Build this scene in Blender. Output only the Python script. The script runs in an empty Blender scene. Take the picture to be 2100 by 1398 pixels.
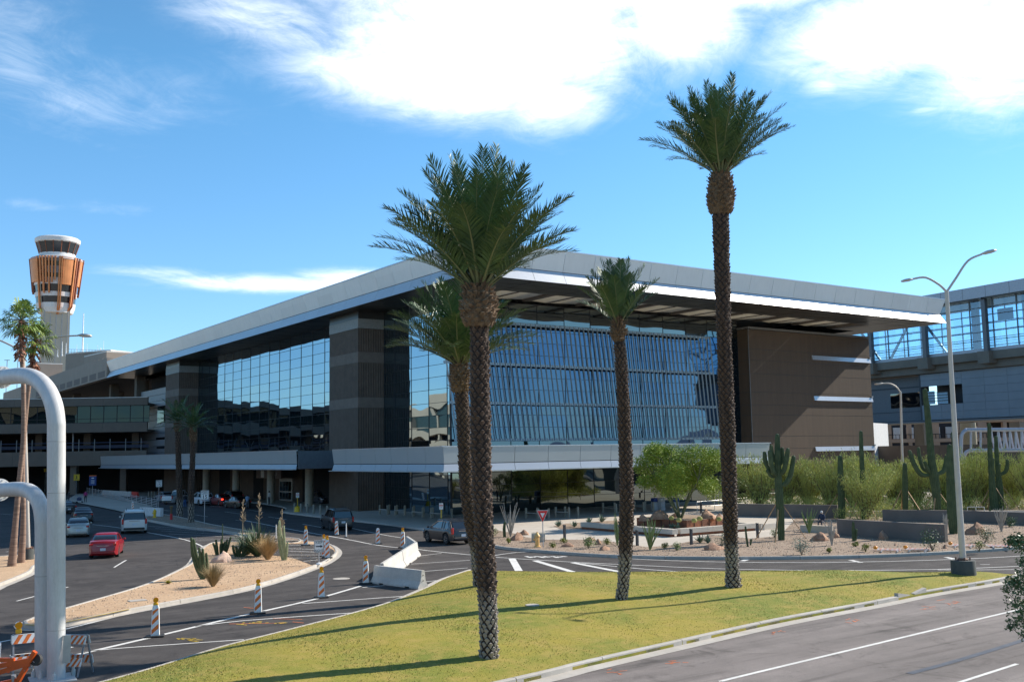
import bpy, math, random
import numpy as np
from mathutils import Vector, Matrix
rnd = random.Random(7)
S = bpy.context.scene
R2 = math.radians
# ---------------------------------------------------------------- camera
YAW, PITCH, ROLL, FPX, CAMH = 0.96084, 0.11077, -0.016657, 2080.0, 6.0
fw = Vector((math.cos(YAW)*math.cos(PITCH), math.sin(YAW)*math.cos(PITCH), math.sin(PITCH)))
ri = fw.cross(Vector((0, 0, 1))).normalized(); up = ri.cross(fw)
ri, up = ri*math.cos(ROLL)+up*math.sin(ROLL), -ri*math.sin(ROLL)+up*math.cos(ROLL)
cam = bpy.data.objects.new('camera', bpy.data.cameras.new('camera'))
S.collection.objects.link(cam)
cam.matrix_world = Matrix(((ri.x, up.x, -fw.x, 0), (ri.y, up.y, -fw.y, 0), (ri.z, up.z, -fw.z, CAMH), (0, 0, 0, 1)))
cam.data.sensor_width = 36; cam.data.lens = 36*FPX/2100; cam.data.clip_start = 0.1; cam.data.clip_end = 6000
S.camera = cam
# ---------------------------------------------------------------- light, sky, exposure
SUN_AZ, SUN_EL = R2(-7.5), R2(33)
S.view_settings.view_transform = 'Standard'; S.view_settings.look = 'None'
S.view_settings.exposure = 0.60; S.view_settings.gamma = 1.0; S.view_settings.use_curve_mapping = False
sl = bpy.data.lights.new('sun', 'SUN'); sl.energy = 5.0; sl.angle = R2(0.53); sl.color = (1.0, 0.93, 0.82)
so = bpy.data.objects.new('sun', sl); S.collection.objects.link(so)
sd = Vector((math.cos(SUN_EL)*math.cos(SUN_AZ), math.cos(SUN_EL)*math.sin(SUN_AZ), math.sin(SUN_EL)))
so.rotation_euler = sd.to_track_quat('Z', 'Y').to_euler(); so.location = sd*100
W = bpy.data.worlds.new('World'); S.world = W; W.use_nodes = True
S.cycles.use_denoising = True
S.cycles.max_bounces = 8; S.cycles.transparent_max_bounces = 16
S.cycles.sample_clamp_indirect = 6

class NT:
    """tiny node-tree helper"""
    def __init__(s, tree): s.t = tree; s.n = tree.nodes; s.l = tree.links
    def add(s, kind, ins=None, **kw):
        n = s.n.new(kind)
        for k, v in kw.items(): setattr(n, k, v)
        for k, v in (ins or {}).items():
            if isinstance(v, bpy.types.NodeSocket): s.l.new(v, n.inputs[k])
            else: n.inputs[k].default_value = v
        return n
    def math(s, op, a, b=0.0, c=0.0, clamp=False):
        n = s.add('ShaderNodeMath', {0: a, 1: b, 2: c}, operation=op); n.use_clamp = clamp; return n.outputs[0]
    def mix(s, f, a, b, mode='MIX'):
        n = s.n.new('ShaderNodeMix'); n.data_type = 'RGBA'; n.blend_type = mode
        for i, v in ((0, f), (6, a), (7, b)):
            if isinstance(v, bpy.types.NodeSocket): s.l.new(v, n.inputs[i])
            else: n.inputs[i].default_value = v if i == 0 else (*v, 1)[:4]
        return n.outputs[2]
    def ramp(s, f, stops, interp='LINEAR'):
        n = s.n.new('ShaderNodeValToRGB'); s.l.new(f, n.inputs[0]); r = n.color_ramp; r.interpolation = interp
        while len(r.elements) < len(stops): r.elements.new(0.5)
        for e, (p, c) in zip(r.elements, stops):
            e.position = p; e.color = (*c, 1)[:4] if isinstance(c, (tuple, list)) else (c, c, c, 1)
        return n.outputs[0]

def build_world():
    w = NT(W.node_tree); w.n.clear()
    sky = w.add('ShaderNodeTexSky', sky_type='NISHITA', sun_disc=False, sun_elevation=SUN_EL,
                sun_rotation=math.pi/2-SUN_AZ, altitude=350, air_density=1.0, dust_density=0.05, ozone_density=3.0)
    tc0 = w.add('ShaderNodeTexCoord'); z0 = w.add('ShaderNodeSeparateXYZ', {0: tc0.outputs['Generated']}).outputs[2]
    tint = w.ramp(z0, [(0.0, (.76, .98, 1.24)), (.12, (.78, 1.04, 1.22)), (.35, (.70, 1.14, 1.24)), (.8, (.8, 1.0, 1.0))])
    hs = w.add('ShaderNodeHueSaturation', {'Saturation': 1.0, 'Value': 1.0, 'Hue': 0.5, 'Color': w.mix(1.0, sky.outputs[0], tint, 'MULTIPLY')})
    tc = w.add('ShaderNodeTexCoord'); sep = w.add('ShaderNodeSeparateXYZ', {0: tc.outputs['Generated']})
    x, y, z = sep.outputs
    zc = w.math('MAXIMUM', z, 0.03)
    az = w.math('MULTIPLY', w.math('ARCTAN2', y, x), 180/math.pi)       # degrees, +x = 0
    el = w.math('MULTIPLY', w.math('ARCSINE', z), 180/math.pi)
    # cloud-plane coordinates for the noise
    cx = w.math('DIVIDE', x, w.math('ADD', zc, 0.12)); cy = w.math('DIVIDE', y, w.math('ADD', zc, 0.12))
    cv = w.add('ShaderNodeCombineXYZ', {0: cx, 1: cy, 2: 0.0})
    n1 = w.add('ShaderNodeTexNoise', {'Vector': cv.outputs[0], 'Scale': 1.7, 'Detail': 12.0, 'Roughness': 0.68, 'Distortion': 1.1})
    n2 = w.add('ShaderNodeTexNoise', {'Vector': cv.outputs[0], 'Scale': 7.0, 'Detail': 10.0, 'Roughness': 0.7, 'Distortion': 1.6})
    nz = w.math('ADD', w.math('MULTIPLY', w.math('SUBTRACT', n1.outputs[0], 0.5), 3.0), w.math('MULTIPLY', w.math('SUBTRACT', n2.outputs[0], 0.5), 1.5))
    tot = None
    for (a0, e0, sa, se, amp, sk) in CLOUDS:
        da = w.math('SUBTRACT', az, a0)
        de = w.math('SUBTRACT', w.math('SUBTRACT', el, e0), w.math('MULTIPLY', da, sk))
        da = w.math('DIVIDE', da, sa); de = w.math('DIVIDE', de, se)
        r = w.math('ADD', w.math('MULTIPLY', da, da), w.math('MULTIPLY', de, de))
        g = w.math('MULTIPLY', w.math('EXPONENT', w.math('MULTIPLY', r, -1.0)), amp)
        tot = g if tot is None else w.math('MAXIMUM', tot, g)
    dens = w.math('ADD', tot, w.math('MULTIPLY', nz, w.math('ADD', w.math('MULTIPLY', tot, 0.55), 0.16)))
    mask = w.add('ShaderNodeMapRange', {0: dens, 1: 0.08, 2: 1.35, 3: 0.0, 4: 1.0}, interpolation_type='SMOOTHSTEP').outputs[0]
    cloud = w.mix(w.math('MULTIPLY', mask, 1.0), hs.outputs[0], (10.0, 10.4, 10.8))
    bg = w.add('ShaderNodeBackground', {0: cloud, 1: 0.108})
    out = w.add('ShaderNodeOutputWorld', {0: bg.outputs[0]})

def pdir(px, py):
    return (fw + ri*((px-1050)/FPX) - up*((py-699)/FPX))
def azel(px, py):
    d = pdir(px, py).normalized(); return math.degrees(math.atan2(d.y, d.x)), math.degrees(math.asin(d.z))
def _c(px, py, sx, sy, amp, sk=0.0):
    a, e = azel(px, py); k = math.degrees(1/FPX); ce = math.cos(R2(e))
    return (a, e, sx*k/ce, sy*k, amp, sk)
CLOUDS = [_c(1020, 60, 330, 130, 1.5, .05), _c(900, 170, 300, 75, .95, .12), _c(1130, 205, 140, 70, .9), _c(560, 40, 190, 60, .75, .1),
          _c(1830, 60, 200, 90, 1.5), _c(2080, 90, 180, 110, 1.3), _c(1760, 140, 90, 50, .8), _c(1380, 40, 160, 90, 1.2), _c(1480, -30, 600, 60, 1.2), _c(1000, -40, 420, 90, 1.3), _c(2000, 150, 120, 45, .8), _c(1690, 175, 60, 25, .6),
          _c(560, 582, 230, 18, .95), _c(740, 575, 130, 22, 1.1), _c(330, 560, 130, 14, .5), _c(40, 90, 130, 130, .42), _c(190, 200, 200, 90, .36),
          _c(60, 420, 70, 14, .3), _c(240, 430, 90, 18, .28), _c(2030, 208, 50, 12, .7), _c(1900, 225, 40, 8, .5),
          (200, 35, 45, 5, .6, 0), (-140, 18, 30, 3, .6, 0)]
build_world()

# ---------------------------------------------------------------- pixel helpers: where a ray of the photograph meets a real plane
def P(px, py, z=0.0):
    d = pdir(px, py); t = (z-CAMH)/d.z; return Vector((d.x*t, d.y*t, z))
def PXp(px, py, X): d = pdir(px, py); t = X/d.x; return Vector((X, d.y*t, CAMH+d.z*t))
def PY(px, py, Y): d = pdir(px, py); t = Y/d.y; return Vector((d.x*t, Y, CAMH+d.z*t))
def PD(px, py, depth):
    d = pdir(px, py); return Vector((0, 0, CAMH))+d*depth
def depth_of(p): return (Vector(p)-Vector((0, 0, CAMH))).dot(fw)
def height_at(base, px, py):
    """height of the pixel py on the vertical through base"""
    d = pdir(px, py); h = math.hypot(base[0], base[1]); return CAMH+d.z*h/math.hypot(d.x, d.y)

# ---------------------------------------------------------------- materials
MATS = {}
def mat(name, col, rough=0.6, metal=0.0, var=0.12, scale=4.0, bump=0.0, bscale=None, spec=0.5, col2=None, detail=4.0, coat=0.0, coords='Object', emit=None, estr=1.0, stretch=(1, 1, 1), fine=0.0, fscale=60.0, trans=0.0):
    if name in MATS: return MATS[name]
    m = bpy.data.materials.new(name); m.use_nodes = True; t = NT(m.node_tree)
    b = t.n['Principled BSDF']
    tc = t.add('ShaderNodeTexCoord'); mp = t.add('ShaderNodeMapping', {'Vector': tc.outputs[coords], 'Scale': stretch})
    n = t.add('ShaderNodeTexNoise', {'Vector': mp.outputs[0], 'Scale': scale, 'Detail': detail, 'Roughness': 0.6})
    c2 = col2 or tuple(min(1, c*(1+var)) for c in col); c1 = col if col2 else tuple(c*(1-var) for c in col)
    c = t.ramp(n.outputs[0], [(0.3, c1), (0.7, c2)])
    if fine:
        nf = t.add('ShaderNodeTexNoise', {'Vector': mp.outputs[0], 'Scale': fscale, 'Detail': 3.0, 'Roughness': 0.7})
        k = t.ramp(nf.outputs[0], [(0.3, 1-fine), (0.7, 1+fine)])
        c = t.mix(1.0, c, k, 'MULTIPLY')
    t.l.new(c, b.inputs['Base Color'])
    b.inputs['Roughness'].default_value = rough; b.inputs['Metallic'].default_value = metal
    b.inputs['Specular IOR Level'].default_value = spec; b.inputs['Coat Weight'].default_value = coat
    if bump:
        n2 = t.add('ShaderNodeTexNoise', {'Vector': mp.outputs[0], 'Scale': bscale or scale*4, 'Detail': 5.0, 'Roughness': 0.65})
        bp = t.add('ShaderNodeBump', {'Height': n2.outputs[0], 'Strength': bump, 'Distance': 0.05})
        t.l.new(bp.outputs[0], b.inputs['Normal'])
    if emit:
        b.inputs['Emission Color'].default_value = (*emit, 1); b.inputs['Emission Strength'].default_value = estr
    if trans:
        b.inputs['Transmission Weight'].default_value = trans
    MATS[name] = m; return m
def srgb(r, g, b):
    f = lambda v: ((v/255+0.055)/1.055)**2.4 if v > 10 else v/255/12.92
    return (f(r), f(g), f(b))

# ---------------------------------------------------------------- mesh builder
class MB:
    def __init__(s): s.v = []; s.f = []; s.m = []; s.k = 0
    def mi(s, k): s.k = k; return s
    def add(s, vs, fs):
        o = len(s.v); s.v.extend([tuple(v) for v in vs]); s.f.extend([tuple(i+o for i in f) for f in fs]); s.m.extend([s.k]*len(fs)); return s
    def box(s, c, d, rz=0.0, rot=None, bev=0.0):
        x, y, z = d[0]/2, d[1]/2, d[2]/2
        M = rot if rot is not None else Matrix.Rotation(rz, 3, 'Z')
        c = Vector(c)
        if bev <= 0:
            vs = [c+M@Vector((a*x, b*y, e*z)) for a in (-1, 1) for b in (-1, 1) for e in (-1, 1)]
            return s.add(vs, [(0, 1, 3, 2), (4, 6, 7, 5), (0, 4, 5, 1), (2, 3, 7, 6), (0, 2, 6, 4), (1, 5, 7, 3)])
        # chamfered: octagonal plan, top and bottom inset
        pl = [(x, y-bev), (x-bev, y), (-x+bev, y), (-x, y-bev), (-x, -y+bev), (-x+bev, -y), (x-bev, -y), (x, -y+bev)]
        rows = []
        for zz, sh in ((-z, bev), (-z+bev, 0), (z-bev, 0), (z, bev)):
            rows.append([c+M@Vector((px*(1-sh/x) if sh else px, py*(1-sh/y) if sh else py, zz)) for px, py in pl])
        return s.loft(rows, cap=True)
    def bx(s, x0, x1, y0, y1, z0, z1): return s.box(((x0+x1)/2, (y0+y1)/2, (z0+z1)/2), (abs(x1-x0), abs(y1-y0), abs(z1-z0)))
    def bar(s, a, b, w, h=None, upv=(0, 0, 1)):
        a = Vector(a); b = Vector(b); h = h or w; d = (b-a); L = d.length
        if L < 1e-6: return s
        d /= L; u = Vector(upv)
        if abs(d.dot(u)) > 0.99: u = Vector((1, 0, 0))
        r = d.cross(u).normalized(); u = r.cross(d)
        M = Matrix((r, d, u)).transposed()
        return s.box((a+b)/2, (w, L, h), rot=M)
    def loft(s, rows, cap=False, closed=True):
        n = len(rows[0]); vs = [p for r in rows for p in r]; fs = []
        for i in range(len(rows)-1):
            for j in range(n if closed else n-1):
                k = (j+1) % n; fs.append((i*n+j, i*n+k, (i+1)*n+k, (i+1)*n+j))
        if cap: fs.append(tuple(range(n-1, -1, -1))); fs.append(tuple((len(rows)-1)*n+j for j in range(n)))
        return s.add(vs, fs)
    def tube(s, pts, rad, n=10, cap=True, ribs=None):
        pts = [Vector(p) for p in pts]
        if not hasattr(rad, '__len__'): rad = [rad]*len(pts)
        rows = []; ref = None
        for i, p in enumerate(pts):
            d = (pts[min(i+1, len(pts)-1)]-pts[max(i-1, 0)])
            if d.length < 1e-9: d = Vector((0, 0, 1))
            d.normalize()
            if ref is None: ref = Vector((1, 0, 0)) if abs(d.x) < 0.9 else Vector((0, 1, 0))
            u = (ref-d*ref.dot(d)).normalized(); ref = u; v = d.cross(u)
            rows.append([p+(u*math.cos(2*math.pi*j/n)+v*math.sin(2*math.pi*j/n))*rad[i]*(1 if not ribs else (1-ribs*(j % 2))) for j in range(n)])
        return s.loft(rows, cap)
    def cyl(s, c, r, h, n=16, r2=None): return s.tube([c, (c[0], c[1], c[2]+h)], [r, r if r2 is None else r2], n)
    def lathe(s, c, prof, n=16, rot=None):
        c = Vector(c); M = rot or Matrix.Identity(3)
        rows = [[c+M@Vector((r*math.cos(2*math.pi*j/n), r*math.sin(2*math.pi*j/n), z)) for j in range(n)] for r, z in prof]
        return s.loft(rows, True)
    def ball(s, c, r, n=10, sq=(1, 1, 1)):
        c = Vector(c); rows = []
        for i in range(n//2+1):
            t = math.pi*i/(n//2); t = min(max(t, .02), math.pi-.02)
            rows.append([c+Vector((r*sq[0]*math.sin(t)*math.cos(2*math.pi*j/n), r*sq[1]*math.sin(t)*math.sin(2*math.pi*j/n), -r*sq[2]*math.cos(t))) for j in range(n)])
        return s.loft(rows, True)
    def prism(s, poly, z0, z1):
        if sum(a[0]*b[1]-b[0]*a[1] for a, b in zip(poly, poly[1:]+poly[:1])) < 0: poly = poly[::-1]
        return s.loft([[Vector((p[0], p[1], z0)) for p in poly], [Vector((p[0], p[1], z1)) for p in poly]], True)
    def sheet(s, poly, z):
        if sum(a[0]*b[1]-b[0]*a[1] for a, b in zip(poly, poly[1:]+poly[:1])) < 0: poly = poly[::-1]
        return s.add([(p[0], p[1], z) for p in poly], [tuple(range(len(poly)))])
    def quad(s, a, b, c, d): return s.add([a, b, c, d], [(0, 1, 2, 3)])
    def build(s, name, mats, parent=None, smooth=None, loc=None, world=False):
        """world=True: vertices are in world space and the object keeps its parent's frame"""
        me = bpy.data.meshes.new(name)
        vs = s.v
        if world and parent is not None:
            inv = Matrix.Translation(parent.location) @ parent.rotation_euler.to_matrix().to_4x4()
            if parent.parent: inv = Matrix.Translation(parent.parent.location) @ parent.parent.rotation_euler.to_matrix().to_4x4() @ inv
            inv = inv.inverted(); vs = [tuple(inv@Vector(v)) for v in vs]
        me.from_pydata(vs, [], s.f)
        ml = mats if isinstance(mats, (list, tuple)) else [mats]
        for m in ml: me.materials.append(m)
        if len(ml) > 1: me.polygons.foreach_set('material_index', s.m)
        me.update()
        if smooth is not None:
            me.polygons.foreach_set('use_smooth', [True]*len(me.polygons)); me.set_sharp_from_angle(angle=R2(smooth))
        o = bpy.data.objects.new(name, me); S.collection.objects.link(o)
        if parent is not None: o.parent = parent
        if loc is not None: o.location = loc
        return o
def tag(o, label=None, cat=None, group=None, kind=None):
    if label: o['label'] = label
    if cat: o['category'] = cat
    if group: o['group'] = group
    if kind: o['kind'] = kind
    return o
def thing(name, loc, label, cat, rz=0.0, group=None):
    o = bpy.data.objects.new(name, None); o.empty_display_size = .3; S.collection.objects.link(o)
    o.location = loc; o.rotation_euler = (0, 0, rz); return tag(o, label, cat, group)
def dup(root, loc, rz=None, label=None, group=None, scale=None, cat=None):
    def cp(o, par):
        c = o.copy(); S.collection.objects.link(c)
        if par: c.parent = par
        for ch in list(o.children): cp(ch, c)
        return c
    r = cp(root, None); r.location = loc
    if rz is not None: r.rotation_euler = (0, 0, rz)
    if scale: r.scale = (scale,)*3 if not hasattr(scale, '__len__') else scale
    if label: r['label'] = label
    if group: r['group'] = group
    if cat: r['category'] = cat
    return r
def struct(name, mb, m, smooth=None): return tag(mb.build(name, m, smooth=smooth), kind='structure')
def text_mesh(txt, size, m, parent, name='lettering', loc=(0, 0, 0), rot=(0, 0, 0), ext=0.002, bold=0.0, space=1.0):
    cu = bpy.data.curves.new(name, 'FONT'); cu.body = txt; cu.size = size; cu.extrude = ext; cu.align_x = 'CENTER'; cu.align_y = 'CENTER'
    cu.offset = bold; cu.space_line = space
    tmp = bpy.data.objects.new(name, cu); S.collection.objects.link(tmp)
    dg = bpy.context.evaluated_depsgraph_get(); me = bpy.data.meshes.new_from_object(tmp.evaluated_get(dg))
    bpy.data.objects.remove(tmp); me.materials.clear(); me.materials.append(m)
    o = bpy.data.objects.new(name, me); S.collection.objects.link(o); o.parent = parent; o.location = loc; o.rotation_euler = rot
    return o
# ================================================================ ground, roads, kerbs, markings
def spl(pts, n=6):
    pts = [Vector(p) for p in pts]; out = []
    for i in range(len(pts)-1):
        p0 = pts[max(i-1, 0)]; p1 = pts[i]; p2 = pts[i+1]; p3 = pts[min(i+2, len(pts)-1)]
        for k in range(n):
            t = k/n; out.append(0.5*((2*p1)+(p2-p0)*t+(2*p0-5*p1+4*p2-p3)*t*t+(3*p1-p0-3*p2+p3)*t**3))
    out.append(pts[-1]); return out
def off(path, i):
    a = path[max(i-1, 0)]; b = path[min(i+1, len(path)-1)]; d = Vector((b[0]-a[0], b[1]-a[1], 0)).normalized(); return Vector((-d.y, d.x, 0))
def ribbon(mb, path, w, z, side=0.5):
    """flat strip; side=0.5 centres it, 0 lays it to the left, 1 to the right"""
    L = []; R_ = []
    for i, p in enumerate(path):
        n = off(path, i); L.append(Vector((p[0], p[1], z))+n*w*(1-side)); R_.append(Vector((p[0], p[1], z))-n*w*side)
    o = len(mb.v)
    for a, b in zip(L, R_): mb.v += [tuple(b), tuple(a)]
    for i in range(len(path)-1): mb.f.append((o+2*i, o+2*i+2, o+2*i+3, o+2*i+1)); mb.m.append(mb.k)
def kerbrun(mb, path, w=0.16, h=0.15, z0=-0.02, side=0.5, seg=3.0):
    """kerb of cast lengths with small joints"""
    ps = [Vector((p[0], p[1], 0)) for p in path]; acc = 0.0
    for i in range(len(ps)-1):
        a, b = ps[i], ps[i+1]; n0 = off(ps, i); n1 = off(ps, i+1)
        acc += (b-a).length
        if acc > seg: b = b-(b-a).normalized()*0.03; acc = 0
        row = []
        for p, n in ((a, n0), (b, n1)):
            l = p+n*w*(1-side); r = p-n*w*side; bv = .03
            row.append([l+Vector((0, 0, z0)), r+Vector((0, 0, z0)), r+Vector((0, 0, h-bv)), r+n*bv+Vector((0, 0, h)), l-n*bv+Vector((0, 0, h)), l+Vector((0, 0, h-bv))])
        mb.loft(row, True)

def ground_mat(name, c1, c2, c3, s1, s2, speck, rough=.9, bump=.5, bs=60.0, crack=False, tar=False):
    m = bpy.data.materials.new(name); m.use_nodes = True; t = NT(m.node_tree); b = t.n['Principled BSDF']
    tc = t.add('ShaderNodeTexCoord'); v = tc.outputs['Object']
    n1 = t.add('ShaderNodeTexNoise', {'Vector': v, 'Scale': s1, 'Detail': 5.0, 'Roughness': .6, 'Distortion': .4})
    n2 = t.add('ShaderNodeTexNoise', {'Vector': v, 'Scale': s2, 'Detail': 4.0, 'Roughness': .7})
    n3 = t.add('ShaderNodeTexNoise', {'Vector': v, 'Scale': bs, 'Detail': 3.0, 'Roughness': .8})
    c = t.mix(t.ramp(n1.outputs[0], [(.35, 0.0), (.65, 1.0)]), c1, c2)
    c = t.mix(t.ramp(n2.outputs[0], [(.45, 0.0), (.7, 0.7)]), c, c3)
    k = t.ramp(n3.outputs[0], [(.25, 1-speck), (.75, 1+speck)]); c = t.mix(1.0, c, k, 'MULTIPLY')
    if tar:
        mp = t.add('ShaderNodeMapping', {'Vector': v, 'Scale': (0.05, .9, 1), 'Rotation': (0, 0, R2(-8))})
        n4 = t.add('ShaderNodeTexNoise', {'Vector': mp.outputs[0], 'Scale': 1.0, 'Detail': 3.0})
        c = t.mix(1.0, c, t.ramp(n4.outputs[0], [(.38, .80), (.6, 1.06)]), 'MULTIPLY')
    if crack:
        vo = t.add('ShaderNodeTexVoronoi', {'Vector': v, 'Scale': .16, 'Randomness': 1.0}, feature='DISTANCE_TO_EDGE')
        nn = t.math('ADD', vo.outputs['Distance'], t.math('MULTIPLY', t.math('SUBTRACT', n2.outputs[0], .5), .05))
        c = t.mix(t.ramp(nn, [(.0, .5), (.004, 0.0)]), c, tuple(x*.45 for x in c1))
    if tar:   # oil drips, tyre scuffs and small patches
        n5 = t.add('ShaderNodeTexNoise', {'Vector': v, 'Scale': .55, 'Detail': 6.0, 'Roughness': .75, 'Distortion': 1.2})
        c = t.mix(1.0, c, t.ramp(n5.outputs[0], [(.34, .66), (.45, 1.0), (.60, 1.0), (.72, 1.15)]), 'MULTIPLY')
        mp2 = t.add('ShaderNodeMapping', {'Vector': v, 'Scale': (.22, 3.0, 1), 'Rotation': (0, 0, R2(-12))})
        n6 = t.add('ShaderNodeTexNoise', {'Vector': mp2.outputs[0], 'Scale': .8, 'Detail': 4.0, 'Roughness': .6})
        c = t.mix(1.0, c, t.ramp(n6.outputs[0], [(.34, .74), (.46, 1.0)]), 'MULTIPLY')
    t.l.new(c, b.inputs['Base Color']); b.inputs['Roughness'].default_value = rough; b.inputs['Specular IOR Level'].default_value = .25
    bp = t.add('ShaderNodeBump', {'Height': n3.outputs[0], 'Strength': bump, 'Distance': .02}); t.l.new(bp.outputs[0], b.inputs['Normal'])
    MATS[name] = m; return m
ASPH = ground_mat('asphalt', (.058, .051, .048), (.078, .069, .065), (.102, .090, .083), .12, .9, .22, crack=True, tar=True)
ASPH2 = ground_mat('asphalt_warm', (.20, .172, .158), (.235, .203, .187), (.165, .145, .133), .10, .7, .35, crack=False, tar=True)
GRASS = ground_mat('turf', (.165, .19, .028), (.31, .25, .040), (.39, .275, .078), .22, 1.6, .30, bump=.5, bs=110)
GRAVEL = ground_mat('tan_gravel', (.50, .33, .20), (.58, .40, .25), (.40, .26, .16), .25, 3.0, .42, bump=1.0, bs=26)
GRAVEL2 = ground_mat('brown_gravel', (.27, .20, .145), (.35, .26, .19), (.19, .135, .10), .25, 3.0, .42, bump=1.0, bs=26)
CONC = ground_mat('concrete', (.42, .38, .33), (.50, .46, .41), (.36, .33, .29), .3, 2.0, .10, bump=.25, bs=30)
CONCW = ground_mat('walk_concrete', (.46, .40, .33), (.54, .48, .41), (.40, .35, .29), .15, 1.2, .08, bump=.2, bs=30)
DESERT = ground_mat('desert_soil', (.28, .22, .16), (.34, .28, .20), (.22, .18, .13), .02, .3, .2)
PAINT = ground_mat('road_paint', (.62, .60, .56), (.74, .72, .68), (.50, .48, .45), .8, 5.0, .14, bump=.1, bs=40)
PAINTO = mat('orange_marking', (.62, .17, .06), .8, var=.4, scale=6)
PAINTY = mat('yellow_marking', (.62, .42, .04), .8, var=.3, scale=6)

g = MB().sheet([(-2500, -2500), (3000, -2500), (3000, 4000), (-2500, 4000)], -0.06); struct('ground', g, DESERT)
g = MB().sheet([(-60, -30), (140, -30), (140, 330), (-60, 330)], 0.0); struct('road', g, ASPH)

gN = [Vector((-8, 22, 0)), Vector((0, 26.4, 0))]+[P(*p, .10) for p in ((205, 1398), (450, 1326), (560, 1298), (700, 1262), (800, 1233), (870, 1205), (910, 1185), (960, 1168))]
gN2 = [P(*p, .10) for p in ((960, 1168), (1030, 1170), (1200, 1172), (1500, 1172), (1800, 1176), (1980, 1173), (2075, 1181))]
gS = [Vector((-8, 19.6, 0)), Vector((4, 20.9, 0))]+[P(*p, .12) for p in ((1060, 1393), (1200, 1359), (1400, 1314), (1600, 1270), (1800, 1233), (1900, 1213), (2060, 1186))]
tip = Vector((49.3, 26.6, 0))
sN = spl(gN, 5); sN2 = spl(gN2+[tip], 4); sS = spl(gS+[Vector((48.6, 26.0, 0)), tip], 5)
fr = MB(); fr.sheet([(p.x, p.y) for p in sS]+[(60, 27.5), (135, 20), (135, -25), (-55, -25), (-55, 18), (-8, 19.6)], 0.004); struct('foreground_road', fr, ASPH2)
# lawn: a gently domed sheet
lawn = MB(); rows = []
Nn = sN+sN2[1:]
def resample(path, n):
    d = [0]
    for a, b in zip(path, path[1:]): d.append(d[-1]+math.hypot(b[0]-a[0], b[1]-a[1]))
    out = []; j = 0
    for i in range(n):
        t = d[-1]*i/(n-1)
        while j < len(d)-2 and d[j+1] < t: j += 1
        k = (t-d[j])/max(1e-9, d[j+1]-d[j]); out.append(Vector(path[j])*(1-k)+Vector(path[j+1])*k)
    return out
rN = resample(Nn, 90); rS = resample(sS, 90); K = 14
def lawn_z(u, w): return 0.125+0.30*math.sin(math.pi*u)**.8*min(1, w/9)
lg = [[None]*(K+1) for _ in range(90)]
for i in range(90):
    w = (rN[i]-rS[i]).length
    for k in range(K+1):
        u = k/K; q = rN[i]*(1-u)+rS[i]*u; q.z = 0.10+0.42*math.sin(math.pi*u)*min(1, w/8)+.015*math.sin(q.x*1.3)*math.sin(math.pi*u); lg[i][k] = q
lawn.v = [tuple(lg[i][k]) for i in range(90) for k in range(K+1)]
lawn.f = [(i*(K+1)+k, i*(K+1)+k+1, (i+1)*(K+1)+k+1, (i+1)*(K+1)+k) for i in range(89) for k in range(K)]; lawn.m = [0]*len(lawn.f)
nb_ = len(lawn.v)                      # the turf edge turns down into the soil all round
for i in range(90):
    for kk_, s_ in ((0, rN), (K, rS)): q = lg[i][kk_]; lawn.v.append((q.x, q.y, -.03))
for i in range(89):
    lawn.f += [(i*(K+1), (i+1)*(K+1), nb_+2*(i+1), nb_+2*i), (i*(K+1)+K, nb_+2*i+1, nb_+2*(i+1)+1, (i+1)*(K+1)+K)]; lawn.m += [0, 0]
lo = struct('lawn', lawn, GRASS, smooth=60)
from mathutils.bvhtree import BVHTree
LB = BVHTree.FromPolygons(lawn.v, lawn.f)
def lawnz(x, y):
    h = LB.ray_cast(Vector((x, y, 5)), Vector((0, 0, -1))); return h[0].z if h[0] else 0.1
# grass blades, denser than one could count
rg = np.random.default_rng(3); bl = MB(); tries = 0
for _ in range(90000):
    i = int(rg.integers(0, 89)); u = rg.random(); f = rg.random()
    a = rN[i]*(1-f)+rN[i+1]*f; b = rS[i]*(1-f)+rS[i+1]*f
    w = (a-b).length
    if rg.random() > w/12: continue
    q = a*(1-u)+b*u
    if q.x < 2: continue
    z = 0.10+0.42*math.sin(math.pi*u)*min(1, w/8); an = rg.random()*6.28; h = .015+.025*rg.random(); s = .006+.010*rg.random()
    o = len(bl.v); c, sn = math.cos(an)*s, math.sin(an)*s; lx, ly = (rg.random()-.5)*.07, (rg.random()-.5)*.07
    bl.v += [(q.x-c, q.y-sn, z-.01), (q.x+c, q.y+sn, z-.01), (q.x+lx, q.y+ly, z+h)]; bl.f.append((o, o+1, o+2)); bl.m.append(int(rg.integers(0, 3)))
tag(bl.build('grass_blades', [mat('blade_a', (.29, .26, .04), .8), mat('blade_b', (.38, .30, .08), .8), mat('blade_c', (.22, .24, .035), .8)]),
    'short yellow green turf grass covering the lawn around the tall palms', 'grass', kind='stuff')

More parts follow.
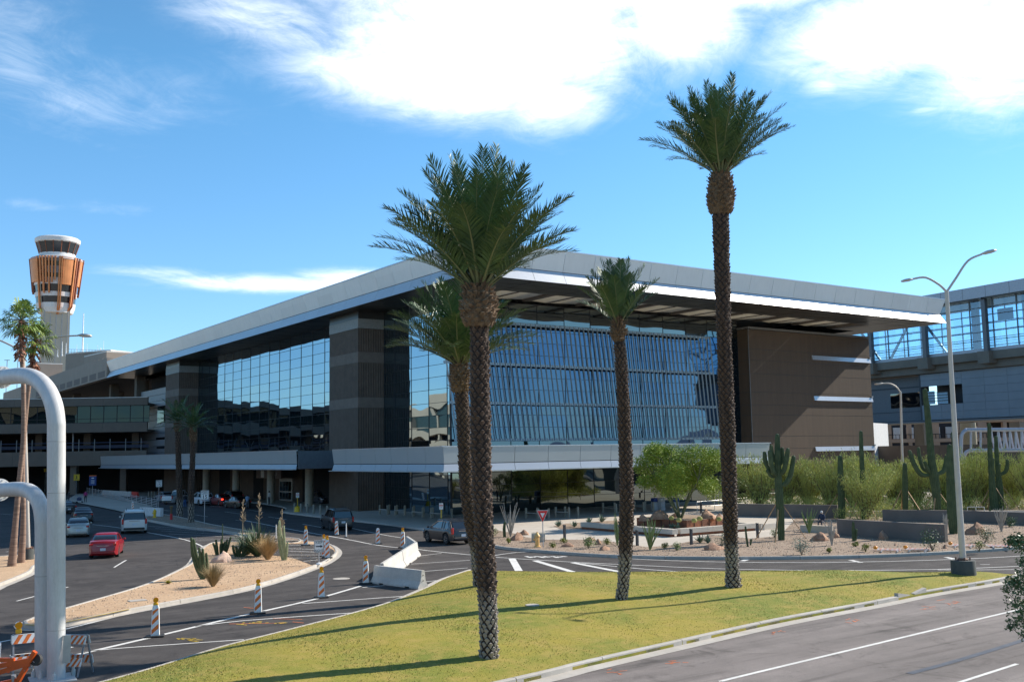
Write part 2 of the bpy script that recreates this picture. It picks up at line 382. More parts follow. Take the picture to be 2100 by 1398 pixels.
# ---- kerbs
k = MB(); kerbrun(k, sN, .15, .13, side=1.0); ribbon(k, sN, .34, .012, side=0.0); struct('lawn_kerb_north', k, CONC)
k = MB(); i0 = min(range(len(sS)), key=lambda i: (sS[i]-P(1822, 1229)).length); i1 = min(range(len(sS)), key=lambda i: (sS[i]-P(1872, 1219)).length)
kerbrun(k, sS[:i0+1], .17, .17, side=0.0, seg=3.2); kerbrun(k, sS[i1:], .17, .17, side=0.0, seg=3.2); ribbon(k, sS, .50, .014, side=1.0)
for i, j in ((i0, 1), (i1, -1)):   # sloped noses at the drain gap
    a = sS[i]; b = a+(sS[i+j]-a).normalized()*.9; n = off(sS, i); n = n if n.y > 0 else -n
    k.loft([[a+Vector((0, 0, -.02)), a+n*.17+Vector((0, 0, -.02)), a+n*.17+Vector((0, 0, .165)), a+Vector((0, 0, .165))], [b+Vector((0, 0, -.02)), b+n*.17+Vector((0, 0, -.02)), b+n*.17+Vector((0, 0, .02)), b+Vector((0, 0, .02))]], True)
struct('lawn_kerb_south', k, CONC)
def island(name, pts, m, kw=.16, top=.13, closed=True, pan=0.0, n=4):
    p = spl([P(*q) for q in pts]+[P(*pts[0])], n)
    s = MB().sheet([(q.x, q.y) for q in p[:-1]], top); struct(name, s, m)
    kk = MB(); a = sum(p[i].x*p[i+1].y-p[i+1].x*p[i].y for i in range(len(p)-1))
    kerbrun(kk, p, kw, top+.025, side=1.0 if a < 0 else 0.0)
    if pan: ribbon(kk, p, pan, .012, side=0.0 if a < 0 else 1.0)
    struct(name+'_kerb', kk, CONC); return p
ISL1 = [(46, 1281), (90, 1264), (135, 1252), (200, 1233), (274, 1211), (325, 1192), (365, 1173), (392, 1158), (404, 1140), (417, 1125), (440, 1115), (500, 1114), (560, 1113), (620, 1112), (668, 1116), (688, 1126), (691, 1137), (675, 1151), (645, 1165), (575, 1190), (500, 1211), (400, 1231), (266, 1256), (135, 1283), (80, 1290), (52, 1288)]
island('gravel_island', ISL1, GRAVEL, pan=.3)
pv = [(640, 1158), (600, 1143), (560, 1138), (505, 1132), (470, 1118), (560, 1115), (625, 1114), (665, 1118), (684, 1127), (687, 1136), (672, 1149)]
struct('island_asphalt_patch', MB().sheet([tuple(P(*q, .135)[:2]) for q in pv], .135), ASPH)
pl = MB()
for a, b in (((585, 1118), (640, 1117)), ((592, 1124), (655, 1126)), ((590, 1129), (668, 1132)), ((590, 1137), (662, 1137)), ((592, 1144), (668, 1142)), ((622, 1150), (655, 1147))): ribbon(pl, [P(*a, .14), P(*b, .14)], .12, .14)
struct('island_patch_lines', pl, PAINT)
ISL2 = [(312, 1052), (329, 1055), (369, 1062), (433, 1077), (488, 1087), (560, 1101), (605, 1106), (618, 1110), (612, 1115), (583, 1115), (520, 1103), (457, 1091), (383, 1083), (314, 1070), (270, 1062), (255, 1052), (285, 1049)]
island('median_strip', ISL2, GRAVEL2, pan=.3)
ISL3 = [(-60, 1146), (0, 1144), (40, 1141), (75, 1140), (92, 1146), (84, 1157), (70, 1165), (59, 1177), (0, 1202), (-60, 1222)]
island('palm_island', ISL3, GRAVEL, pan=.35)
# concrete walk left, below the railing
lw = MB().sheet([tuple(P(*q)[:2]) for q in ((135, 1027), (160, 1012), (225, 1012), (312, 1040), (335, 1052), (300, 1049), (255, 1052), (235, 1047), (160, 1032))], .12); struct('walkway', lw, CONCW)

KN = [P(*q) for q in ((150, 1003), (310, 1019), (420, 1025), (519, 1031), (575, 1039), (590, 1045), (583, 1050), (600, 1054), (718, 1068), (800, 1077), (867, 1087), (940, 1097), (990, 1108))]
bedK = [(990, 1112), (1008, 1119), (1040, 1126), (1130, 1134), (1250, 1142), (1400, 1146), (1600, 1146), (1800, 1142), (2000, 1132), (2110, 1123), (2300, 1105)]
BK = spl([P(*q) for q in bedK], 5); KNs = spl(KN, 4)
plaza = [(p.x, p.y) for p in KNs]+[(p.x, p.y) for p in BK]+[(140, 40), (140, 100), (56, 90), (60, 250), (48, 300)]
struct('plaza_pavement', MB().sheet(plaza, .13), CONCW)
kk = MB(); kerbrun(kk, KNs, .16, .15, side=1.0); struct('sidewalk_kerb', kk, CONC)
kk = MB(); kerbrun(kk, BK, .17, .17, side=1.0); struct('bed_kerb', kk, CONC)
bed = [(q.x, q.y) for q in BK]+[tuple(P(*q, .14)[:2]) for q in ((2300, 1036), (2100, 1038), (1960, 1039), (1940, 1040), (1830, 1038), (1700, 1040), (1640, 1050), (1625, 1070), (1600, 1098), (1540, 1104), (1505, 1100), (1455, 1096), (1433, 1106), (1367, 1119), (1324, 1121), (1270, 1112), (1215, 1106), (1119, 1106), (1080, 1101), (1050, 1092), (1010, 1085), (985, 1092))]
struct('gravel_bed', MB().sheet(bed, .147), GRAVEL2)
b2 = [tuple(P(*q, .14)[:2]) for q in ((1135, 1078), (1160, 1073), (1235, 1068), (1275, 1066), (1290, 1075), (1230, 1082), (1195, 1084), (1150, 1084))]
struct('small_gravel_bed', MB().sheet(b2, .147), GRAVEL2)
# pebbles scattered over the gravel
pb = MB(); 
def scatter(poly, n, z, smin, smax):
    xs = [p[0] for p in poly]; ys = [p[1] for p in poly]; c = 0
    def inside(x, y):
        r = False; j = len(poly)-1
        for i in range(len(poly)):
            if (poly[i][1] > y) != (poly[j][1] > y) and x < (poly[j][0]-poly[i][0])*(y-poly[i][1])/(poly[j][1]-poly[i][1])+poly[i][0]: r = not r
            j = i
        return r
    while c < n:
        x = rnd.uniform(min(xs), max(xs)); y = rnd.uniform(min(ys), max(ys))
        c += 1
        if not inside(x, y): continue
        s = rnd.uniform(smin, smax); a = rnd.random()*6.28; o = len(pb.v)
        for q in range(4):
            pb.v.append((x+s*math.cos(a+q*1.57)*rnd.uniform(.6, 1.1), y+s*math.sin(a+q*1.57)*rnd.uniform(.6, 1.1), z-.004))
        pb.v.append((x+rnd.uniform(-.3, .3)*s, y+rnd.uniform(-.3, .3)*s, z+s*.8)); kx = rnd.randrange(3)
        for q in range(4): pb.f.append((o+q, o+(q+1) % 4, o+4)); pb.m.append(kx)
scatter([tuple(P(*q)[:2]) for q in ISL1], 9000, .13, .015, .05)
scatter(bed, 30000, .147, .015, .06)
scatter([tuple(P(*q)[:2]) for q in ISL2], 2500, .13, .02, .05)
tag(pb.build('pebbles', [mat('pebble_light', (.55, .42, .30), .9), mat('pebble_tan', (.38, .26, .17), .9), mat('pebble_dark', (.20, .14, .10), .9)]), 'loose tan and brown pebbles strewn over the gravel beds', 'pebbles', kind='stuff')

# ---- painted lines
ml = MB()
def line(pts, w=.12, n=3, z=.008): ribbon(ml, spl([P(*p) for p in pts], n) if len(pts) > 2 else [P(*p) for p in pts], w, z)
line([(0, 1355), (149, 1326)], .16); 
line([(-40, 1327), (0, 1316), (70, 1303), (136, 1289), (251, 1261), (330, 1246)], .14)
line([(100, 1357), (149, 1344), (243, 1322), (333, 1301), (500, 1261), (538, 1253), (650, 1227), (740, 1201)], .20)
line([(170, 1338), (227, 1330), (500, 1311)], .10); line([(400, 1284), (500, 1272), (725, 1256)], .12)
line([(620, 1237), (842, 1221)], .12); line([(743, 1204), (788, 1200)], .12)
line([(850, 1195), (876, 1192), (913, 1188)], .11); line([(850, 1173), (870, 1171), (959, 1164)], .11); line([(843, 1156), (966, 1148)], .11); line([(855, 1140), (905, 1134)], .10)
line([(500, 1066), (580, 1082), (710, 1105), (765, 1116), (820, 1123)], .14); line([(700, 1078), (780, 1095), (823, 1102)], .11); line([(840, 1122), (858, 1126), (910, 1132), (985, 1139)], .14)
line([(640, 1112), (668, 1117), (700, 1132)], .12)
for a, b in (((400, 1055), (426, 1059)), ((461, 1049), (491, 1053)), ((550, 1059), (588, 1065)), ((483, 1066), (518, 1070)), ((331, 1045), (348, 1047)), ((511, 1045), (541, 1050)), ((432, 1037), (455, 1039)), ((620, 1074), (660, 1081))): line([a, b], .10)
line([(300, 1091), (312, 1093), (379, 1106), (415, 1120), (424, 1130)], .14); line([(190, 1075), (240, 1081), (300, 1091)], .12)
for a, b in (((318, 1083), (420, 1089)), ((330, 1088), (470, 1096)), ((300, 1078), (390, 1084)), ((345, 1094), (500, 1102)), ((365, 1100), (405, 1101)), ((395, 1108), (560, 1109)), ((380, 1104), (530, 1106))): line([a, b], .07)
line([(234, 1163), (247, 1155), (259, 1148)], .11); line([(34, 1232), (72, 1222)], .11); line([(128, 1206), (140, 1203)], .11); line([(0, 1053), (40, 1056)], .1); line([(12, 1131), (60, 1127)], .1)
# the road behind the lawn
line([(995, 1141), (1017, 1138), (1092, 1131), (1271, 1144), (1487, 1152), (1746, 1152), (1967, 1146), (2100, 1139), (2200, 1132)], .13)
line([(985, 1139), (1017, 1142), (1092, 1147), (1193, 1153), (1340, 1160), (1487, 1166), (1692, 1169), (1923, 1167), (2100, 1160)], .13)
line([(1193, 1154), (1340, 1168), (1487, 1177)], .13); line([(1636, 1169), (1700, 1172), (1757, 1175)], .13); line([(1923, 1168), (2000, 1168), (2110, 1167)], .12)
line([(1050, 1145), (1064, 1170)], .40); line([(1097, 1149), (1177, 1173)], .36); line([(1174, 1153), (1271, 1172)], .34)
for i in range(9): line([(1078+i*9, 1140+(i % 2)), (1090+i*9, 1143-(i % 3))], .22)
line([(1522, 1150), (1532, 1147)], .3); line([(1744, 1148), (1766, 1153)], .3); line([(1940, 1142), (1962, 1147)], .3); line([(2010, 1157), (2030, 1157)], .1)
# the foreground road
line([(1480, 1397), (1500, 1391), (1700, 1343), (1900, 1295), (2071, 1254), (2200, 1224)], .14, z=.012); line([(1930, 1411), (2086, 1361)], .12, z=.012)
struct('lane_lines', ml, PAINT)
mo = MB()
for (x, y, l) in ((1385, 1358, 22), (1262, 1377, 18), (1930, 1235, 26), (1900, 1246, 20), (1590, 1297, 12), (1745, 1272, 14)):
    for k_ in range(6):
        a = (x+rnd.uniform(-l, l), y+rnd.uniform(-4, 4)); ribbon(mo, [P(*a), P(a[0]+rnd.uniform(4, l), a[1]+rnd.uniform(-3, 3))], .04, .013)
for pts in (((470, 1279), (540, 1278), (585, 1277)), ((560, 1268), (620, 1270)), ((600, 1275), (623, 1277)), ((500, 1245), (520, 1247))): ribbon(mo, [P(*p) for p in pts], .06, .013)
ribbon(ml2 := MB(), spl([P(1865, 1381), P(1950, 1358), P(2040, 1331), P(2110, 1309)], 4), .22, .013); struct('sealed_crack', ml2, mat('sealant', (.055, .06, .075), .6, var=.3, scale=3))
struct('orange_survey_marks', mo, PAINTO)
mo = MB()
for (x, y) in ((530, 1276), (560, 1277), (500, 1279), (385, 1311), (375, 1309), (400, 1312)):
    for k_ in range(4): a = (x+rnd.uniform(-16, 16), y+rnd.uniform(-2, 2)); ribbon(mo, [P(*a), P(a[0]+rnd.uniform(5, 22), a[1]+rnd.uniform(-2, 2))], .06, .014)
struct('yellow_survey_marks', mo, PAINTY)
yk = MB(); ys = [P(*q) for q in ((52, 1288), (80, 1290), (135, 1283), (200, 1270), (266, 1256))]; ys = spl(ys, 3)
ribbon(yk, ys, .12, .158, side=.5); struct('yellow_kerb_paint', yk, mat('yellow_kerb', (.60, .40, .10), .8, var=.3, scale=3))
yc = MB().cyl(P(700, 1186, .0)-Vector((0, 0, .0)), .42, .012, 24); struct('manhole_cover', yc, CONC)
# ================================================================ the terminal
METAL = mat('panel_silver', (.80, .86, .88), .36, .35, var=.015, scale=.3)
METALB = mat('panel_white', (.54, .55, .57), .30, .45, var=.03, scale=.4)
def panel_tone(m, step=3.65, amt=.07):
    t = NT(m.node_tree); b = t.n['Principled BSDF']; c = b.inputs['Base Color'].links[0].from_socket; tc = t.add('ShaderNodeTexCoord')
    s_ = t.add('ShaderNodeVectorMath', {0: tc.outputs['Object'], 1: (step, step, 40.0)}, operation='SNAP'); w = t.add('ShaderNodeTexWhiteNoise', {0: s_.outputs[0]})
    c = t.mix(1.0, c, t.ramp(w.outputs[0], [(0, 1-amt), (1, 1+amt)]), 'MULTIPLY')
    mp = t.add('ShaderNodeMapping', {'Vector': tc.outputs['Object'], 'Scale': (3, 3, .15)}); n = t.add('ShaderNodeTexNoise', {'Vector': mp.outputs[0], 'Scale': 1.0, 'Detail': 4.0})
    t.l.new(t.mix(1.0, c, t.ramp(n.outputs[0], [(.3, .975), (.6, 1.01)]), 'MULTIPLY'), b.inputs['Base Color'])
METALC = mat('canopy_silver', (.42, .45, .45), .45, .3, var=.02, scale=.3); METALD = mat('canopy_trim', (.34, .36, .39), .4, .4, var=.02, scale=.3)
JOINT = mat('joint_dark', (.05, .05, .05), .7)
panel_tone(METAL, amt=.035); panel_tone(METALB, amt=.02)
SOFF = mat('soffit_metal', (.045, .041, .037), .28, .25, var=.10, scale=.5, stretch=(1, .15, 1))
MULL = mat('mullion', (.018, .020, .024), .4, .4)
def stone_mat(name, col, rib=True):
    m = mat(name, col, .85, var=.16, scale=1.2, fine=.12, fscale=14); t = NT(m.node_tree); b = t.n['Principled BSDF']
    tc = t.add('ShaderNodeTexCoord'); sp = t.add('ShaderNodeSeparateXYZ', {0: tc.outputs['Object']})
    s = t.math('ADD', sp.outputs[0], sp.outputs[1]); w = t.math('SINE', t.math('MULTIPLY', s, 2*math.pi/.30))
    bp = t.add('ShaderNodeBump', {'Height': w, 'Strength': .9 if rib else .1, 'Distance': .03}); t.l.new(bp.outputs[0], b.inputs['Normal'])
    c = b.inputs['Base Color'].links[0].from_socket
    t.l.new(t.mix(1.0, c, t.ramp(w, [(.0, .80), (.8, 1.08)]), 'MULTIPLY'), b.inputs['Base Color']) if rib else None
    return m
STONE = stone_mat('brown_ribbed_stone', (.125, .090, .066)); STONEL = mat('smooth_stone_band', (.165, .130, .102), .8, var=.12, scale=1.5, fine=.08)
BROWN = mat('brown_panel', (.086, .055, .033), .7, var=.10, scale=.6, fine=.10, fscale=9, stretch=(4, 4, .4))
def glass_mat(name, tint, base=(.012, .017, .022), wav=.5, refl=.62):
    """dark reflective curtain-wall glass, each pane a little out of true"""
    m = bpy.data.materials.new(name); m.use_nodes = True; t = NT(m.node_tree); t.n.clear()
    tc = t.add('ShaderNodeTexCoord'); 
    n = t.add('ShaderNodeTexNoise', {'Vector': tc.outputs['Object'], 'Scale': .33, 'Detail': 0.0, 'Roughness': .4})
    bp = t.add('ShaderNodeBump', {'Height': n.outputs[0], 'Strength': wav, 'Distance': .055})
    gl = t.add('ShaderNodeBsdfGlossy', {'Color': (*tint, 1), 'Roughness': .015, 'Normal': bp.outputs[0]})
    df = t.add('ShaderNodeBsdfDiffuse', {'Color': (*base, 1)})
    fz = t.add('ShaderNodeLayerWeight', {'Blend': .35})
    f = t.math('ADD', t.math('MULTIPLY', fz.outputs['Facing'], .30), refl, clamp=True)
    mx = t.add('ShaderNodeMixShader', {0: f, 1: df.outputs[0], 2: gl.outputs[0]})
    t.add('ShaderNodeOutputMaterial', {0: mx.outputs[0]}); MATS[name] = m; return m
GLASS = glass_mat('curtain_glass', (.40, .54, .63), wav=.4); GLASSD = glass_mat('dark_glass', (.30, .34, .33), refl=.5); GLASSS = glass_mat('screen_glass', (.10, .175, .27), refl=.7)
GLASSW = glass_mat('wing_glass', (.06, .08, .08), refl=.4)
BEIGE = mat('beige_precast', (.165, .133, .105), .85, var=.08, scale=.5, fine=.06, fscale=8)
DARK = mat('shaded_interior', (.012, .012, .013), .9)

T = thing('terminal_building', (48, 75, 0), 'large modern airport terminal with silver folded roof edge, mirror glass walls and brown stone pillars', 'terminal building')
RX0, RX1, RY0, RY1 = 47.8, 121.5, 75.0, 206.0
ZB, ZS, ZT = 21.95, 23.12, 25.0
def prow(mb, a, b, za, zb, oa, ob, nrm, n, gap=.035):
    """a row of n panels between points a and b, from height za (offset oa along nrm) to zb (offset ob)"""
    a = Vector(a); b = Vector(b); nrm = Vector(nrm)
    for i in range(n):
        L = (b-a).length; p = a+(b-a)*((i+gap/2/L*n)/n); q = a+(b-a)*((i+1-gap/2/L*n)/n)
        lo = [p+nrm*oa+Vector((0, 0, za)), q+nrm*oa+Vector((0, 0, za))]; hi = [q+nrm*ob+Vector((0, 0, zb)), p+nrm*ob+Vector((0, 0, zb))]
        inn = nrm*-.05
        v = lo+hi+[x+inn for x in lo+hi]; mb.add(v, [(0, 1, 2, 3), (4, 7, 6, 5), (0, 4, 5, 1), (1, 5, 6, 2), (2, 6, 7, 3), (3, 7, 4, 0)])
def fascia(root, x0, x1, y0, y1, zb, zs, zt, ins, sides, step=3.65, names=('fascia_panels', 'fascia_band'), cop=.12, mats_=(METAL, METALB)):
    up_ = MB(); lo_ = MB(); bk = MB(); cp = MB()
    for side in sides:
        if side == 'L': a, b, n = (x0, y1, 0), (x0, y0, 0), (-1, 0, 0)
        elif side == 'F': a, b, n = (x0, y0, 0), (x1, y0, 0), (0, -1, 0)
        elif side == 'R': a, b, n = (x1, y0, 0), (x1, y1, 0), (1, 0, 0)
        elif side == 'B': a, b, n = (x0, y1, 0), (x1, y1, 0), (0, 1, 0)
        L = (Vector(b)-Vector(a)).length; N = max(1, round(L/step)); n = Vector(n)
        # mitred corners: pull the inset edge in by the inset
        d = (Vector(b)-Vector(a)).normalized()
        def row(mb, za, zb_, oa, ob):
            for i in range(N):
                p0 = Vector(a)+d*(L*i/N); p1 = Vector(a)+d*(L*(i+1)/N); e0 = ins if i == 0 else 0; e1 = ins if i == N-1 else 0
                g = .02
                def pt(p, o, z, s, e): return p+d*(s*(e*(-o/ins if ins else 0)))+d*s*g+n*o+Vector((0, 0, z))
                v = [pt(p0, oa, za, 1, e0), pt(p1, oa, za, -1, e1), pt(p1, ob, zb_, -1, e1), pt(p0, ob, zb_, 1, e0)]
                v += [q-n*.05 for q in v]; mb.add(v, [(0, 1, 2, 3), (4, 7, 6, 5), (0, 4, 5, 1), (1, 5, 6, 2), (2, 6, 7, 3), (3, 7, 4, 0)])
        row(up_, zs+.03, zt, -ins, 0); row(lo_, zb, zs-.03, 0, -ins)
        A_ = Vector(a)+n*(-ins-.10)+d*(ins+.1); B_ = Vector(b)+n*(-ins-.10)-d*(ins+.1)
        bk.add([A_+Vector((0, 0, zb+.1)), B_+Vector((0, 0, zb+.1)), B_+Vector((0, 0, zt-.1)), A_+Vector((0, 0, zt-.1))], [(0, 1, 2, 3)])
        c = (Vector(a)+Vector(b))/2+n*(-.10)
        cp.box((c.x, c.y, zt+cop/2+.005), (abs(b[0]-a[0])+(.3 if abs(n.x) < .5 else 0) or .3, abs(b[1]-a[1]) or .3, cop)) if abs(n.x) < .5 else cp.box((c.x, c.y, zt+cop/2+.008), (.3, abs(b[1]-a[1])-.3, cop-.006))
    up_.build(names[0], mats_[0], root, world=True); lo_.build(names[1], mats_[1], root, world=True); bk.build('fascia_backing', JOINT, root, world=True); cp.build('coping', METALB, root, world=True)
fascia(T, RX0, RX1, RY0, RY1, ZB, ZS, ZT, .55, 'LFR')
# roof deck with the skylight slot cut out
OX0, OX1, OY0, OY1 = 55.6, 112.6, 81.2, 86.4
def slab(mb, x0, x1, y0, y1, z0, z1): mb.bx(x0, x1, y0, y1, z0, z1)
rd = MB(); i_ = .72
for (a, b, c, d) in ((RX0+i_, RX1-i_, RY0+i_, OY0), (RX0+i_, OX0, OY0+.001, OY1), (OX1, RX1-i_, OY0+.001, OY1), (RX0+i_, RX1-i_, OY1+.001, RY1)): rd.bx(a, b, c, d, 24.3, 24.7)
rd.build('roof_deck', mat('roof_membrane', (.55, .53, .5), .9), T, world=True)
sf = MB(); 
for (a, b, c, d) in ((RX0+.04, RX1-.04, RY0+.04, OY0), (RX0+.04, OX0, OY0, OY1), (OX1, RX1-.04, OY0, OY1), (RX0+.04, 53.2, OY1, RY1), (117.6, RX1-.04, OY1, 110)): sf.quad((a, c, ZB+.012), (a, d, ZB+.012), (b, d, ZB+.012), (b, c, ZB+.012))
# panel joints of the soffit
sj = sf; sj.mi(1)
for i in range(1, 36): y = RY1-i*3.65; sj.bx(RX0+.3, 52.7, y-.012, y+.012, ZB-.004, ZB+.008) if y > OY1 else None
for i in range(0, 20): x = RX0+.3+i*3.65; sj.bx(x-.012, x+.012, RY0+.3, OY0-.05, ZB-.004, ZB+.008)
for y in (77.5, 79.6): sj.bx(RX0+.3, RX1-.3, y-.01, y+.01, ZB-.006, ZB+.006)
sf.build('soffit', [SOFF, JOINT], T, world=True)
# skylight bays
PANB = mat('skylight_panel', (.60, .58, .53), .6, var=.06, scale=.6, stretch=(1, 8, 1))
def translucent(m, f):
    t = NT(m.node_tree); b = t.n['Principled BSDF']; o = next(n for n in t.n if n.type == 'OUTPUT_MATERIAL'); tr = t.add('ShaderNodeBsdfTranslucent', {0: (.75, .70, .58, 1)})
    mx = t.add('ShaderNodeMixShader', {0: f, 1: b.outputs[0], 2: tr.outputs[0]}); t.l.new(mx.outputs[0], o.inputs[0])
translucent(PANB, .3); WHT = mat('skylight_white', (.85, .85, .84), .5)
bm_, pn, wh = MB(), MB(), MB()
for side in ((OX0, OX0+.01), (OX1-.01, OX1)): bm_.bx(side[0], side[1], OY0, OY1, ZB+.02, 24.3)
bm_.bx(OX0, OX1, OY0-.02, OY0-.01, ZB+.02, 24.3)
nb = 8; bw = (OX1-OX0)/nb
for i in range(nb):
    x = OX0+i*bw
    bm_.bx(x+bw-.95, x+bw-.25, OY0+.02, OY1-.05, ZB+.05, 23.5)
    bm_.bx(x+.02, x+.12, OY0+.02, OY1-.05, ZB+.3, 23.2)
    bm_.bx(x+2.2, x+2.34, OY0+.02, OY1-.05, ZB+.02, ZB+.3)
    # long pale louvre panels, tilted
    for a, b, z0, z1 in ((x+.13, x+2.18, 22.16, 22.04), (x+2.36, x+bw-.97, 22.05, 22.22)):
        pn.add([(a, OY0+.25, z0), (b, OY0+.25, z1), (b, OY1-.03, z1), (a, OY1-.03, z0), (a, OY0+.25, z0+.05), (b, OY0+.25, z1+.05), (b, OY1-.03, z1+.05), (a, OY1-.03, z0+.05)], [(0, 3, 2, 1), (4, 5, 6, 7), (0, 1, 5, 4), (1, 2, 6, 5), (2, 3, 7, 6), (3, 0, 4, 7)])
    wh.bx(x+.3, x+bw-1.3, OY0+.1, OY0+.2, ZB+.1, 23.4)
    wh.bx(x+2.05, x+2.15, OY0+.6, OY1-.5, ZB+.16, ZB+.26)
bm_.build('skylight_beams', mat('skylight_beam', (.13, .11, .095), .5), T, world=True); pn.build('skylight_panels', PANB, T, world=True); wh.build('skylight_fittings', WHT, T, world=True)

# stone pillars with pale bands
def pillar(x0, x1, y0, y1):
    seg = [(0, 6.0, 0), (6.0, 6.3, 1), (6.3, 11.3, 0), (11.3, 12.45, 1), (12.45, 16.25, 0), (16.25, 17.45, 1), (17.45, 20.05, 0), (20.05, 21.12, 2), (21.12, ZB+.01, 3)]
    mb = MB()
    for z0, z1, k_ in seg:
        e = {0: 0, 1: .012, 2: .03, 3: .0}[k_]; mb.mi(k_).bx(x0-e, x1+e, y0-e, y1+e, z0+.01, z1-.01)
        mb.mi(4).bx(x0+.03, x1-.03, y0+.03, y1-.03, z1-.012, z1+.012) if z1 < ZB else None
    return mb.build('stone_pillar', [STONE, STONEL, mat('pillar_cap', (.26, .26, .24), .6), SOFF, JOINT], T, world=True)
pillar(49.6, 56, 100.5, 107.9); pillar(49.6, 56, 165.3, 172.6)
# curtain walls: panes each a hair out of plane, dark frame grid
GX, GY = 52.8, 86.5
def curtain(name, along, fixed, s0, s1, z0, z1, sgrid, zgrid, m, sgn=-1, jit=.010):
    """along 'y': plane x=fixed facing -x ; along 'x': plane y=fixed facing -y"""
    ss = sorted({s0, s1, *[s for s in sgrid if s0+.2 < s < s1-.2]}); zs = sorted({z0, z1, *[z for z in zgrid if z0+.15 < z < z1-.15]})
    gmb = MB(); fmb = MB()
    for a, b in zip(ss, ss[1:]):
        for c, d in zip(zs, zs[1:]):
            j = [rnd.uniform(-jit, jit) for _ in range(3)]; j.append(j[0]+j[2]-j[1])
            q = [(a, c, j[0]), (b, c, j[1]), (b, d, j[2]), (a, d, j[3])]
            v = [(fixed+e, s, z) if along == 'y' else (s, fixed+e, z) for s, z, e in q]
            gmb.add(v, [(0, 3, 2, 1) if along == 'y' else (0, 1, 2, 3)])
    w = .024; pr = .04
    for s in ss: fmb.bx(fixed-pr, fixed+.04, s-w, s+w, z0, z1) if along == 'y' else fmb.bx(s-w, s+w, fixed-pr, fixed+.04, z0, z1)
    for z in zs: fmb.bx(fixed-pr+.006, fixed+.035, s0, s1, z-w*.8, z+w*.8) if along == 'y' else fmb.bx(s0, s1, fixed-pr+.006, fixed+.035, z-w*.8, z+w*.8)
    o = gmb.build(name, m, T, world=True); fmb.build('mullions', MULL, o, world=True) if False else fmb.build('mullions', MULL, T, world=True); return o
zg = [6.0+1.262*i for i in range(14)]; yg = [87.05+3.65*i for i in range(-1, 40)]; xg = [GX+3.65*i for i in range(0, 20)]
zg = [11.29-1.262*3, 11.29-1.262*2, 11.29-1.262, 11.29, 12.66, 13.93, 15.17, 16.33, 17.67, 18.9, 20.2]
curtain('west_glass', 'y', GX, GY, 100.45, .14, ZB, yg, [1.4, 2.7, 4.0, 5.2, 6.5]+zg, GLASS)
curtain('west_glass', 'y', GX, 107.95, 165.25, 6.2, ZB, yg, zg, GLASS)
curtain('west_glass', 'y', GX, 172.65, 182.4, 6.2, 18.9, yg, zg, GLASS)
curtain('south_glass', 'x', GY, GX, 94.5, 5.0, 19.66, xg, zg, GLASSS)
curtain('south_glass', 'x', GY, GX, 94.5, 19.7, ZB-.2, xg, [20.6], GLASSD)
curtain('south_glass', 'x', GY, GX, 94.5, .14, 4.95, xg, [1.45, 2.9, 4.2], GLASSD)
panel_tone(BROWN, 2.4, .06)
cb = MB(); cb.bx(GX-.06, GX+.12, GY-.09, GY+.03, .14, ZB); cb.build('corner_mullion', MULL, T, world=True)
# brown panel block at the right
bb = MB(); zb_ = [0, 1.2, 3.0, 4.75, 6.13, 7.65, 10.24, 11.47, 13.03, 15.29, 16.94, 18.32, 20.75]
for a, b in zip(zb_, zb_[1:]): bb.bx(94.5, 118.4, 84.7, 112, a+.02, b-.02)
bb.mi(1).bx(94.53, 118.37, 84.73, 111.9, .1, 20.7); bb.mi(2).bx(94.45, 118.45, 84.6, 112, 20.78, 21.05)
bb.mi(2).bx(94.42, 94.50, 84.62, 84.70, .1, 20.7)
bb.build('brown_wall', [BROWN, JOINT, mat('wall_trim', (.16, .15, .14), .5, .3)], T, world=True)
ls = MB(); ga = mat('brushed_strip', (.72, .74, .76), .35, .3)
for z, x0 in ((17.7, 106.3), (12.45, 106.3), (5.98, 106.1)):
    ls = MB(); ls.add([(x0, 84.69, z-.28), (118.42, 84.69, z-.28), (118.42, 84.69, z+.28), (x0, 84.69, z+.28), (x0, 84.50, z-.28), (118.42, 84.50, z-.28), (118.42, 84.64, z+.28), (x0, 84.64, z+.28)],
                      [(4, 5, 6, 7), (0, 4, 7, 3), (1, 2, 6, 5), (0, 1, 5, 4), (3, 7, 6, 2)])
    ls.bx(118.2, 118.43, 84.5, 84.69, z+.29, z+.5); ls.build('metal_wall_strip', METALB, T, world=True)
# screen of slanted fins standing off the south glass
LOU = mat('fin_aluminium', (.30, .36, .40), .38, .55, var=.05); YS = 85.25
screen_root = MB(); nf = 58
xb = lambda t: 52.85+(89.5-52.85)*t
xt = lambda t: 51.0+(88.4-51.0)*t
z0_, z1_ = 7.35, 19.45
for i in range(nf+1):
    t = i/nf; f_ = MB(); a = Vector((xb(t), YS, z0_)); b = Vector((xt(t), YS, z1_)); w = .07
    f_.bar(a, b, w, .15, upv=(.45, -1, 0)); f_.build('fin', LOU, T, world=True)
for z in (z0_+.1, 11.15, 15.15, z1_-.05):
    t = (z-z0_)/(z1_-z0_); xl = 52.85+(51.0-52.85)*t; xr = 89.5+(88.4-89.5)*t
    r_ = MB(); r_.bx(xl-.1, xr+.1, YS+.22, YS+.44, z-.13, z+.13); r_.mi(0)
    for k_ in range(10): xx = xl+(xr-xl)*(k_+.5)/10; r_.bx(xx-.05, xx+.05, YS+.44, GY-.02, z-.06, z+.06)
    r_.build('fin_rail', LOU, T, world=True)
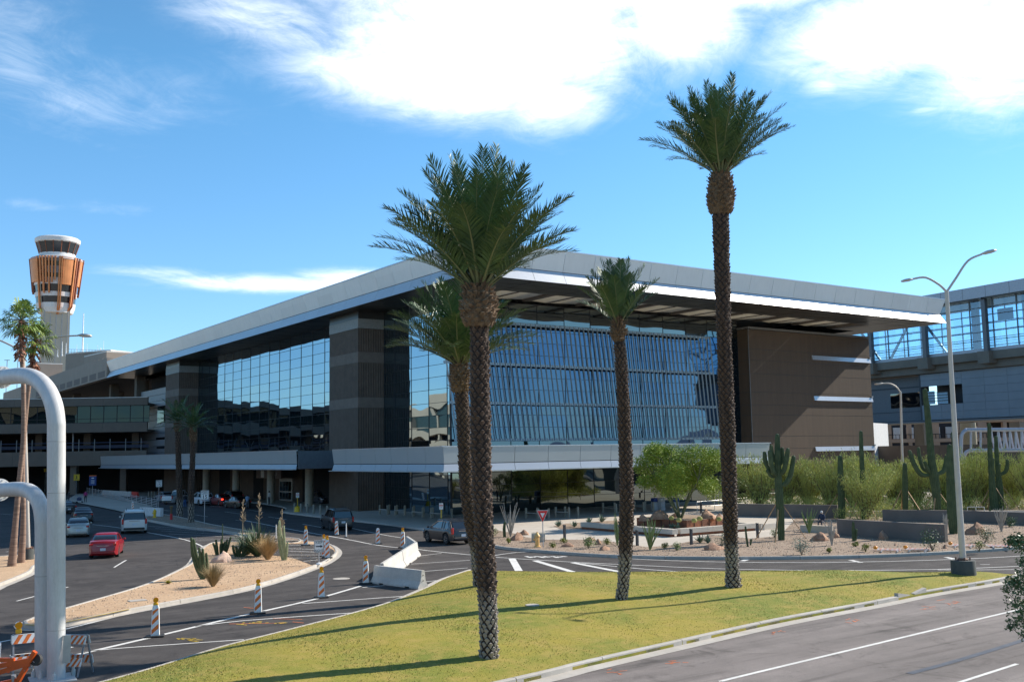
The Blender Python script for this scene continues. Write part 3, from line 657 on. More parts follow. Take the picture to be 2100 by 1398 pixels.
# canopies over the pavement
CX, CY = 43.0, 71.6
def canopy(name, x0, x1, y0, y1, sides):
    fascia(T, x0, x1, y0, y1, 4.72, 5.18, 6.70, .16, sides, step=3.2, names=(name+'_panels', name+'_band'), cop=.07)
cq = MB()
fascia(T, CX, 86.0, CY, 92.9, 4.68, 5.28, 6.66, .14, 'L', 3.2, ('canopy_panels', 'canopy_band'), .07, (METALC, METALD))
fascia(T, CX, 82.5, CY, 92.9, 4.68, 5.28, 6.66, .14, 'F', 3.65, ('canopy_panels', 'canopy_band'), .07, (METALC, METALD))
fascia(T, CX, 44, 101.8, 188, 4.78, 5.3, 6.70, .14, 'L', 3.65, ('canopy_panels', 'canopy_band'), .07, (METALC, METALD))
for (a, b, c, d) in ((CX+.3, GX-.1, CY+.3, 92.9), (GX-.1, 82.45, CY+.3, GY-.1), (CX+.3, GX-.1, 101.9, 188)):
    cq.mi(0).bx(a, b, c, d, 6.35, 6.58); cq.mi(1).bx(a-.12, b, c-.12 if c < 90 else c, d, 4.76, 4.82)
cq.mi(2).bx(CX+.2, 52.7, 101.65, 101.8, 4.80, 6.68)
cq.mi(1).bx(CX+.3, 52.5, 92.75, 92.95, 4.8, 6.6); cq.mi(3).bx(82.3, 82.5, CY+.2, GY-.2, 4.8, 6.6)
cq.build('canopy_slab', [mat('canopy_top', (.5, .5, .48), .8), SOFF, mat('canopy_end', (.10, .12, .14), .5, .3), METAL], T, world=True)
le = MB(); le.bx(CX-.35, CX+.02, CY-.2, 92.9, 4.60, 4.675); le.bx(CX-.35, 82.6, CY-.37, CY+.02, 4.604, 4.672); le.bx(CX-.3, CX+.02, 101.8, 188, 4.70, 4.775); le.build('canopy_drip_edge', METALC, T, world=True)
# fixed columns under the far canopy, entrance wall
for y in (115.7, 128.0, 141, 154): T_c = MB().cyl((50.6, y, .12), .52, 4.65, 20); T_c.build('round_column', mat('cream_column', (.42, .38, .30), .7), T, smooth=40, world=True)
gw = MB(); y = 108.0
for i, (a, b, k_) in enumerate(((108, 116, 2), (116, 128, 2), (128, 131.2, 0), (135.6, 142, 0), (142, 146, 2), (146, 156, 0), (156, 161, 2), (161, 172, 0), (172, 178, 2), (178, 190, 0))):
    gw.mi(k_).bx(55, 55.5, a, b, .1, 4.75)
gw.mi(2).bx(55.4, 62, 108, 190, 4.3, 4.74); gw.mi(1).bx(55, 55.5, 131.2, 135.6, 3.1, 4.75); gw.mi(3).bx(61.5, 62, 108, 190, .1, 4.74)
gw.build('entrance_wall', [STONE, BEIGE, DARK, DARK], T, world=True)
er = MB(); er.mi(0).bx(54.85, 54.98, 131.1, 135.7, .15, 3.2); 
for a in (131.4, 132.45, 133.5, 134.55):
    for c, d in ((.35, 1.3), (1.45, 2.75)): er.mi(1).bx(54.80, 54.86, a, a+.9, c, d)
er.build('entrance_door', [mat('door_frame', (.45, .43, .38), .5, .3), GLASSD], T, world=True)
sg = MB(); sg.mi(0).bx(52.2, 52.35, 128.5, 137.5, 3.25, 4.45); sg.mi(1).bx(52.17, 52.2, 134.6, 135.7, 3.35, 4.35); sg.build('entrance_sign', [mat('sign_bronze', (.16, .12, .10), .5), mat('sign_white', (.7, .68, .62), .6)], T, world=True)
tm = text_mesh('TERMINAL 3', .55, mat('sign_letters', (.75, .75, .72), .6), T, 'sign_lettering', rot=(R2(90), 0, R2(-90)))
tm.location = Vector((52.15, 131.4, 3.85))-T.location
# silver panelled infill between glass and the old building
mw = MB(); 
for i in range(12): mw.mi(0 if i % 3 else 1).bx(52.7-.01*(i % 2), 53.2, 182.5, 199.5, 5.0+i*1.16, 6.1+i*1.16)
mw.mi(2).bx(52.62, 52.7, 182.8, 188.0, 12.6, 15.6); mw.mi(2).bx(52.62, 52.7, 183, 188.5, 9.6, 10.0); mw.mi(2).bx(52.62, 52.7, 183, 188.0, 8.0, 8.4)
mw.build('silver_panel_wall', [mat('panel_grey', (.20, .21, .225), .5, .4), mat('panel_grey_light', (.27, .28, .29), .5, .4), GLASSD], T, world=True)
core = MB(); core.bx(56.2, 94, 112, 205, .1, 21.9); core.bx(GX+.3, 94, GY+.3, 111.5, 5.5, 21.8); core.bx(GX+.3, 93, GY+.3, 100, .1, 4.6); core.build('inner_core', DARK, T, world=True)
ms = MB(); a = PXp(410, 659, 60); 
tag(MB().tube([(0, 0, 0), (0, 0, 4.2)], [.09, .05], 8).build('roof_mast', METALB, loc=(58, 160.5, 24.7)), 'thin white mast standing on the silver roof of the terminal', 'mast')

# ================================================================ older wing, rooftop boxes
Wg = thing('old_terminal_wing', (48, 206, 0), 'older beige concrete terminal wing with stacked open decks and a long beige parapet', 'terminal wing')
pf = MB(); 
for i in range(34):
    y0 = 206.1+i*3.65; pf.bx(47.85, 49.0, y0, y0+3.62, 21.95, 25.9+min(i, 3)*.12)
pf.mi(1)
for i in range(10): y0 = 207.5+i*7.3; pf.bx(47.82, 47.86, y0, y0+5.6, 22.25, 23.5)
BEIGE2 = mat('sunlit_tone_precast', (.34, .275, .22), .85, var=.06, scale=.5, fine=.05, fscale=8)  # paler copy of the beige precast, sunlit look put into its colour
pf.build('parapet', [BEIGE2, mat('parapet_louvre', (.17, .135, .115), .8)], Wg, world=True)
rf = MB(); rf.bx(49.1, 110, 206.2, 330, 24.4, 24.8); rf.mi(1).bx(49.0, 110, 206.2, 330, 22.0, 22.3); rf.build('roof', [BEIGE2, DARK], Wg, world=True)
dirw = Vector((-.82, .573, 0)).normalized(); nw = Vector((-dirw.y, dirw.x, 0)); nw = -nw if nw.y > 0 else nw
w0 = Vector((49.9, 188.1, 0)); angw = math.atan2(dirw.y, dirw.x)
def wbox(mb, s0, s1, d0, d1, z0, z1):
    c = w0+dirw*((s0+s1)/2)-nw*((d0+d1)/2); mb.box((c.x, c.y, (z0+z1)/2), (abs(s1-s0), abs(d1-d0), abs(z1-z0)), angw)
pb_ = MB()
for z0, z1 in ((15.85, 17.2), (11.1, 12.75), (5.2, 7.75)):
    for i in range(9): wbox(pb_, -1+i*8, -1+i*8+7.97, 0, .5, z0, z1)
    wbox(pb_, -1, 71, .5, 14, z0, z0+.4)
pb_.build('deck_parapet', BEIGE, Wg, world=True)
tp = MB(); wbox(tp, -1, 71, -.06, .56, 17.22, 17.34); tp.build('parapet_cap', mat('cap_pale', (.7, .66, .6), .7), Wg, world=True)
gl_ = MB(); fr_ = MB(); wbox(gl_, -1, 71, 1.0, 1.1, 12.75, 15.85)
for i in range(30): wbox(fr_, i*2.4, i*2.4+.1, .92, 1.0, 12.75, 15.85)
wbox(fr_, -1, 71, .93, .99, 13.5, 13.58); wbox(fr_, -1, 71, .93, .99, 12.76, 12.9)
gl_.build('deck_glass', GLASSW, Wg, world=True); fr_.build('deck_glass_frame', MULL, Wg, world=True)
for i in range(26): rl = MB(); wbox(rl, i*2.8, i*2.8+.12, .2, .3, 7.75, 9.9); rl.build('deck_post', mat('post_grey', (.25, .24, .22), .6), Wg, world=True)
rl = MB(); wbox(rl, -1, 71, .22, .26, 9.2, 9.3); wbox(rl, -1, 71, 6, 6.2, 8.3, 8.9); rl.build('deck_rail', mat('rail_blue', (.04, .06, .12), .6), Wg, world=True)
for i in range(8):
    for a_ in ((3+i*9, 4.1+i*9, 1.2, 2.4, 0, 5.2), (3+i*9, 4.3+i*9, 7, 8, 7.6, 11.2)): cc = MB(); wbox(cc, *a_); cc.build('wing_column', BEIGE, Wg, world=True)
bkw = MB(); wbox(bkw, -1, 71, 13.5, 14, 0, 11.1); wbox(bkw, -1, 71, 13.0, 13.4, 7.7, 11.1)
bkw.build('back_wall', DARK, Wg, world=True)
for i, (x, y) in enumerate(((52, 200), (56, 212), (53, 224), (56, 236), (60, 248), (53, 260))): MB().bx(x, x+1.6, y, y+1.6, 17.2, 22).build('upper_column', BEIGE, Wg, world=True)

def rooftop(name, px0, px1, ytop, ybot, depth, dd, label, extra=None):
    a = PD(px0, ybot, depth); b = PD(px1, ybot, depth+dd); zt = PD(px0, ytop, depth).z
    d = Vector((b.x-a.x, b.y-a.y, 0)); n = Vector((d.y, -d.x, 0)).normalized()
    mb = MB(); pts = [(a.x, a.y), (b.x, b.y), (b.x-n.x*14, b.y-n.y*14), (a.x-n.x*14, a.y-n.y*14)]
    mb.prism(pts, 24, zt); mb.mi(1).prism([(p[0], p[1]) for p in pts], zt+.003, zt+.25)
    return tag(mb.build(name, [BEIGE2, mat('cap_pale', (.7, .66, .6), .7)]), label, 'rooftop block'), zt
rb, zt1 = rooftop('rooftop_block', 134, 226, 726, 758, 232, -6, 'tall plain beige plant room on the wing roof, right of the control tower shaft')
rb2, zt2 = rooftop('rooftop_block', 66, 128, 745, 765, 262, 4, 'lower beige rooftop box at the foot of the control tower')
rb3, zt3 = rooftop('rooftop_block', 172, 218, 732, 745, 224, -10, 'small beige box set against the tall plant room on the wing roof')
for px, yt, yb, dep, r, lb in ((169, 641, 724, 236, .16, 'tall white antenna mast on the beige rooftop plant room'), (157, 706, 726, 233, .05, 'short whip antenna left of the tall white mast'), (178, 705, 726, 233, .05, 'short whip antenna right of the tall white mast'), (200, 707, 727, 232, .05, 'short whip antenna in the middle of the plant room roof'), (206, 713, 727, 232, .16, 'stubby white cylinder antenna near the right end of the plant room'), (212, 698, 727, 232, .05, 'thin lattice antenna at the right end of the plant room roof'), (127, 700, 728, 233, .09, 'white antenna nearest the control tower shaft'), (135, 703, 728, 233, .09, 'white antenna on the left corner of the plant room'), (118, 716, 730, 233, .07, 'shortest white antenna left of the plant room corner')):
    b = PD(px, yb, dep); h = PD(px, yt, dep).z-b.z
    a_ = MB(); a_.tube([(0, 0, 0), (0, 0, h*.35), (0, 0, h)], [r*1.4, r, r*.6], 8); a_.cyl((0, 0, -.2), r*2.5, .25, 8)
    tag(a_.build('antenna', mat('antenna_white', (.8, .8, .8), .5), loc=b), lb, 'antenna', 'antennas on the wing roof')
# rooftop railing
ra = PD(140, 726, 231.5); rb_ = PD(226, 728, 225.5); rr = MB()
for i in range(15):
    p = ra+(rb_-ra)*(i/14); rr.tube([p, p+Vector((0, 0, 1.1))], .04, 5)
for h in (.55, 1.1): rr.tube([ra+Vector((0, 0, h)), rb_+Vector((0, 0, h))], .04, 5)
tag(rr.build('rooftop_railing', mat('rail_grey', (.25, .25, .25), .5, .4)), 'thin grey safety railing along the edge of the plant room roof', 'railing')
# ================================================================ palms
def leafmat(name, c, c2, rough=.45, spec=.5, scale=1.2):
    m = mat(name, c, rough, col2=c2, scale=scale, spec=spec); b = m.node_tree.nodes['Principled BSDF']
    return m
FROND = leafmat('palm_frond', (.026, .068, .026), (.085, .15, .042), .5, .45)
FRONDB = leafmat('palm_frond_bright', (.055, .10, .03), (.13, .17, .045), .4, .5)
RACH = mat('palm_rachis', (.16, .17, .07), .5)
def trunk_mat(nm):
    m = mat(nm, *({'palm_bark': ((.045, .026, .017), .9), 'bark_lip': ((.09, .055, .037), .6)}[nm]), col2={'palm_bark': (.125, .075, .047), 'bark_lip': (.27, .19, .14)}[nm], scale=7, fine=.3, fscale=30); t = NT(m.node_tree); b = t.n['Principled BSDF']
    c = b.inputs['Base Color'].links[0].from_socket; tc = t.add('ShaderNodeTexCoord'); z = t.add('ShaderNodeSeparateXYZ', {0: tc.outputs['Object']}).outputs[2]
    nz = t.add('ShaderNodeTexNoise', {'Vector': tc.outputs['Object'], 'Scale': 2.0}).outputs[0]
    f = t.ramp(t.math('ADD', t.math('DIVIDE', z, 4.0), t.math('MULTIPLY', t.math('SUBTRACT', nz, .5), .2)), [(.36, 1.0), (.50, 0.0)])
    t.l.new(t.mix(f, c, (.30, .26, .22)), b.inputs['Base Color']); return m
BARK = trunk_mat('palm_bark'); LIP = trunk_mat('bark_lip'); BARKM = mat('palm_bark_mesh', (.03, .018, .012), .95, var=.3, scale=8)
LIPB = mat('boss_lip', (.24, .155, .09), .85, col2=(.42, .31, .21), scale=6)
BOSS = mat('palm_boss', (.075, .045, .025), .9, col2=(.22, .135, .07), scale=7, fine=.3, fscale=25)
def frond(mb, base, az, el, L, droop, nl=44, ll=.55, lw=.034, twist=0.0, r=rnd, vee=.35):
    N = 14; pts = []; p = Vector(base); d = None
    for i in range(N+1):
        t = i/N; e = el-droop*t**1.6; d = Vector((math.cos(e)*math.cos(az+twist*t), math.cos(e)*math.sin(az+twist*t), math.sin(e))); pts.append((p.copy(), d)); p = p+d*(L/N)
    mb.mi(1); w = .028*L/3
    rows = []
    for i, (q, d) in enumerate(pts):
        s = d.cross(Vector((0, 0, 1))).normalized() if abs(d.z) < .999 else Vector((1, 0, 0)); u = s.cross(d); ww = w*(1.3-1.15*i/N)
        rows.append([q+s*ww, q+u*ww*.7, q-s*ww, q-u*ww*.5])
    mb.loft(rows, True); mb.mi(0)
    o = len(mb.v); vs = []; fs = []
    for k in range(nl):
        t = .16+.84*(k+.5)/nl; fi = t*N; i = min(int(fi), N-1); f = fi-i
        q = pts[i][0].lerp(pts[i+1][0], f); d = pts[i][1].lerp(pts[i+1][1], f).normalized()
        s = d.cross(Vector((0, 0, 1)))
        s = s.normalized() if s.length > 1e-3 else Vector((1, 0, 0)); u = s.cross(d)
        l0 = ll*(.45+.55*math.sin(math.pi*min(1, .18+.72*t)))*(1-.5*max(0, t-.8)/.2)*L/3.2
        for sg in (-1, 1):
            fwd = .55+.5*t+r.uniform(-.12, .12)
            dr = (s*sg*(1.0-.30*t)+d*fwd+u*(vee+r.uniform(-.28, .28))).normalized(); l = l0*r.uniform(.8, 1.1)
            wd = dr.cross(u).normalized()*(lw*.5)*(1 if r.random() < .5 else .8)+u*r.uniform(-.3, .3)*lw*.5
            mid = q+dr*l*.5; tipp = q+dr*l+Vector((0, 0, -1))*l*r.uniform(.02, .16)
            b_ = o+len(vs); vs += [q-wd*.5, q+wd*.5, mid+wd, mid-wd, tipp]; fs += [(b_, b_+1, b_+2, b_+3), (b_+3, b_+2, b_+4)]
    mb.v += [tuple(v) for v in vs]; mb.f += fs; mb.m += [0]*len(fs)
def bark_scales(mb, path, rad, pitch=.11, n=10, out=.05, k=0, seed=1):
    r = random.Random(seed); D = [0]
    for a, b in zip(path, path[1:]): D.append(D[-1]+(b-a).length)
    H = D[-1]; rows = int(H/pitch)
    for i in range(rows):
        h = (i+.5)*pitch; j = 0
        while j < len(D)-2 and D[j+1] < h: j += 1
        f = (h-D[j])/(D[j+1]-D[j]); c = path[j].lerp(path[j+1], f); R_ = rad[j]*(1-f)+rad[j+1]*f; ax = (path[j+1]-path[j]).normalized()
        u = ax.cross(Vector((0, 1, 0))).normalized(); v = ax.cross(u)
        for a in range(n):
            an = 2*math.pi*(a+.5*(i % 2))/n+r.uniform(-.06, .06); hw = math.pi/n*r.uniform(.78, 1.0); o = r.uniform(.35, 1.35)*out; an += r.uniform(-.10, .10)
            def pt(da, dz, oo): return c+(u*math.cos(an+da)+v*math.sin(an+da))*(R_+oo)+ax*dz
            # a blunt, up-pointing leaf base: thick lip at its top
            b = len(mb.v); mb.v += [tuple(pt(0, -pitch*1.0, -.015)), tuple(pt(hw, 0, -.01)), tuple(pt(hw*.35, pitch*.55, o)), tuple(pt(-hw*.35, pitch*.55, o)), tuple(pt(-hw, 0, -.01)), tuple(pt(0, pitch*.75, -.02))]
            mb.f += [(b, b+1, b+2, b+3), (b, b+3, b+4), (b+2, b+1, b+5), (b+3, b+2, b+5), (b+4, b+3, b+5)]; mb.m += [k, k, 2, 2, 2]
def date_palm(base, tr, boss, nfr, fl, label, seed, el=(15, 88), fm=None, wid=None, bossw=.5, nl=44, lw=.034, ll=.55, group=None, droop=(.5, 1.1), out=.055, pitch=.13, jut=0.0, sc=8):
    """tr: [(px, py, halfwidth px)] bottom to top; boss: (px, ytop, ybottom, halfwidth px)"""
    r = random.Random(seed); dep = depth_of(base); T_ = thing('date_palm', base, label, 'palm tree', group=group)
    k = dep/FPX
    path = [PD(x, y, dep)-Vector(base) for x, y, w in tr]; path[0] = Vector((path[0].x, path[0].y, -.05)); rad = [w*k for x, y, w in tr]
    pp = spl(path, 6); rr = list(np.interp(np.linspace(0, len(rad)-1, len(pp)), range(len(rad)), rad))
    mb = MB(); mb.mi(1).tube(pp, [x*.93 for x in rr], 14); bark_scales(mb, pp, [x*.93 for x in rr], pitch, sc, out, 0, seed)
    mb.build('trunk', [BARK, BARKM, LIP], T_)
    bx_, yt, yb, bw = boss; c0 = PD(bx_, yb, dep)-Vector(base); c1 = PD(bx_+.0, yt, dep)-Vector(base); H = (c1-c0).length; bw *= k
    bp = [c0+(c1-c0)*(i/8) for i in range(9)]; br = [bw*v for v in (.74, .92, 1, 1.02, 1.0, .95, .85, .68, .42)]
    bm = MB(); bm.tube(bp, [x*.9 for x in br], 16); bark_scales(bm, bp, [x*.9 for x in br], .12, 11, .11, 0, seed+1)
    for i in range(130):   # frayed sheaths and cut stubs near the top
        a = r.random()*6.28; h = r.uniform(.1, 1.0); q = c0.lerp(c1, h); R_ = float(np.interp(h*8, range(9), br)); d = Vector((math.cos(a), math.sin(a), r.uniform(.5, 1.6))).normalized()
        p0 = q+Vector((math.cos(a), math.sin(a), 0))*R_*.85; bm.bar(p0, p0+d*r.uniform(.10, .26), .055, .02)
    bm.build('leaf_base_boss', [BOSS, BARKM, LIPB], T_)
    cr = MB(); top = c1
    for i in range(nfr):
        u = (i+.5)/nfr; az = i*2.39996+r.uniform(-.15, .15); e = R2(el[1]-(el[1]-el[0])*u**.75)+r.uniform(-.08, .08)
        L = fl*k*(1.02-.10*u)*r.uniform(.88, 1.06); dp = droop[0]+(droop[1]-droop[0])*u
        frond(cr, top+Vector((math.cos(az), math.sin(az), 0))*.16*bw/.5+Vector((0, 0, -.25*u)), az, e, L, dp*r.uniform(.75, 1.15), nl, ll, lw, r.uniform(-.15, .15), r)
    cr.build('crown', [fm or FROND, RACH], T_)
    return T_
b1 = P(1003, 1360, .12); b1.z = .1
DP1 = date_palm(Vector((b1.x, b1.y, lawnz(b1.x, b1.y))), [(1003, 1362, 20), (1002, 1280, 18), (998, 1180, 20), (991, 1060, 19), (986, 900, 21), (984, 780, 20), (983, 690, 19), (982, 660, 20)], (982, 578, 668, 38), 66, 256, 'big foreground date palm with the fullest crown and thickest trunk, left of centre', 11, el=(34, 88), droop=(.18, .75), group='tall palms on the lawn', ll=.72, lw=.038, nl=62)
b3 = P(1505, 1220, .12)
date_palm(Vector((b3.x, b3.y, lawnz(b3.x, b3.y))), [(1505, 1222, 17), (1501, 1150, 13), (1497, 1050, 15), (1494, 950, 16), (1490, 830, 16), (1485, 700, 15), (1481, 560, 16), (1478, 460, 17), (1478, 435, 18)], (1478, 350, 438, 28), 60, 182, 'tallest date palm on the right of the lawn with a spreading crown against the clouds', 23, el=(38, 88), droop=(.12, .70), group='tall palms on the lawn', ll=.64, lw=.038, nl=60)
b2 = P(1274, 1246, .12)
date_palm(Vector((b2.x, b2.y, lawnz(b2.x, b2.y))), [(1274, 1248, 12), (1279, 1190, 12), (1284, 1100, 15), (1285, 1000, 14), (1281, 880, 13), (1276, 780, 12), (1270, 700, 11)], (1268, 655, 700, 12), 28, 122, 'slender date palm with a small young crown between the two tall palms', 31, el=(45, 88), droop=(.15, .5), group='tall palms on the lawn', nl=40, ll=.8, lw=.045)
b4 = P(987, 1214, .12)
date_palm(Vector((b4.x, b4.y, lawnz(b4.x, b4.y))), [(987, 1216, 16), (981, 1130, 17), (967, 1060, 17), (957, 1000, 14), (952, 900, 14), (946, 800, 14)], (943, 738, 803, 20), 60, 178, 'date palm partly hidden behind the big foreground palm, leaning left with a bluish crown', 43, el=(26, 86), droop=(.35, .85), group='tall palms on the lawn', nl=46, ll=.75, lw=.05)
b5 = P(367, 1058, .13)
DPm = date_palm(b5, [(369, 1059, 7), (368, 1000, 6), (366, 940, 6), (364, 880, 5)], (364, 862, 884, 7), 34, 56, 'dark date palm on the median strip, left of the pair in the building shade', 57, el=(5, 80), nl=24, lw=.06, group='pair of palms on the median strip', pitch=.3, out=.04, sc=8)
b6 = P(393, 1070, .13)
date_palm(b6, [(392, 1071, 6.5), (392, 1000, 6), (395, 940, 5.5), (396, 900, 5)], (396, 872, 905, 7), 34, 54, 'dark date palm on the median strip, right of the pair in the building shade', 59, el=(5, 80), nl=24, lw=.06, group='pair of palms on the median strip', pitch=.3, out=.04, sc=8)

FANM = leafmat('fan_leaf', (.075, .15, .02), (.24, .30, .05), .5, .4); DEAD = mat('dead_fan_skirt', (.16, .06, .035), .9, col2=(.38, .18, .11), scale=5)
FTR = mat('fan_palm_trunk', (.17, .10, .07), .9, col2=(.33, .22, .16), scale=3, stretch=(.3, .3, 3.5))
def fan_palm(base, tr, top, size, label, seed, lobes):
    r = random.Random(seed); dep = depth_of(base); k = dep/FPX; T_ = thing('fan_palm', base, label, 'palm tree', group='fan palms on the left island')
    path = [PD(x, y, dep)-base for x, y, w in tr]; path[0].z = -.05; rad = [w*k for x, y, w in tr]; pp = spl(path, 6); rr = list(np.interp(np.linspace(0, len(rad)-1, len(pp)), range(len(rad)), rad))
    mb = MB(); mb.tube(pp, rr, 12)
    D = 0
    for i in range(1, len(pp)-1, 1): mb.tube([pp[i]-Vector((0, 0, .03)), pp[i]+Vector((0, 0, .03))], rr[i]*1.05, 12)
    mb.build('trunk', FTR, T_, smooth=40)
    sk = MB(); ct = path[-1]
    for i in range(90):
        a = r.random()*6.28; h = r.uniform(-2.0, .1); p0 = ct+Vector((math.cos(a), math.sin(a), 0))*rad[-1]*.9+Vector((0, 0, h)); sk.bar(p0, p0+Vector((math.cos(a)*.25, math.sin(a)*.25, r.uniform(-.45, .15))), .14, .03)
    sk.build('dead_skirt', DEAD, T_)
    cr = MB(); c = PD(top[0], top[1], dep)-base
    for i in range(30):
        u = i/29; az = i*2.4+r.uniform(-.2, .2); e = R2(85-125*u**.8); L = size*k*r.uniform(.55, .75)
        d = Vector((math.cos(e)*math.cos(az), math.cos(e)*math.sin(az), math.sin(e))); h0 = ct+Vector((0, 0, .1)); hub = h0+d*L*.75+Vector((0, 0, -.1)); cr.mi(1).bar(h0, hub, .04, .03); cr.mi(0)
        s = d.cross(Vector((0, 0, 1))).normalized() if abs(d.z) < .99 else Vector((1, 0, 0)); u_ = s.cross(d)
        for q in range(26):
            a = R2(-125+250*q/25); dd = (d*math.cos(a)+s*math.sin(a)).normalized(); l = L*.62*(.75+.25*math.cos(a))*r.uniform(.85, 1.1); w = u_.cross(dd)*l*.052
            m1 = hub+dd*l*.62+u_*r.uniform(-.05, .08); t1 = m1+dd*l*.36+Vector((0, 0, -l*r.uniform(.15, .5))); b = len(cr.v); cr.v += [tuple(hub), tuple(m1+w), tuple(m1-w), tuple(t1)]; cr.f += [(b, b+1, b+2), (b+1, b+3, b+2)]; cr.m += [0, 0]
    cr.build('crown', [FANM, RACH], T_)
fb = P(24, 1160, .13); fan_palm(fb, [(24, 1162, 9), (31, 1080, 6), (40, 980, 5), (48, 900, 5), (48, 800, 4.5), (44, 720, 4), (44, 660, 4)], (44, 640), 62, 'fan palm on the far left whose curving trunk stands nearer the frame edge', 5, 0)
fb2 = P(43, 1153, .13); fan_palm(fb2, [(43, 1155, 8), (48, 1060, 5), (46, 960, 5), (52, 860, 4.5), (62, 770, 4), (72, 700, 4)], (76, 670), 56, 'second fan palm just right of its twin, crown overlapping the control tower', 9, 0)

# ================================================================ cacti
CACT = mat('saguaro_skin', (.038, .064, .026), .8, col2=(.085, .115, .05), scale=2.5, fine=.25, fscale=50)
CACTL = mat('pale_cactus', (.20, .24, .12), .8, col2=(.36, .38, .22), scale=5, fine=.2, fscale=40)
SPINE = mat('spine_ridge', (.26, .24, .15), .9, var=.2, scale=20)
def ribbed(mb, pts, rads, n=26, cap=True):
    ps = spl(pts, 5); rr = list(np.interp(np.linspace(0, len(rads)-1, len(ps)), range(len(rads)), rads))
    d = (ps[-1]-ps[-2]).normalized(); R_ = rr[-1]; e = ps[-1].copy()
    for s_, q in ((.45, .90), (.78, .66), (.97, .25)): ps.append(e+d*R_*s_*1.2); rr.append(R_*q)
    k0 = len(mb.f); mb.tube(ps, rr, n, ribs=.17)
    # narrow spine-lit ridges
    return mb
def saguaro(base, body, arms, label, props=3, name='saguaro_cactus', m=None, group='saguaro cacti in the gravel bed', cat='cactus', pr_h=1.3, n=26):
    dep = depth_of(base); k = dep/FPX; T_ = thing(name, base, label, cat, group=group); r = random.Random(int(base.x*100))
    def W(l): return [PD(x, y, dep)-base for x, y, w in l], [w*k for x, y, w in l]
    mb = MB(); p, q = W(body); p[0].z = -.03; ribbed(mb, p, q, n); mb.build('trunk', m or CACT, T_, smooth=25)
    for a in arms:
        am = MB(); p, q = W([(x, y, w) for x, y, w in a[0]]); dz = a[1]*q[0]*2 if len(a) > 1 else 0
        vd = Vector((fw.x, fw.y, 0)).normalized()
        p = [v-vd*dz*(i/(len(p)-1))**.5 for i, v in enumerate(p)]
        ribbed(am, p, q, 18); am.build('arm', m or CACT, T_, smooth=25)
    if props:
        WD = mat('timber_prop', (.40, .24, .12), .8, var=.25, scale=3)
        for i in range(props):
            a = 2*math.pi*(i+.3)/props+r.uniform(-.3, .3); pm = MB(); rad = body[0][2]*k; h = pr_h*r.uniform(.9, 1.1)
            pm.bar((math.cos(a)*rad*.9, math.sin(a)*rad*.9, h), (math.cos(a)*(rad+h*.62), math.sin(a)*(rad+h*.62), -.02), .09, .045); pm.build('timber_prop', WD, T_)
    return T_
def z4(l): return [(1480+x/3.387, 850+y/3.387, w/3.387/2) for x, y, w in l]
Gz = .147
saguaro(P(1602, 1107, Gz), z4([(415, 870, 44), (408, 700, 54), (398, 540, 56), (392, 420, 50), (388, 300, 44), (387, 150, 32)]),
        [(z4([(380, 410, 24), (340, 385, 30), (308, 330, 34), (300, 270, 26)]), -.5), (z4([(385, 425, 24), (355, 400, 32), (335, 330, 34), (324, 262, 28)]), 1.6), (z4([(375, 330, 20), (358, 290, 30), (350, 222, 26)]), -1), (z4([(375, 430, 18), (340, 425, 24), (318, 392, 22)]), .5),
         (z4([(405, 350, 20), (425, 310, 28), (426, 240, 26)]), -1), (z4([(400, 420, 24), (425, 390, 34), (440, 320, 36), (450, 248, 30)]), 1.5), (z4([(405, 490, 26), (440, 480, 34), (475, 420, 36), (497, 300, 30)]), .3)],
        'many armed saguaro in the front of the gravel bed, braced with timber props', 4, pr_h=2.2)
saguaro(P(1726, 1063, Gz), z4([(835, 715, 50), (832, 600, 50), (826, 450, 44), (823, 300, 32)]), [], 'armless saguaro behind the left end of the grey garden wall', 3, pr_h=1.9)
saguaro(P(1771, 1063, Gz), z4([(985, 715, 44), (985, 560, 36), (976, 400, 34), (970, 250, 30), (967, 125, 24)]), [(z4([(985, 560, 18), (966, 530, 24), (961, 480, 22)]), .5)], 'tall thin saguaro with one short arm, standing against the brown wall end', 3, pr_h=1.9)
saguaro(P(1856, 1065, Gz), z4([(1275, 730, 34), (1275, 600, 42), (1273, 450, 38), (1272, 350, 28)]), [], 'short armless saguaro behind the middle of the grey garden wall', 3, pr_h=2.4)
saguaro(P(1924, 1067, Gz), [(1924, 1067, 5), (1921, 1020, 8), (1915, 977, 9.5), (1910, 940, 7.5), (1905, 879, 6.5), (1900, 830, 5.5), (1897, 802, 5)],
        [(z4([(1440, 418, 24), (1385, 415, 32), (1335, 345, 34), (1305, 260, 26)]), .2), (z4([(1440, 400, 20), (1405, 370, 28), (1385, 300, 28), (1379, 240, 26)]), -1.4), (z4([(1460, 410, 16), (1430, 385, 24), (1405, 335, 24)]), 1.4), (z4([(1490, 412, 24), (1540, 395, 32), (1560, 350, 34), (1566, 300, 30)]), -.5)],
        'tallest saguaro, rising well above the shrubs beside the street lamp with arms curling up', 4, pr_h=2.4)
saguaro(P(1955, 1094, Gz), z4([(1610, 825, 52), (1600, 700, 66), (1590, 500, 56), (1585, 350, 48), (1583, 225, 36)]), [(z4([(1600, 480, 20), (1618, 468, 22)]), .4), (z4([(1578, 470, 16), (1562, 452, 16)]), .4)], 'stout saguaro with two knobby buds, immediately left of the tall street lamp', 0)
saguaro(P(2039, 1048, Gz), z4([(1895, 665, 60), (1885, 560, 52), (1875, 430, 40), (1863, 250, 32), (1858, 70, 24)]), [(z4([(1890, 430, 22), (1878, 370, 24), (1876, 310, 20)]), .8)], 'tall narrow saguaro on the right with a small arm hugging its trunk', 3, pr_h=2.0)
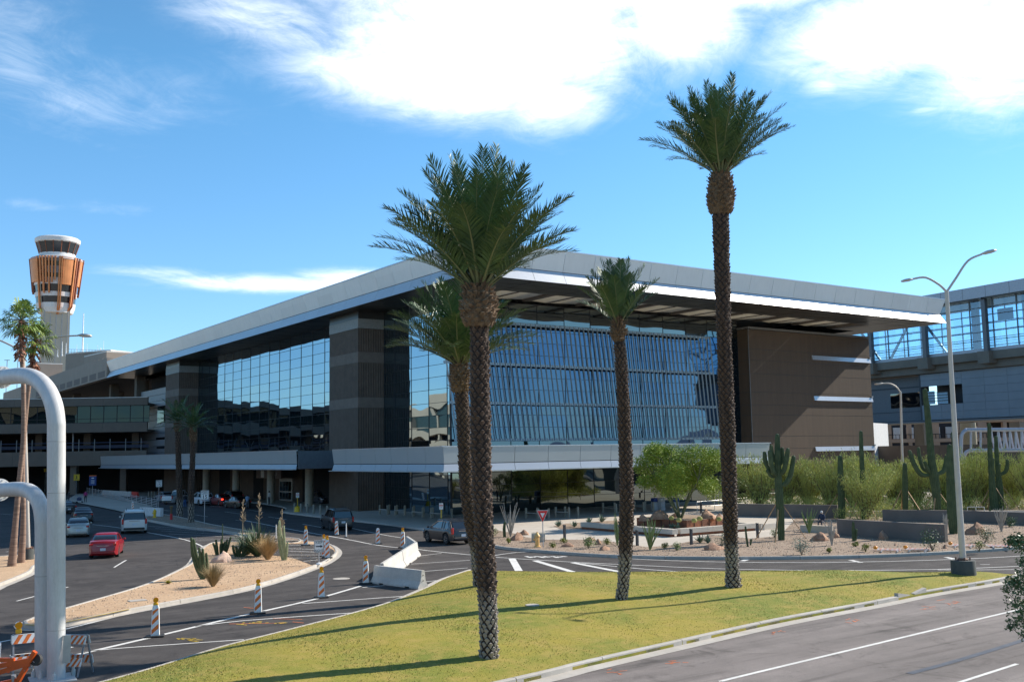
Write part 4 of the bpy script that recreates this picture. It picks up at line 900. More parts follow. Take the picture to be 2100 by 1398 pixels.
saguaro(P(2052, 1046, Gz), z4([(1937, 660, 46), (1930, 500, 44), (1918, 380, 32), (1908, 250, 28), (1905, 158, 22)]), [(z4([(1935, 415, 20), (1968, 395, 28), (1980, 360, 28), (1981, 322, 22)]), .3), (z4([(1905, 430, 18), (1915, 390, 24), (1919, 350, 22)]), 1.0)], 'saguaro overlapping its taller neighbour on the right, one arm bent outward', 3, pr_h=2.2)
saguaro(P(1966, 1050, Gz), [(1966, 1050, 5), (1960, 960, 4.5), (1954, 889, 3.5)], [], 'slim saguaro mostly hidden behind the street lamp pole', 0)
saguaro(P(1750, 1109, Gz), z4([(918, 875, 24), (915, 800, 24), (914, 750, 16)]), [(z4([(930, 870, 16), (934, 800, 16)]), .3)], 'small dark columnar cactus in front of the grey garden wall', 0, name='columnar_cactus', group='small cacti in the gravel bed')
saguaro(P(1532, 1120, Gz), z4([(182, 915, 14), (172, 850, 15), (165, 780, 12)]), [(z4([(200, 905, 12), (204, 868, 14)]), .2)], 'thin dark cactus stem beside the tallest palm trunk', 0, name='columnar_cactus', group='small cacti in the gravel bed')
saguaro(P(1035, 1101, Gz), [(1035, 1101, 3), (1034, 1085, 3.2), (1035, 1072, 2.6)], [], 'short green barrel column cactus near the big palm trunk, left end of the bed', 0, name='columnar_cactus', group='small cacti in the gravel bed')
saguaro(P(2030, 1070, Gz), z4([(1866, 735, 16), (1864, 690, 16), (1862, 640, 12)]), [], 'small dark cactus by the low wall under the twin saguaros', 0, name='columnar_cactus', group='small cacti in the gravel bed')
# cacti on the left island
Iz = .13
def zi(l): return [(250+x/4.2, 950+y/4.2, w/4.2/2) for x, y, w in l]
saguaro(P(414, 1187, Iz), zi([(700, 985, 40), (645, 900, 34), (612, 780, 34), (600, 650, 26)]), [(zi([(705, 980, 26), (665, 860, 30), (640, 760, 28), (624, 660, 22)]), .6), (zi([(705, 985, 26), (690, 880, 30), (682, 790, 28), (676, 730, 22)]), 1.2), (zi([(715, 985, 26), (712, 880, 32), (706, 800, 28), (702, 740, 22)]), .8), (zi([(725, 985, 22), (735, 900, 28), (730, 840, 24), (722, 780, 20)]), -.6)],
        'clump of leaning green columnar cactus stems at the left of the gravel island', 0, name='organ_pipe_cactus', group='cacti on the island', n=16)
saguaro(P(457, 1137, Iz), zi([(860, 790, 30), (862, 720, 28), (858, 660, 22)]), [(zi([(840+dx, 790, 18), (840+dx*1.5, 720, 24), (840+dx*2.0, y, 18)]), s_) for dx, y, s_ in ((-25, 690, .5), (-12, 660, 1), (10, 690, 1.2), (22, 680, -.4), (34, 660, .3), (48, 640, 0))]+[(zi([(868, 780, 10), (866, 650, 10), (866, 525, 8)]), -.3)],
        'organ pipe clump with one tall dry spike behind the pink rock', 0, name='organ_pipe_cactus', group='cacti on the island', n=16)
saguaro(P(492, 1141, Iz), zi([(1010, 800, 22), (1020, 740, 26), (1035, 690, 20)]), [(zi([(980+dx*.6, 800, 18), (965+dx, 750, 24), (960+dx, y, 20)]), s_) for dx, y, s_ in ((0, 710, .5), (28, 720, 1), (50, 745, 1.2), (85, 730, .4), (108, 720, -.5))],
        'low cluster of stubby cactus stems right of the pink rock', 0, name='organ_pipe_cactus', group='cacti on the island', n=16)
saguaro(P(585, 1148, Iz), zi([(1400, 835, 40), (1382, 700, 34), (1362, 600, 30), (1356, 500, 20)]), [(zi([(1405, 830, 22), (1402, 700, 26), (1398, 610, 24), (1397, 540, 16)]), .6), (zi([(1410, 830, 20), (1422, 760, 24), (1430, 680, 16)]), .8), (zi([(1385, 830, 20), (1362, 740, 24), (1350, 640, 22), (1343, 540, 14)]), -.4)],
        'pale knobbly white green column cactus at the right end of the planting', 0, name='totem_pole_cactus', m=CACTL, group='cacti on the island', n=12)

# ================================================================ shrubs, grasses, trees
def blade_clump(base, n, h, spread, w, m, name, label, cat, group=None, seed=1, droop=.3, up=1.0, stalks=0, stalkm=None, tipw=0.15):
    r = random.Random(seed); mb = MB()
    for i in range(n):
        a = r.random()*6.28; t = r.random()**.7; l = h*r.uniform(.6, 1.05); d = Vector((math.cos(a)*spread*t, math.sin(a)*spread*t, up)).normalized(); s = Vector((-math.sin(a), math.cos(a), 0))
        p0 = Vector((math.cos(a), math.sin(a), 0))*.06*h*r.random(); p1 = p0+d*l*.55; d2 = (d-Vector((0, 0, droop*r.uniform(.3, 1.2)))).normalized(); p2 = p1+d2*l*.45; b = len(mb.v)
        mb.v += [tuple(p0-s*w*.5), tuple(p0+s*w*.5), tuple(p1+s*w*.5), tuple(p1-s*w*.5), tuple(p2+s*w*tipw), tuple(p2-s*w*tipw)]; mb.f += [(b, b+1, b+2, b+3), (b+3, b+2, b+4, b+5)]; mb.m += [0, 0]
    if stalks:
        T_ = thing(name, base, label, cat, group=group); mb.build('leaves', m, T_)
        for (sx, sy, sh) in stalks:
            sb = MB(); sb.tube([(sx, sy, h*.3), (sx*1.05, sy, sh)], [.035, .015], 6)
            for i in range(26):
                q = r.uniform(.55, .98)*sh; a = r.random()*6.28; sb.bar((sx, sy, q), (sx+math.cos(a)*.22*(1.1-q/sh)*2, sy+math.sin(a)*.22*(1.1-q/sh)*2, q+.18), .035, .03)
            sb.build('flower_stalk', stalkm, T_)
        return T_
    return tag(mb.build(name, m, loc=base), label, cat, group)
YUC = leafmat('yucca_leaf', (.035, .075, .035), (.10, .15, .07), .5, .4, 2.0); TANG = mat('dry_grass', (.30, .19, .08), .8, col2=(.52, .36, .17), scale=3); BRG = mat('brown_grass', (.20, .15, .07), .8, col2=(.36, .27, .13), scale=3)
AGV = leafmat('agave_leaf', (.10, .15, .11), (.20, .26, .18), .6, .3, 4.0); STK = mat('dry_stalk', (.32, .24, .15), .9)
y0 = P(528, 1140, Iz)
blade_clump(y0, 420, 2.1, 1.25, .05, YUC, 'yucca', 'big dark green spiky yucca with three dry flower stalks on the island', 'plant', seed=3, droop=.45, stalks=((-.35, 1.6, 3.3), (.1, .1, 3.7), (.9, -1.5, 2.7)), stalkm=STK, up=.75)
blade_clump(P(507, 1136, Iz), 260, 1.6, 1.3, .045, YUC, 'yucca', 'smaller spiky yucca at the left foot of the big one on the island', 'plant', seed=5, droop=.45, up=.7)
blade_clump(P(437, 1202, Iz), 700, 1.15, .85, .012, BRG, 'grass_tuft', 'round brown ornamental grass tuft in front of the leaning cactus clump', 'grass tuft', seed=6, droop=.5, group='ornamental grass tufts')
blade_clump(P(549, 1147, Iz), 900, 1.55, .95, .014, TANG, 'grass_tuft', 'large orange brown grass tuft at the foot of the yucca', 'grass tuft', seed=7, droop=.45, group='ornamental grass tufts')
blade_clump(P(345, 1196, Iz), 120, .25, 1.6, .03, mat('yellow_flower', (.35, .32, .05), .8), 'flower_patch', 'low yellow green flower patch at the island edge', 'plant', seed=8, up=.6)
def leaf_mass(mb, c, rad, n, ls, r, flat=.8, up=0.0, wl=.45, shell=.55, k=0):
    """leaves in a lumpy ball around c"""
    for i in range(n):
        u = r.uniform(-1, 1); a = r.random()*6.28; q = math.sqrt(1-u*u); rr = rad*(shell+(1-shell)*r.random()**.6)*r.uniform(.85, 1.08)
        d = Vector((q*math.cos(a), q*math.sin(a), u*flat)); p = c+d*rr
        t = Vector((r.uniform(-1, 1), r.uniform(-1, 1), r.uniform(-.6, .9)+up)).normalized(); s = t.cross(Vector((r.uniform(-1, 1), r.uniform(-1, 1), r.uniform(-1, 1)))).normalized(); l = ls*r.uniform(.6, 1.3); b = len(mb.v)
        mb.v += [tuple(p-t*l*.5), tuple(p+s*l*wl*.5), tuple(p+t*l*.5), tuple(p-s*l*wl*.5)]; mb.f.append((b, b+1, b+2, b+3)); mb.m.append(k)
def bush(base, w, h, m, label, seed, ls=.09, n=700, group='small shrubs in the gravel bed', name='shrub'):
    r = random.Random(seed); mb = MB()
    for j in range(7):
        a = r.random()*6.28; rr = w*.25*r.random()**.5; c = Vector((math.cos(a)*rr, math.sin(a)*rr, h*r.uniform(.3, .62))); leaf_mass(mb, c, min(w, h)*.42*r.uniform(.7, 1.1), n//7, ls, r, flat=.9, shell=.35)
        mb.mi(1).tube([(0, 0, -.02), c], [.02, .008], 4); mb.mi(0)
    return tag(mb.build(name, [m, mat('shrub_stem', (.14, .10, .07), .9)], loc=base), label, 'shrub', group)
LG = leafmat('leaf_light', (.12, .17, .05), (.26, .32, .12), .6, .3, 3.0); LD = leafmat('leaf_deep', (.045, .09, .03), (.10, .16, .055), .5, .4, 3.0); LGR = leafmat('leaf_grey', (.15, .18, .13), (.30, .34, .26), .7, .3, 3.0); LY = leafmat('leaf_yellow', (.16, .18, .035), (.30, .30, .07), .6, .3, 3.0)
for i, (px, py, w, h, m, lb) in enumerate(((1206, 1124, 1.35, .85, LG, 'round pale green shrub left of the middle palm in the bed'), (1644, 1137, 1.6, 1.05, LGR, 'rounded grey green shrub near the kerb below the many armed saguaro'), (1912, 1129, 1.7, 1.55, LD, 'leafy dark green shrub at the right end of the grey garden wall'), (2020, 1112, 1.5, 1.1, LD, 'round green shrub right of the street lamp base'), (1775, 1131, .6, .55, LY, 'small yellow green shrub left of the lying barricades'), (1588, 1102, .7, .8, LG, 'small bright green shrub behind the timber props of the many armed saguaro'),
    (1134, 1122, .8, .4, LY, 'low yellowish shrub right of the yield sign'), (1157, 1113, .7, .4, LY, 'small shrub behind the flat brown boulder'), (1244, 1116, .6, .5, LY, 'small yellow shrub close to the pale round shrub'), (1363, 1124, .55, .4, LY, 'small bright shrub left of the leafy agave group'), (1387, 1128, .7, .6, LG, 'spindly shrub in the middle of the bed'), (1480, 1122, 1.0, 1.0, LD, 'dark green shrub against the tallest palm trunk'), (1755, 1120, .6, .35, LY, 'tiny shrub at the foot of the small columnar cactus'), (2008, 1130, .8, .8, LY, 'yellowish shrub amid the lying barricades'), (1043, 1115, .35, .5, LY, 'small upright shrub beside the grey ocotillo'), (1012, 1100, .9, .9, LG, 'leafy shrub poking out from behind the big palm trunk'), (1875, 1068, 1.2, .7, LG, 'pale leafy plant at the foot of the short armless saguaro'), (1702, 1133, .4, .35, LY, 'tiny shrub between the grey shrub and the barricades'), (2070, 1080, 1.2, 1.1, LD, 'green shrub near the right frame edge by the grey ocotillo'))):
    bush(P(px, py, Gz), w, h, m, lb, 100+i, ls=.10, n=520 if w > 1 else 240)
for i, (px, py, h, lb) in enumerate(((1145, 1079, .6, 'spiky agave at the left of the small planting bed'), (1178, 1080, .55, 'second spiky agave from the left in the small planting bed'), (1208, 1073, .6, 'agave at the back middle of the small planting bed'), (1234, 1070, .7, 'largest agave of the small planting bed'), (1436, 1112, .6, 'grey agave left of the dark green shrub'), (1452, 1113, .55, 'grey agave next to the dark green shrub'), (1378, 1083, .5, 'thin agave inside the low concrete bench wall, left'), (1390, 1084, .5, 'thin agave inside the low concrete bench wall, right'))):
    blade_clump(P(px, py, Gz), 34, h, 1.1, .09, AGV, 'agave', lb, 'plant', 'agaves', seed=200+i, droop=.1, up=.8)
def ocotillo(px, py, ytop, m, label, n, seed, sp=.35, th=.035):
    r = random.Random(seed); b = P(px, py, Gz); h = height_at(b, px, ytop)-b.z; mb = MB()
    for i in range(n):
        a = r.random()*6.28; s = r.random()**.6*sp; H = h*r.uniform(.55, 1.0); d = Vector((math.cos(a)*s, math.sin(a)*s, 1)); e = Vector((r.uniform(-.1, .1), r.uniform(-.1, .1), 0)); mb.tube([(0, 0, -.02), d*H*.4, d*H*.75+e*H*.5, d*H+e*H], [th, th*.9, th*.7, th*.4], 5)
    return tag(mb.build('ocotillo', m, loc=b), label, 'plant', 'ocotillos')
OG = mat('ocotillo_grey', (.36, .33, .28), .9, var=.2); OGR = mat('ocotillo_green', (.14, .19, .06), .8, col2=(.24, .28, .10), scale=6)
for a in ((1047, 1100, 1028, OG, 'bare grey ocotillo stems just right of the big palm trunk', 16, 1, .42), (1266, 1118, 1046, OGR, 'tall green ocotillo left of the middle palm trunk', 18, 2, .22), (1333, 1127, 1062, OGR, 'fanned green ocotillo right of the middle palm trunk', 22, 3, .5), (1660, 1093, 1040, OGR, 'green ocotillo beside the seated person', 18, 4, .38), (1706, 1118, 1062, OG, 'grey ocotillo at the left end of the grey garden wall', 16, 5, .3), (2054, 1090, 1036, OG, 'dense grey ocotillo near the right saguaros', 26, 6, .32), (1942, 1105, 1050, OG, 'thin grey ocotillo at the right end of the grey garden wall', 12, 7, .2), (1500, 1095, 1030, OGR, 'ocotillo behind the tallest palm trunk', 10, 8, .35)): ocotillo(*a)
# boulders
ROCK = mat('red_boulder', (.26, .14, .085), .95, col2=(.44, .27, .18), scale=2.0, bump=.6, fine=.2, fscale=16); ROCKP = mat('pink_boulder', (.48, .31, .23), .95, col2=(.62, .46, .36), scale=2.0, bump=.6, fine=.15, fscale=16)
def boulder(px, py, wpx, hpx, label, seed, m=ROCK, z=Gz, group='boulders in the planting'):
    r = random.Random(seed); b = P(px, py, z); k = depth_of(b)/FPX; w = wpx*k/2; h = hpx*k*.95; mb = MB(); n = 11; rows = []
    ph = [r.random()*6.28 for _ in range(6)]
    for i in range(7):
        t = i/6; rr = (1-.88*t**2.6)**.8
        rows.append([Vector((w*rr*math.cos(a_)*(1+.22*math.sin(2*a_+ph[0])+.15*math.sin(3*a_+ph[1]+t*2))+r.uniform(-.05, .05)*w, w*.8*rr*math.sin(a_)*(1+.2*math.sin(2*a_+ph[2]+t))+r.uniform(-.05, .05)*w, h*t*(1+.25*math.sin(a_+ph[3]))-.05+r.uniform(-.04, .04)*h)) for a_ in [2*math.pi*j/n for j in range(n)]])
    mb.loft(rows, True); return tag(mb.build('boulder', m, loc=b, smooth=28), label, 'boulder', group)
for i, (x, y, w, h, lb) in enumerate(((1058, 1107, 30, 15, 'brown boulder in front of the grey ocotillo'), (1073, 1096, 22, 10, 'smaller brown boulder behind the one by the grey ocotillo'), (1163, 1120, 32, 9, 'flat smooth brown boulder between yield sign and round shrub'), (1240, 1127, 26, 9, 'low brown boulder near the kerb left of the middle palm'), (1226, 1116, 16, 12, 'upright brown rock beside the pale round shrub'), (1208, 1107, 26, 7, 'dark rock behind the pale round shrub'), (1466, 1126, 46, 13, 'wide brown boulder left of the tallest palm trunk'), (1680, 1108, 38, 17, 'large boulder in front of the seated person'), (1713, 1102, 22, 15, 'boulder against the left end of the grey garden wall'), (1813, 1106, 26, 18, 'angular boulder in front of the middle of the grey garden wall'), (2000, 1095, 42, 22, 'big red boulder right of the street lamp pole'), (1836, 1118, 10, 5, 'small dark stone in front of the garden wall'), (1938, 1124, 12, 9, 'small dark rock at the right end of the garden wall'))): boulder(x, y, w, h, lb, 300+i)
boulder(456, 1151, 46, 20, 'pale pink boulder among the cacti on the gravel island', 330, ROCKP, Iz)
# palo verde tree in the planter
def tree(base, H, R_, m, label, seed, n=15000, ls=.13, stems=5, name='palo_verde_tree', trunkm=None, lumps=34, cat='tree', group=None, zlo=.32, flat=.8, wl=.35, up=0.0):
    r = random.Random(seed); T_ = thing(name, base, label, cat, group=group); tb = MB(); cr = MB(); ends = []
    for i in range(stems):
        a = 2*math.pi*i/stems+r.uniform(-.4, .4); p1 = Vector((math.cos(a)*R_*.18, math.sin(a)*R_*.18, H*.22)); p2 = Vector((math.cos(a)*R_*.42, math.sin(a)*R_*.42, H*.48)); tb.tube(spl([Vector((math.cos(a)*.05, math.sin(a)*.05, -.05)), p1, p2], 4), list(np.linspace(.05*H/3, .025*H/3, 9)), 7)
        for j in range(4):
            b_ = a+r.uniform(-.9, .9); q = Vector((math.cos(b_)*R_*r.uniform(.35, .8), math.sin(b_)*R_*r.uniform(.35, .8), H*r.uniform(.6, .92))); tb.tube([p2, (p2+q)/2+Vector((0, 0, .1*H)), q], [.022*H/3, .014*H/3, .006*H/3], 5); ends.append(q)
    tb.build('trunk', trunkm or mat('green_bark', (.12, .13, .06), .8), T_)
    for i in range(lumps):
        a = r.random()*6.28; t = r.random()**.5; zz = r.uniform(zlo, .9); rr = R_*.82*t*math.sqrt(max(.05, 1-((zz-.58)/.5)**2)); c = Vector((math.cos(a)*rr, math.sin(a)*rr, H*zz)); leaf_mass(cr, c, R_*r.uniform(.17, .30), n//lumps, ls, r, flat=flat, shell=.15, wl=wl, up=up)
    cr.build('crown', m, T_); return T_
PV = leafmat('palo_verde_leaf', (.13, .20, .016), (.30, .37, .045), .6, .3, 1.5)
tree(P(1395, 1064, .7), 6.4, 4.3, PV, 'bright green bushy palo verde tree growing in the rusty steel planter', 17, n=46000, ls=.17, lumps=58, zlo=.33)
tree(P(1500, 1052, .13), 4.0, 1.9, leafmat('olive_leaf', (.10, .13, .03), (.20, .23, .06), .6, .3), 'thin olive green tree just right of the tallest palm trunk, half hidden', 18, n=6000, ls=.13, lumps=20)
# feathery shrubs behind the saguaros: copies of three
FE = leafmat('feather_leaf', (.34, .37, .08), (.52, .52, .17), .65, .25, 1.2)
def feather(seed, H, R_):
    r = random.Random(seed); T_ = thing('desert_shrub', (0, 0, 0), 'feathery shrub', 'shrub', group='feathery shrubs behind the saguaros'); tb = MB(); cr = MB()
    for i in range(80):
        a = r.random()*6.28; s = r.random()**.6; L = H*r.uniform(.65, 1.08); d = Vector((math.cos(a)*s*R_/H*.9, math.sin(a)*s*R_/H*.9, 1)); e = Vector((r.uniform(-.2, .2), r.uniform(-.2, .2), 0)); pts = [Vector((0, 0, 0)), d*L*.4, d*L*.75+e*L*.4, d*L+e*L]; tb.tube(pts, [.03, .02, .012, .006], 4)
        for j in range(150):
            t = r.uniform(.05, 1.0)**.85; q = (pts[1].lerp(pts[3], (t-.22)/.78) if t > .22 else pts[0].lerp(pts[1], t/.22*.6+.4)); q += Vector((r.gauss(0, .16), r.gauss(0, .16), r.gauss(0, .12))); t_ = Vector((r.uniform(-.5, .5), r.uniform(-.5, .5), 1)).normalized(); s_ = t_.cross(Vector((r.uniform(-1, 1), r.uniform(-1, 1), .1))).normalized(); l = r.uniform(.10, .28); b = len(cr.v); cr.v += [tuple(q), tuple(q+t_*l*.5+s_*.02), tuple(q+t_*l), tuple(q+t_*l*.5-s_*.02)]; cr.f.append((b, b+1, b+2, b+3)); cr.m.append(0)
    for j in range(2600):
        a = r.random()*6.28; q_ = R_*r.random()**.5*1.0; q = Vector((math.cos(a)*q_, math.sin(a)*q_, r.uniform(.0, .42)*H*(1.05-q_/R_*.6))); t_ = Vector((r.uniform(-.6, .6), r.uniform(-.6, .6), 1)).normalized(); s_ = t_.cross(Vector((r.uniform(-1, 1), r.uniform(-1, 1), .1))).normalized(); l = r.uniform(.10, .26); b = len(cr.v); cr.v += [tuple(q), tuple(q+t_*l*.5+s_*.02), tuple(q+t_*l), tuple(q+t_*l*.5-s_*.02)]; cr.f.append((b, b+1, b+2, b+3)); cr.m.append(0)
    tb.build('stems', mat('shrub_stem', (.14, .10, .07), .9), T_); cr.build('foliage', FE, T_); return T_
fs_ = [feather(71, 4.0, 2.9), feather(72, 4.4, 3.1), feather(73, 3.8, 2.8)]
spots = [(1560, 1046, 'feathery shrub filling the gap behind the many armed saguaro, left'), (1612, 1044, 'feathery shrub directly behind the many armed saguaro'), (1660, 1044, 'feathery shrub behind the green ocotillo'), (1705, 1047, 'feathery shrub left of the armless saguaro'), (1750, 1048, 'feathery shrub between the two saguaros left of the wall middle'), (1795, 1050, 'feathery shrub right of the one armed saguaro'), (1838, 1046, 'feathery shrub left of the short armless saguaro'), (1880, 1045, 'feathery shrub left of the tallest saguaro'), (1936, 1044, 'feathery shrub behind the stout budded saguaro'), (1985, 1043, 'feathery shrub right of the street lamp pole'), (2020, 1041, 'feathery shrub left of the twin saguaros'), (2080, 1040, 'feathery shrub at the right frame edge behind the twin saguaros'), (1780, 1064, 'loose weeping feathery shrub in front of the others beside the thin saguaro'), (2120, 1045, 'feathery shrub partly cut by the right frame edge')]
for i, (x, y, lb) in enumerate(spots):
    b = P(x, y, .13); s = 1.0*rnd.uniform(.9, 1.12)*(depth_of(b)/88)
    if i < 3: o = fs_[i]; o.location = b; o.scale = (s, s, s); o['label'] = lb
    else: dup(fs_[i % 3], b, rnd.random()*6, lb, scale=s)
# leafy branch hanging into the frame at the right edge
br = thing('near_shrub', PD(2125, 1330, 16.5), 'dark green leafy twigs of a nearby shrub poking in at the right edge', 'shrub')
r = random.Random(5); lb_ = MB(); st = MB(); dn = 16.5
for (x, y, rad, n) in ((2090, 1112, 24, 420), (2075, 1108, 14, 160), (2100, 1150, 16, 160), (2086, 1200, 26, 380), (2096, 1240, 24, 300), (2088, 1270, 22, 260), (2078, 1190, 14, 120), (2072, 1285, 9, 50), (2105, 1180, 20, 300), (2110, 1300, 22, 250), (2062, 1212, 6, 24), (2120, 1250, 30, 500), (2125, 1120, 30, 500)):
    c = PD(x, y, dn)-br.location; leaf_mass(lb_, c, rad*dn/FPX*1.15, n, .055, r, shell=.1, wl=.5); st.tube([PD(2140, y+40, dn)-br.location, (PD(x+20, y+16, dn)-br.location), c], [.012, .008, .004], 5)
for (x0, y0_, x1, y1) in ((2090, 1200, 2052, 1207), (2062, 1220, 2068, 1262), (2090, 1280, 2060, 1290)):
    a = PD(x0, y0_, dn)-br.location; b = PD(x1, y1, dn)-br.location; st.tube([a, b], [.004, .002], 4); [leaf_mass(lb_, a.lerp(b, t/9), .04, 3, .05, r, shell=.1) for t in range(10)]
st.tube([PD(2140, 1100, dn)-br.location, PD(2150, 1300, dn)-br.location, PD(2160, 1500, dn)-br.location, Vector((PD(2160, 1500, dn).x, PD(2160, 1500, dn).y, 0))-br.location], [.015, .03, .04, .05], 6)
lb_.build('foliage', LD, br); st.build('twigs', mat('shrub_stem', (.14, .10, .07), .9), br)
# ================================================================ control tower
TW = thing('control_tower', PD(115, 600, 424), 'tall airport control tower with copper fins, dark windows and a white cab', 'control tower'); TW.location.z = 0
def build_tower():
    k = 424/FPX; dep = 424; top = PD(115, 487, dep).z; hz = lambda y: top-(y-487)*k
    face = math.atan2(-fw.y, -fw.x)   # towards the viewer
    WH = mat('tower_white', (.72, .70, .68), .6); GY_ = mat('tower_grey', (.42, .42, .43), .6); CU = mat('tower_copper', (.66, .25, .09), .45, .3, var=.15, scale=.3); CUD = mat('tower_copper_dark', (.30, .10, .05), .5, .3); DG = mat('tower_window', (.02, .03, .04), .08, spec=.8); SH = mat('tower_shaft', (.52, .45, .35), .85, var=.05, scale=.1); GN = mat('tower_window_green', (.03, .09, .08), .1, spec=.8)
    def lath(name, prof, m, n=32, sm=30): return MB().lathe((0, 0, 0), [(r*k, hz(y)) for r, y in prof], n).build(name, m, TW, smooth=sm)
    # shaft: a squared column
    sb = MB(); w = 27*k
    sb.box((0, 0, hz(640)/2+2), (w*1.9, w*1.9, hz(640)+4), rz=face+.5); sb.mi(1)
    for i in range(5): a = face+.5; off_ = (-.8+.4*i)*w; d = Vector((math.cos(a), math.sin(a), 0)); n = Vector((-d.y, d.x, 0)); p = d*(w*.96)+n*off_; sb.box((p.x, p.y, hz(640)/2), (.2, .25, hz(640)), rz=a)
    sb.build('shaft', [SH, GY_], TW)
    lath('cab_roof', [(41, 499), (43, 497), (43.5, 490), (40, 487.5), (10, 486.5)], WH)
    lath('cab_glass', [(34.5, 521), (41.5, 498.5)], DG, 16, 5)
    cm = MB()
    for i in range(16):
        a = 2*math.pi*i/16; cm.tube([(34.6*k*math.cos(a), 34.6*k*math.sin(a), hz(521)), (41.8*k*math.cos(a), 41.8*k*math.sin(a), hz(498))], .16, 5)
    cm.build('cab_mullions', CUD, TW)
    lath('cab_base', [(36, 535), (34, 529), (34.5, 520.5)], WH); lath('ledge', [(52, 536), (50, 531.5), (44, 529), (34, 528.5)], GY_)
    def R_(y): return 50.5-(y-533)*(12/107)
    bands = [(533, 541, GY_), (541, 551, GN), (551, 565, GY_), (565, 574, GN), (574, 587, WH), (587, 602, DG), (602, 611, WH), (611, 624, DG), (624, 633, WH)]
    for a, b, m in bands: e = -.8 if m in (DG, GN) else 0; lath('window_band' if m in (DG, GN) else 'floor_band', [(R_(b)-3+e, b), (R_(a)-3+e, a)], m)
    lath('lower_ring', [(26, 645), (33, 643), (R_(633)-3, 633)], WH)
    def shell(name, a0, a1, y0, y1, m, o=1.0, th=.8, hook=False):
        n = max(1, int(abs(a1-a0)/6)); mb = MB(); ys = [y0+(y1-y0)*i/6 for i in range(7)]
        if hook: ys += [y1+8, y1+15]
        for i in range(n):
            b0 = face+R2(a0+(a1-a0)*i/n); b1 = face+R2(a0+(a1-a0)*(i+1)/n)
            def rr(y): return R_(min(y, y1))+o-(max(0, y-y1)*.9)
            rows = []
            for y in ys:
                r = rr(y)*k; q = r-th; z = hz(y); rows.append([(r*math.cos(b0), r*math.sin(b0), z), (r*math.cos(b1), r*math.sin(b1), z), (q*math.cos(b1), q*math.sin(b1), z), (q*math.cos(b0), q*math.sin(b0), z)])
            mb.loft([[Vector(p) for p in r] for r in rows], True)
        mb.build(name, m, TW)
    # angles: + is to the viewer's right when seen from the front
    s = 1
    for a0, a1, y0, y1 in ((-60, -24, 533, 582), (38, 62, 533, 588), (120, 160, 533, 585), (-150, -110, 533, 585), (85, 112, 533, 588)): shell('copper_panel', s*a0, s*a1, y0, y1, CU, .8)
    for a, y1, m, hk in ((-84, 600, CUD, 0), (-77, 604, CUD, 0), (-70, 600, CUD, 0), (-22, 636, CU, 1), (-14, 583, CU, 0), (-7, 606, CU, 0), (0, 585, CU, 0), (7, 606, CU, 0), (14, 585, CU, 0), (21, 580, CU, 0), (30, 632, CU, 1), (35, 632, CU, 1), (66, 632, CU, 1), (72, 632, CUD, 1), (80, 615, CUD, 0), (-96, 600, CUD, 0), (100, 610, CUD, 0)):
        shell('copper_fin', s*a-1.6, s*a+1.6, 532, y1, m, 2.4, .8, bool(hk))
    pl = MB(); PX = mat('rail_grey', (.25, .25, .25), .5, .4)
    for yy in (704, 722):
        z = hz(yy)
        for j in range(3): pl.bar(Vector((math.cos(face)*w*1.2-w*2.2*ri.x*0, 0, z+1.4*j))-Vector((ri.x, ri.y, 0))*w*1.6+Vector((math.cos(face), math.sin(face), 0))*w*.6, Vector((math.cos(face)*w*1.2, 0, z+1.4*j))+Vector((ri.x, ri.y, 0))*w*.2+Vector((math.cos(face), math.sin(face), 0))*w*.6, .25)
    pl.build('equipment_platform', PX, TW)
build_tower()
for (px, yt, yb, dep, lb) in ((14, 738, 760, 300, 'small distant T shaped light mast at the left frame edge'), (36, 727, 760, 300, 'taller distant T shaped light mast left of the fan palms')):
    b = PD(px, yb, dep); h = PD(px, yt, dep).z-b.z; mb = MB().tube([(0, 0, -14), (0, 0, h)], .1, 6); mb.bar(-Vector((ri.x, ri.y, 0))*.8+Vector((0, 0, h)), Vector((ri.x, ri.y, 0))*.8+Vector((0, 0, h)), .25, .15); tag(mb.build('light_mast', mat('rail_grey', (.25, .25, .25)), loc=b), lb, 'light mast', 'distant light masts')

# ================================================================ pedestrian bridge and what stands behind it
BD = Vector((.114, 1, 0)).normalized(); BN = Vector((BD.y, -BD.x, 0)); B0 = Vector((135, 97, 0)); BA = math.atan2(BD.y, BD.x)
BR = thing('pedestrian_bridge', (200, 145, 0), 'glazed elevated walkway on concrete beams over a grey panelled storey, at the right', 'elevated walkway')
FS = 1.5; CC_ = Vector((0, 0, CAMH)); fsc = lambda p: CC_+(Vector(p)-CC_)*FS   # the walkway stands half as far again as first surveyed
def bbox(mb, s0, s1, o0, o1, z0, z1):
    c = B0+BD*((s0+s1)/2)+BN*((o0+o1)/2); return mb.box(fsc((c.x, c.y, (z0+z1)/2)), (abs(s1-s0)*FS, abs(o1-o0)*FS, abs(z1-z0)*FS), BA)
def bpt(s, o, z): return fsc(B0+BD*s+BN*o+Vector((0, 0, z)))
s0, s1 = -105, 60
CB = mat('bridge_concrete', (.17, .15, .125), .9, var=.1, scale=.4, fine=.06); FR = mat('bridge_steel', (.13, .14, .155), .5, .5); LT = mat('bridge_trim', (.38, .40, .44), .5, .4); PG = mat('grey_blue_panel', (.22, .25, .28), .6, .2, var=.06, scale=.3)
def see_glass():
    m = bpy.data.materials.new('walkway_glass'); m.use_nodes = True; t = NT(m.node_tree); t.n.clear()
    a = t.add('ShaderNodeBsdfTransparent', {0: (.62, .80, .92, 1)}); b = t.add('ShaderNodeBsdfGlossy', {'Color': (.8, .9, 1, 1), 'Roughness': .02})
    mx = t.add('ShaderNodeMixShader', {0: .16, 1: a.outputs[0], 2: b.outputs[0]}); t.add('ShaderNodeOutputMaterial', {0: mx.outputs[0]}); return m
SG = see_glass()
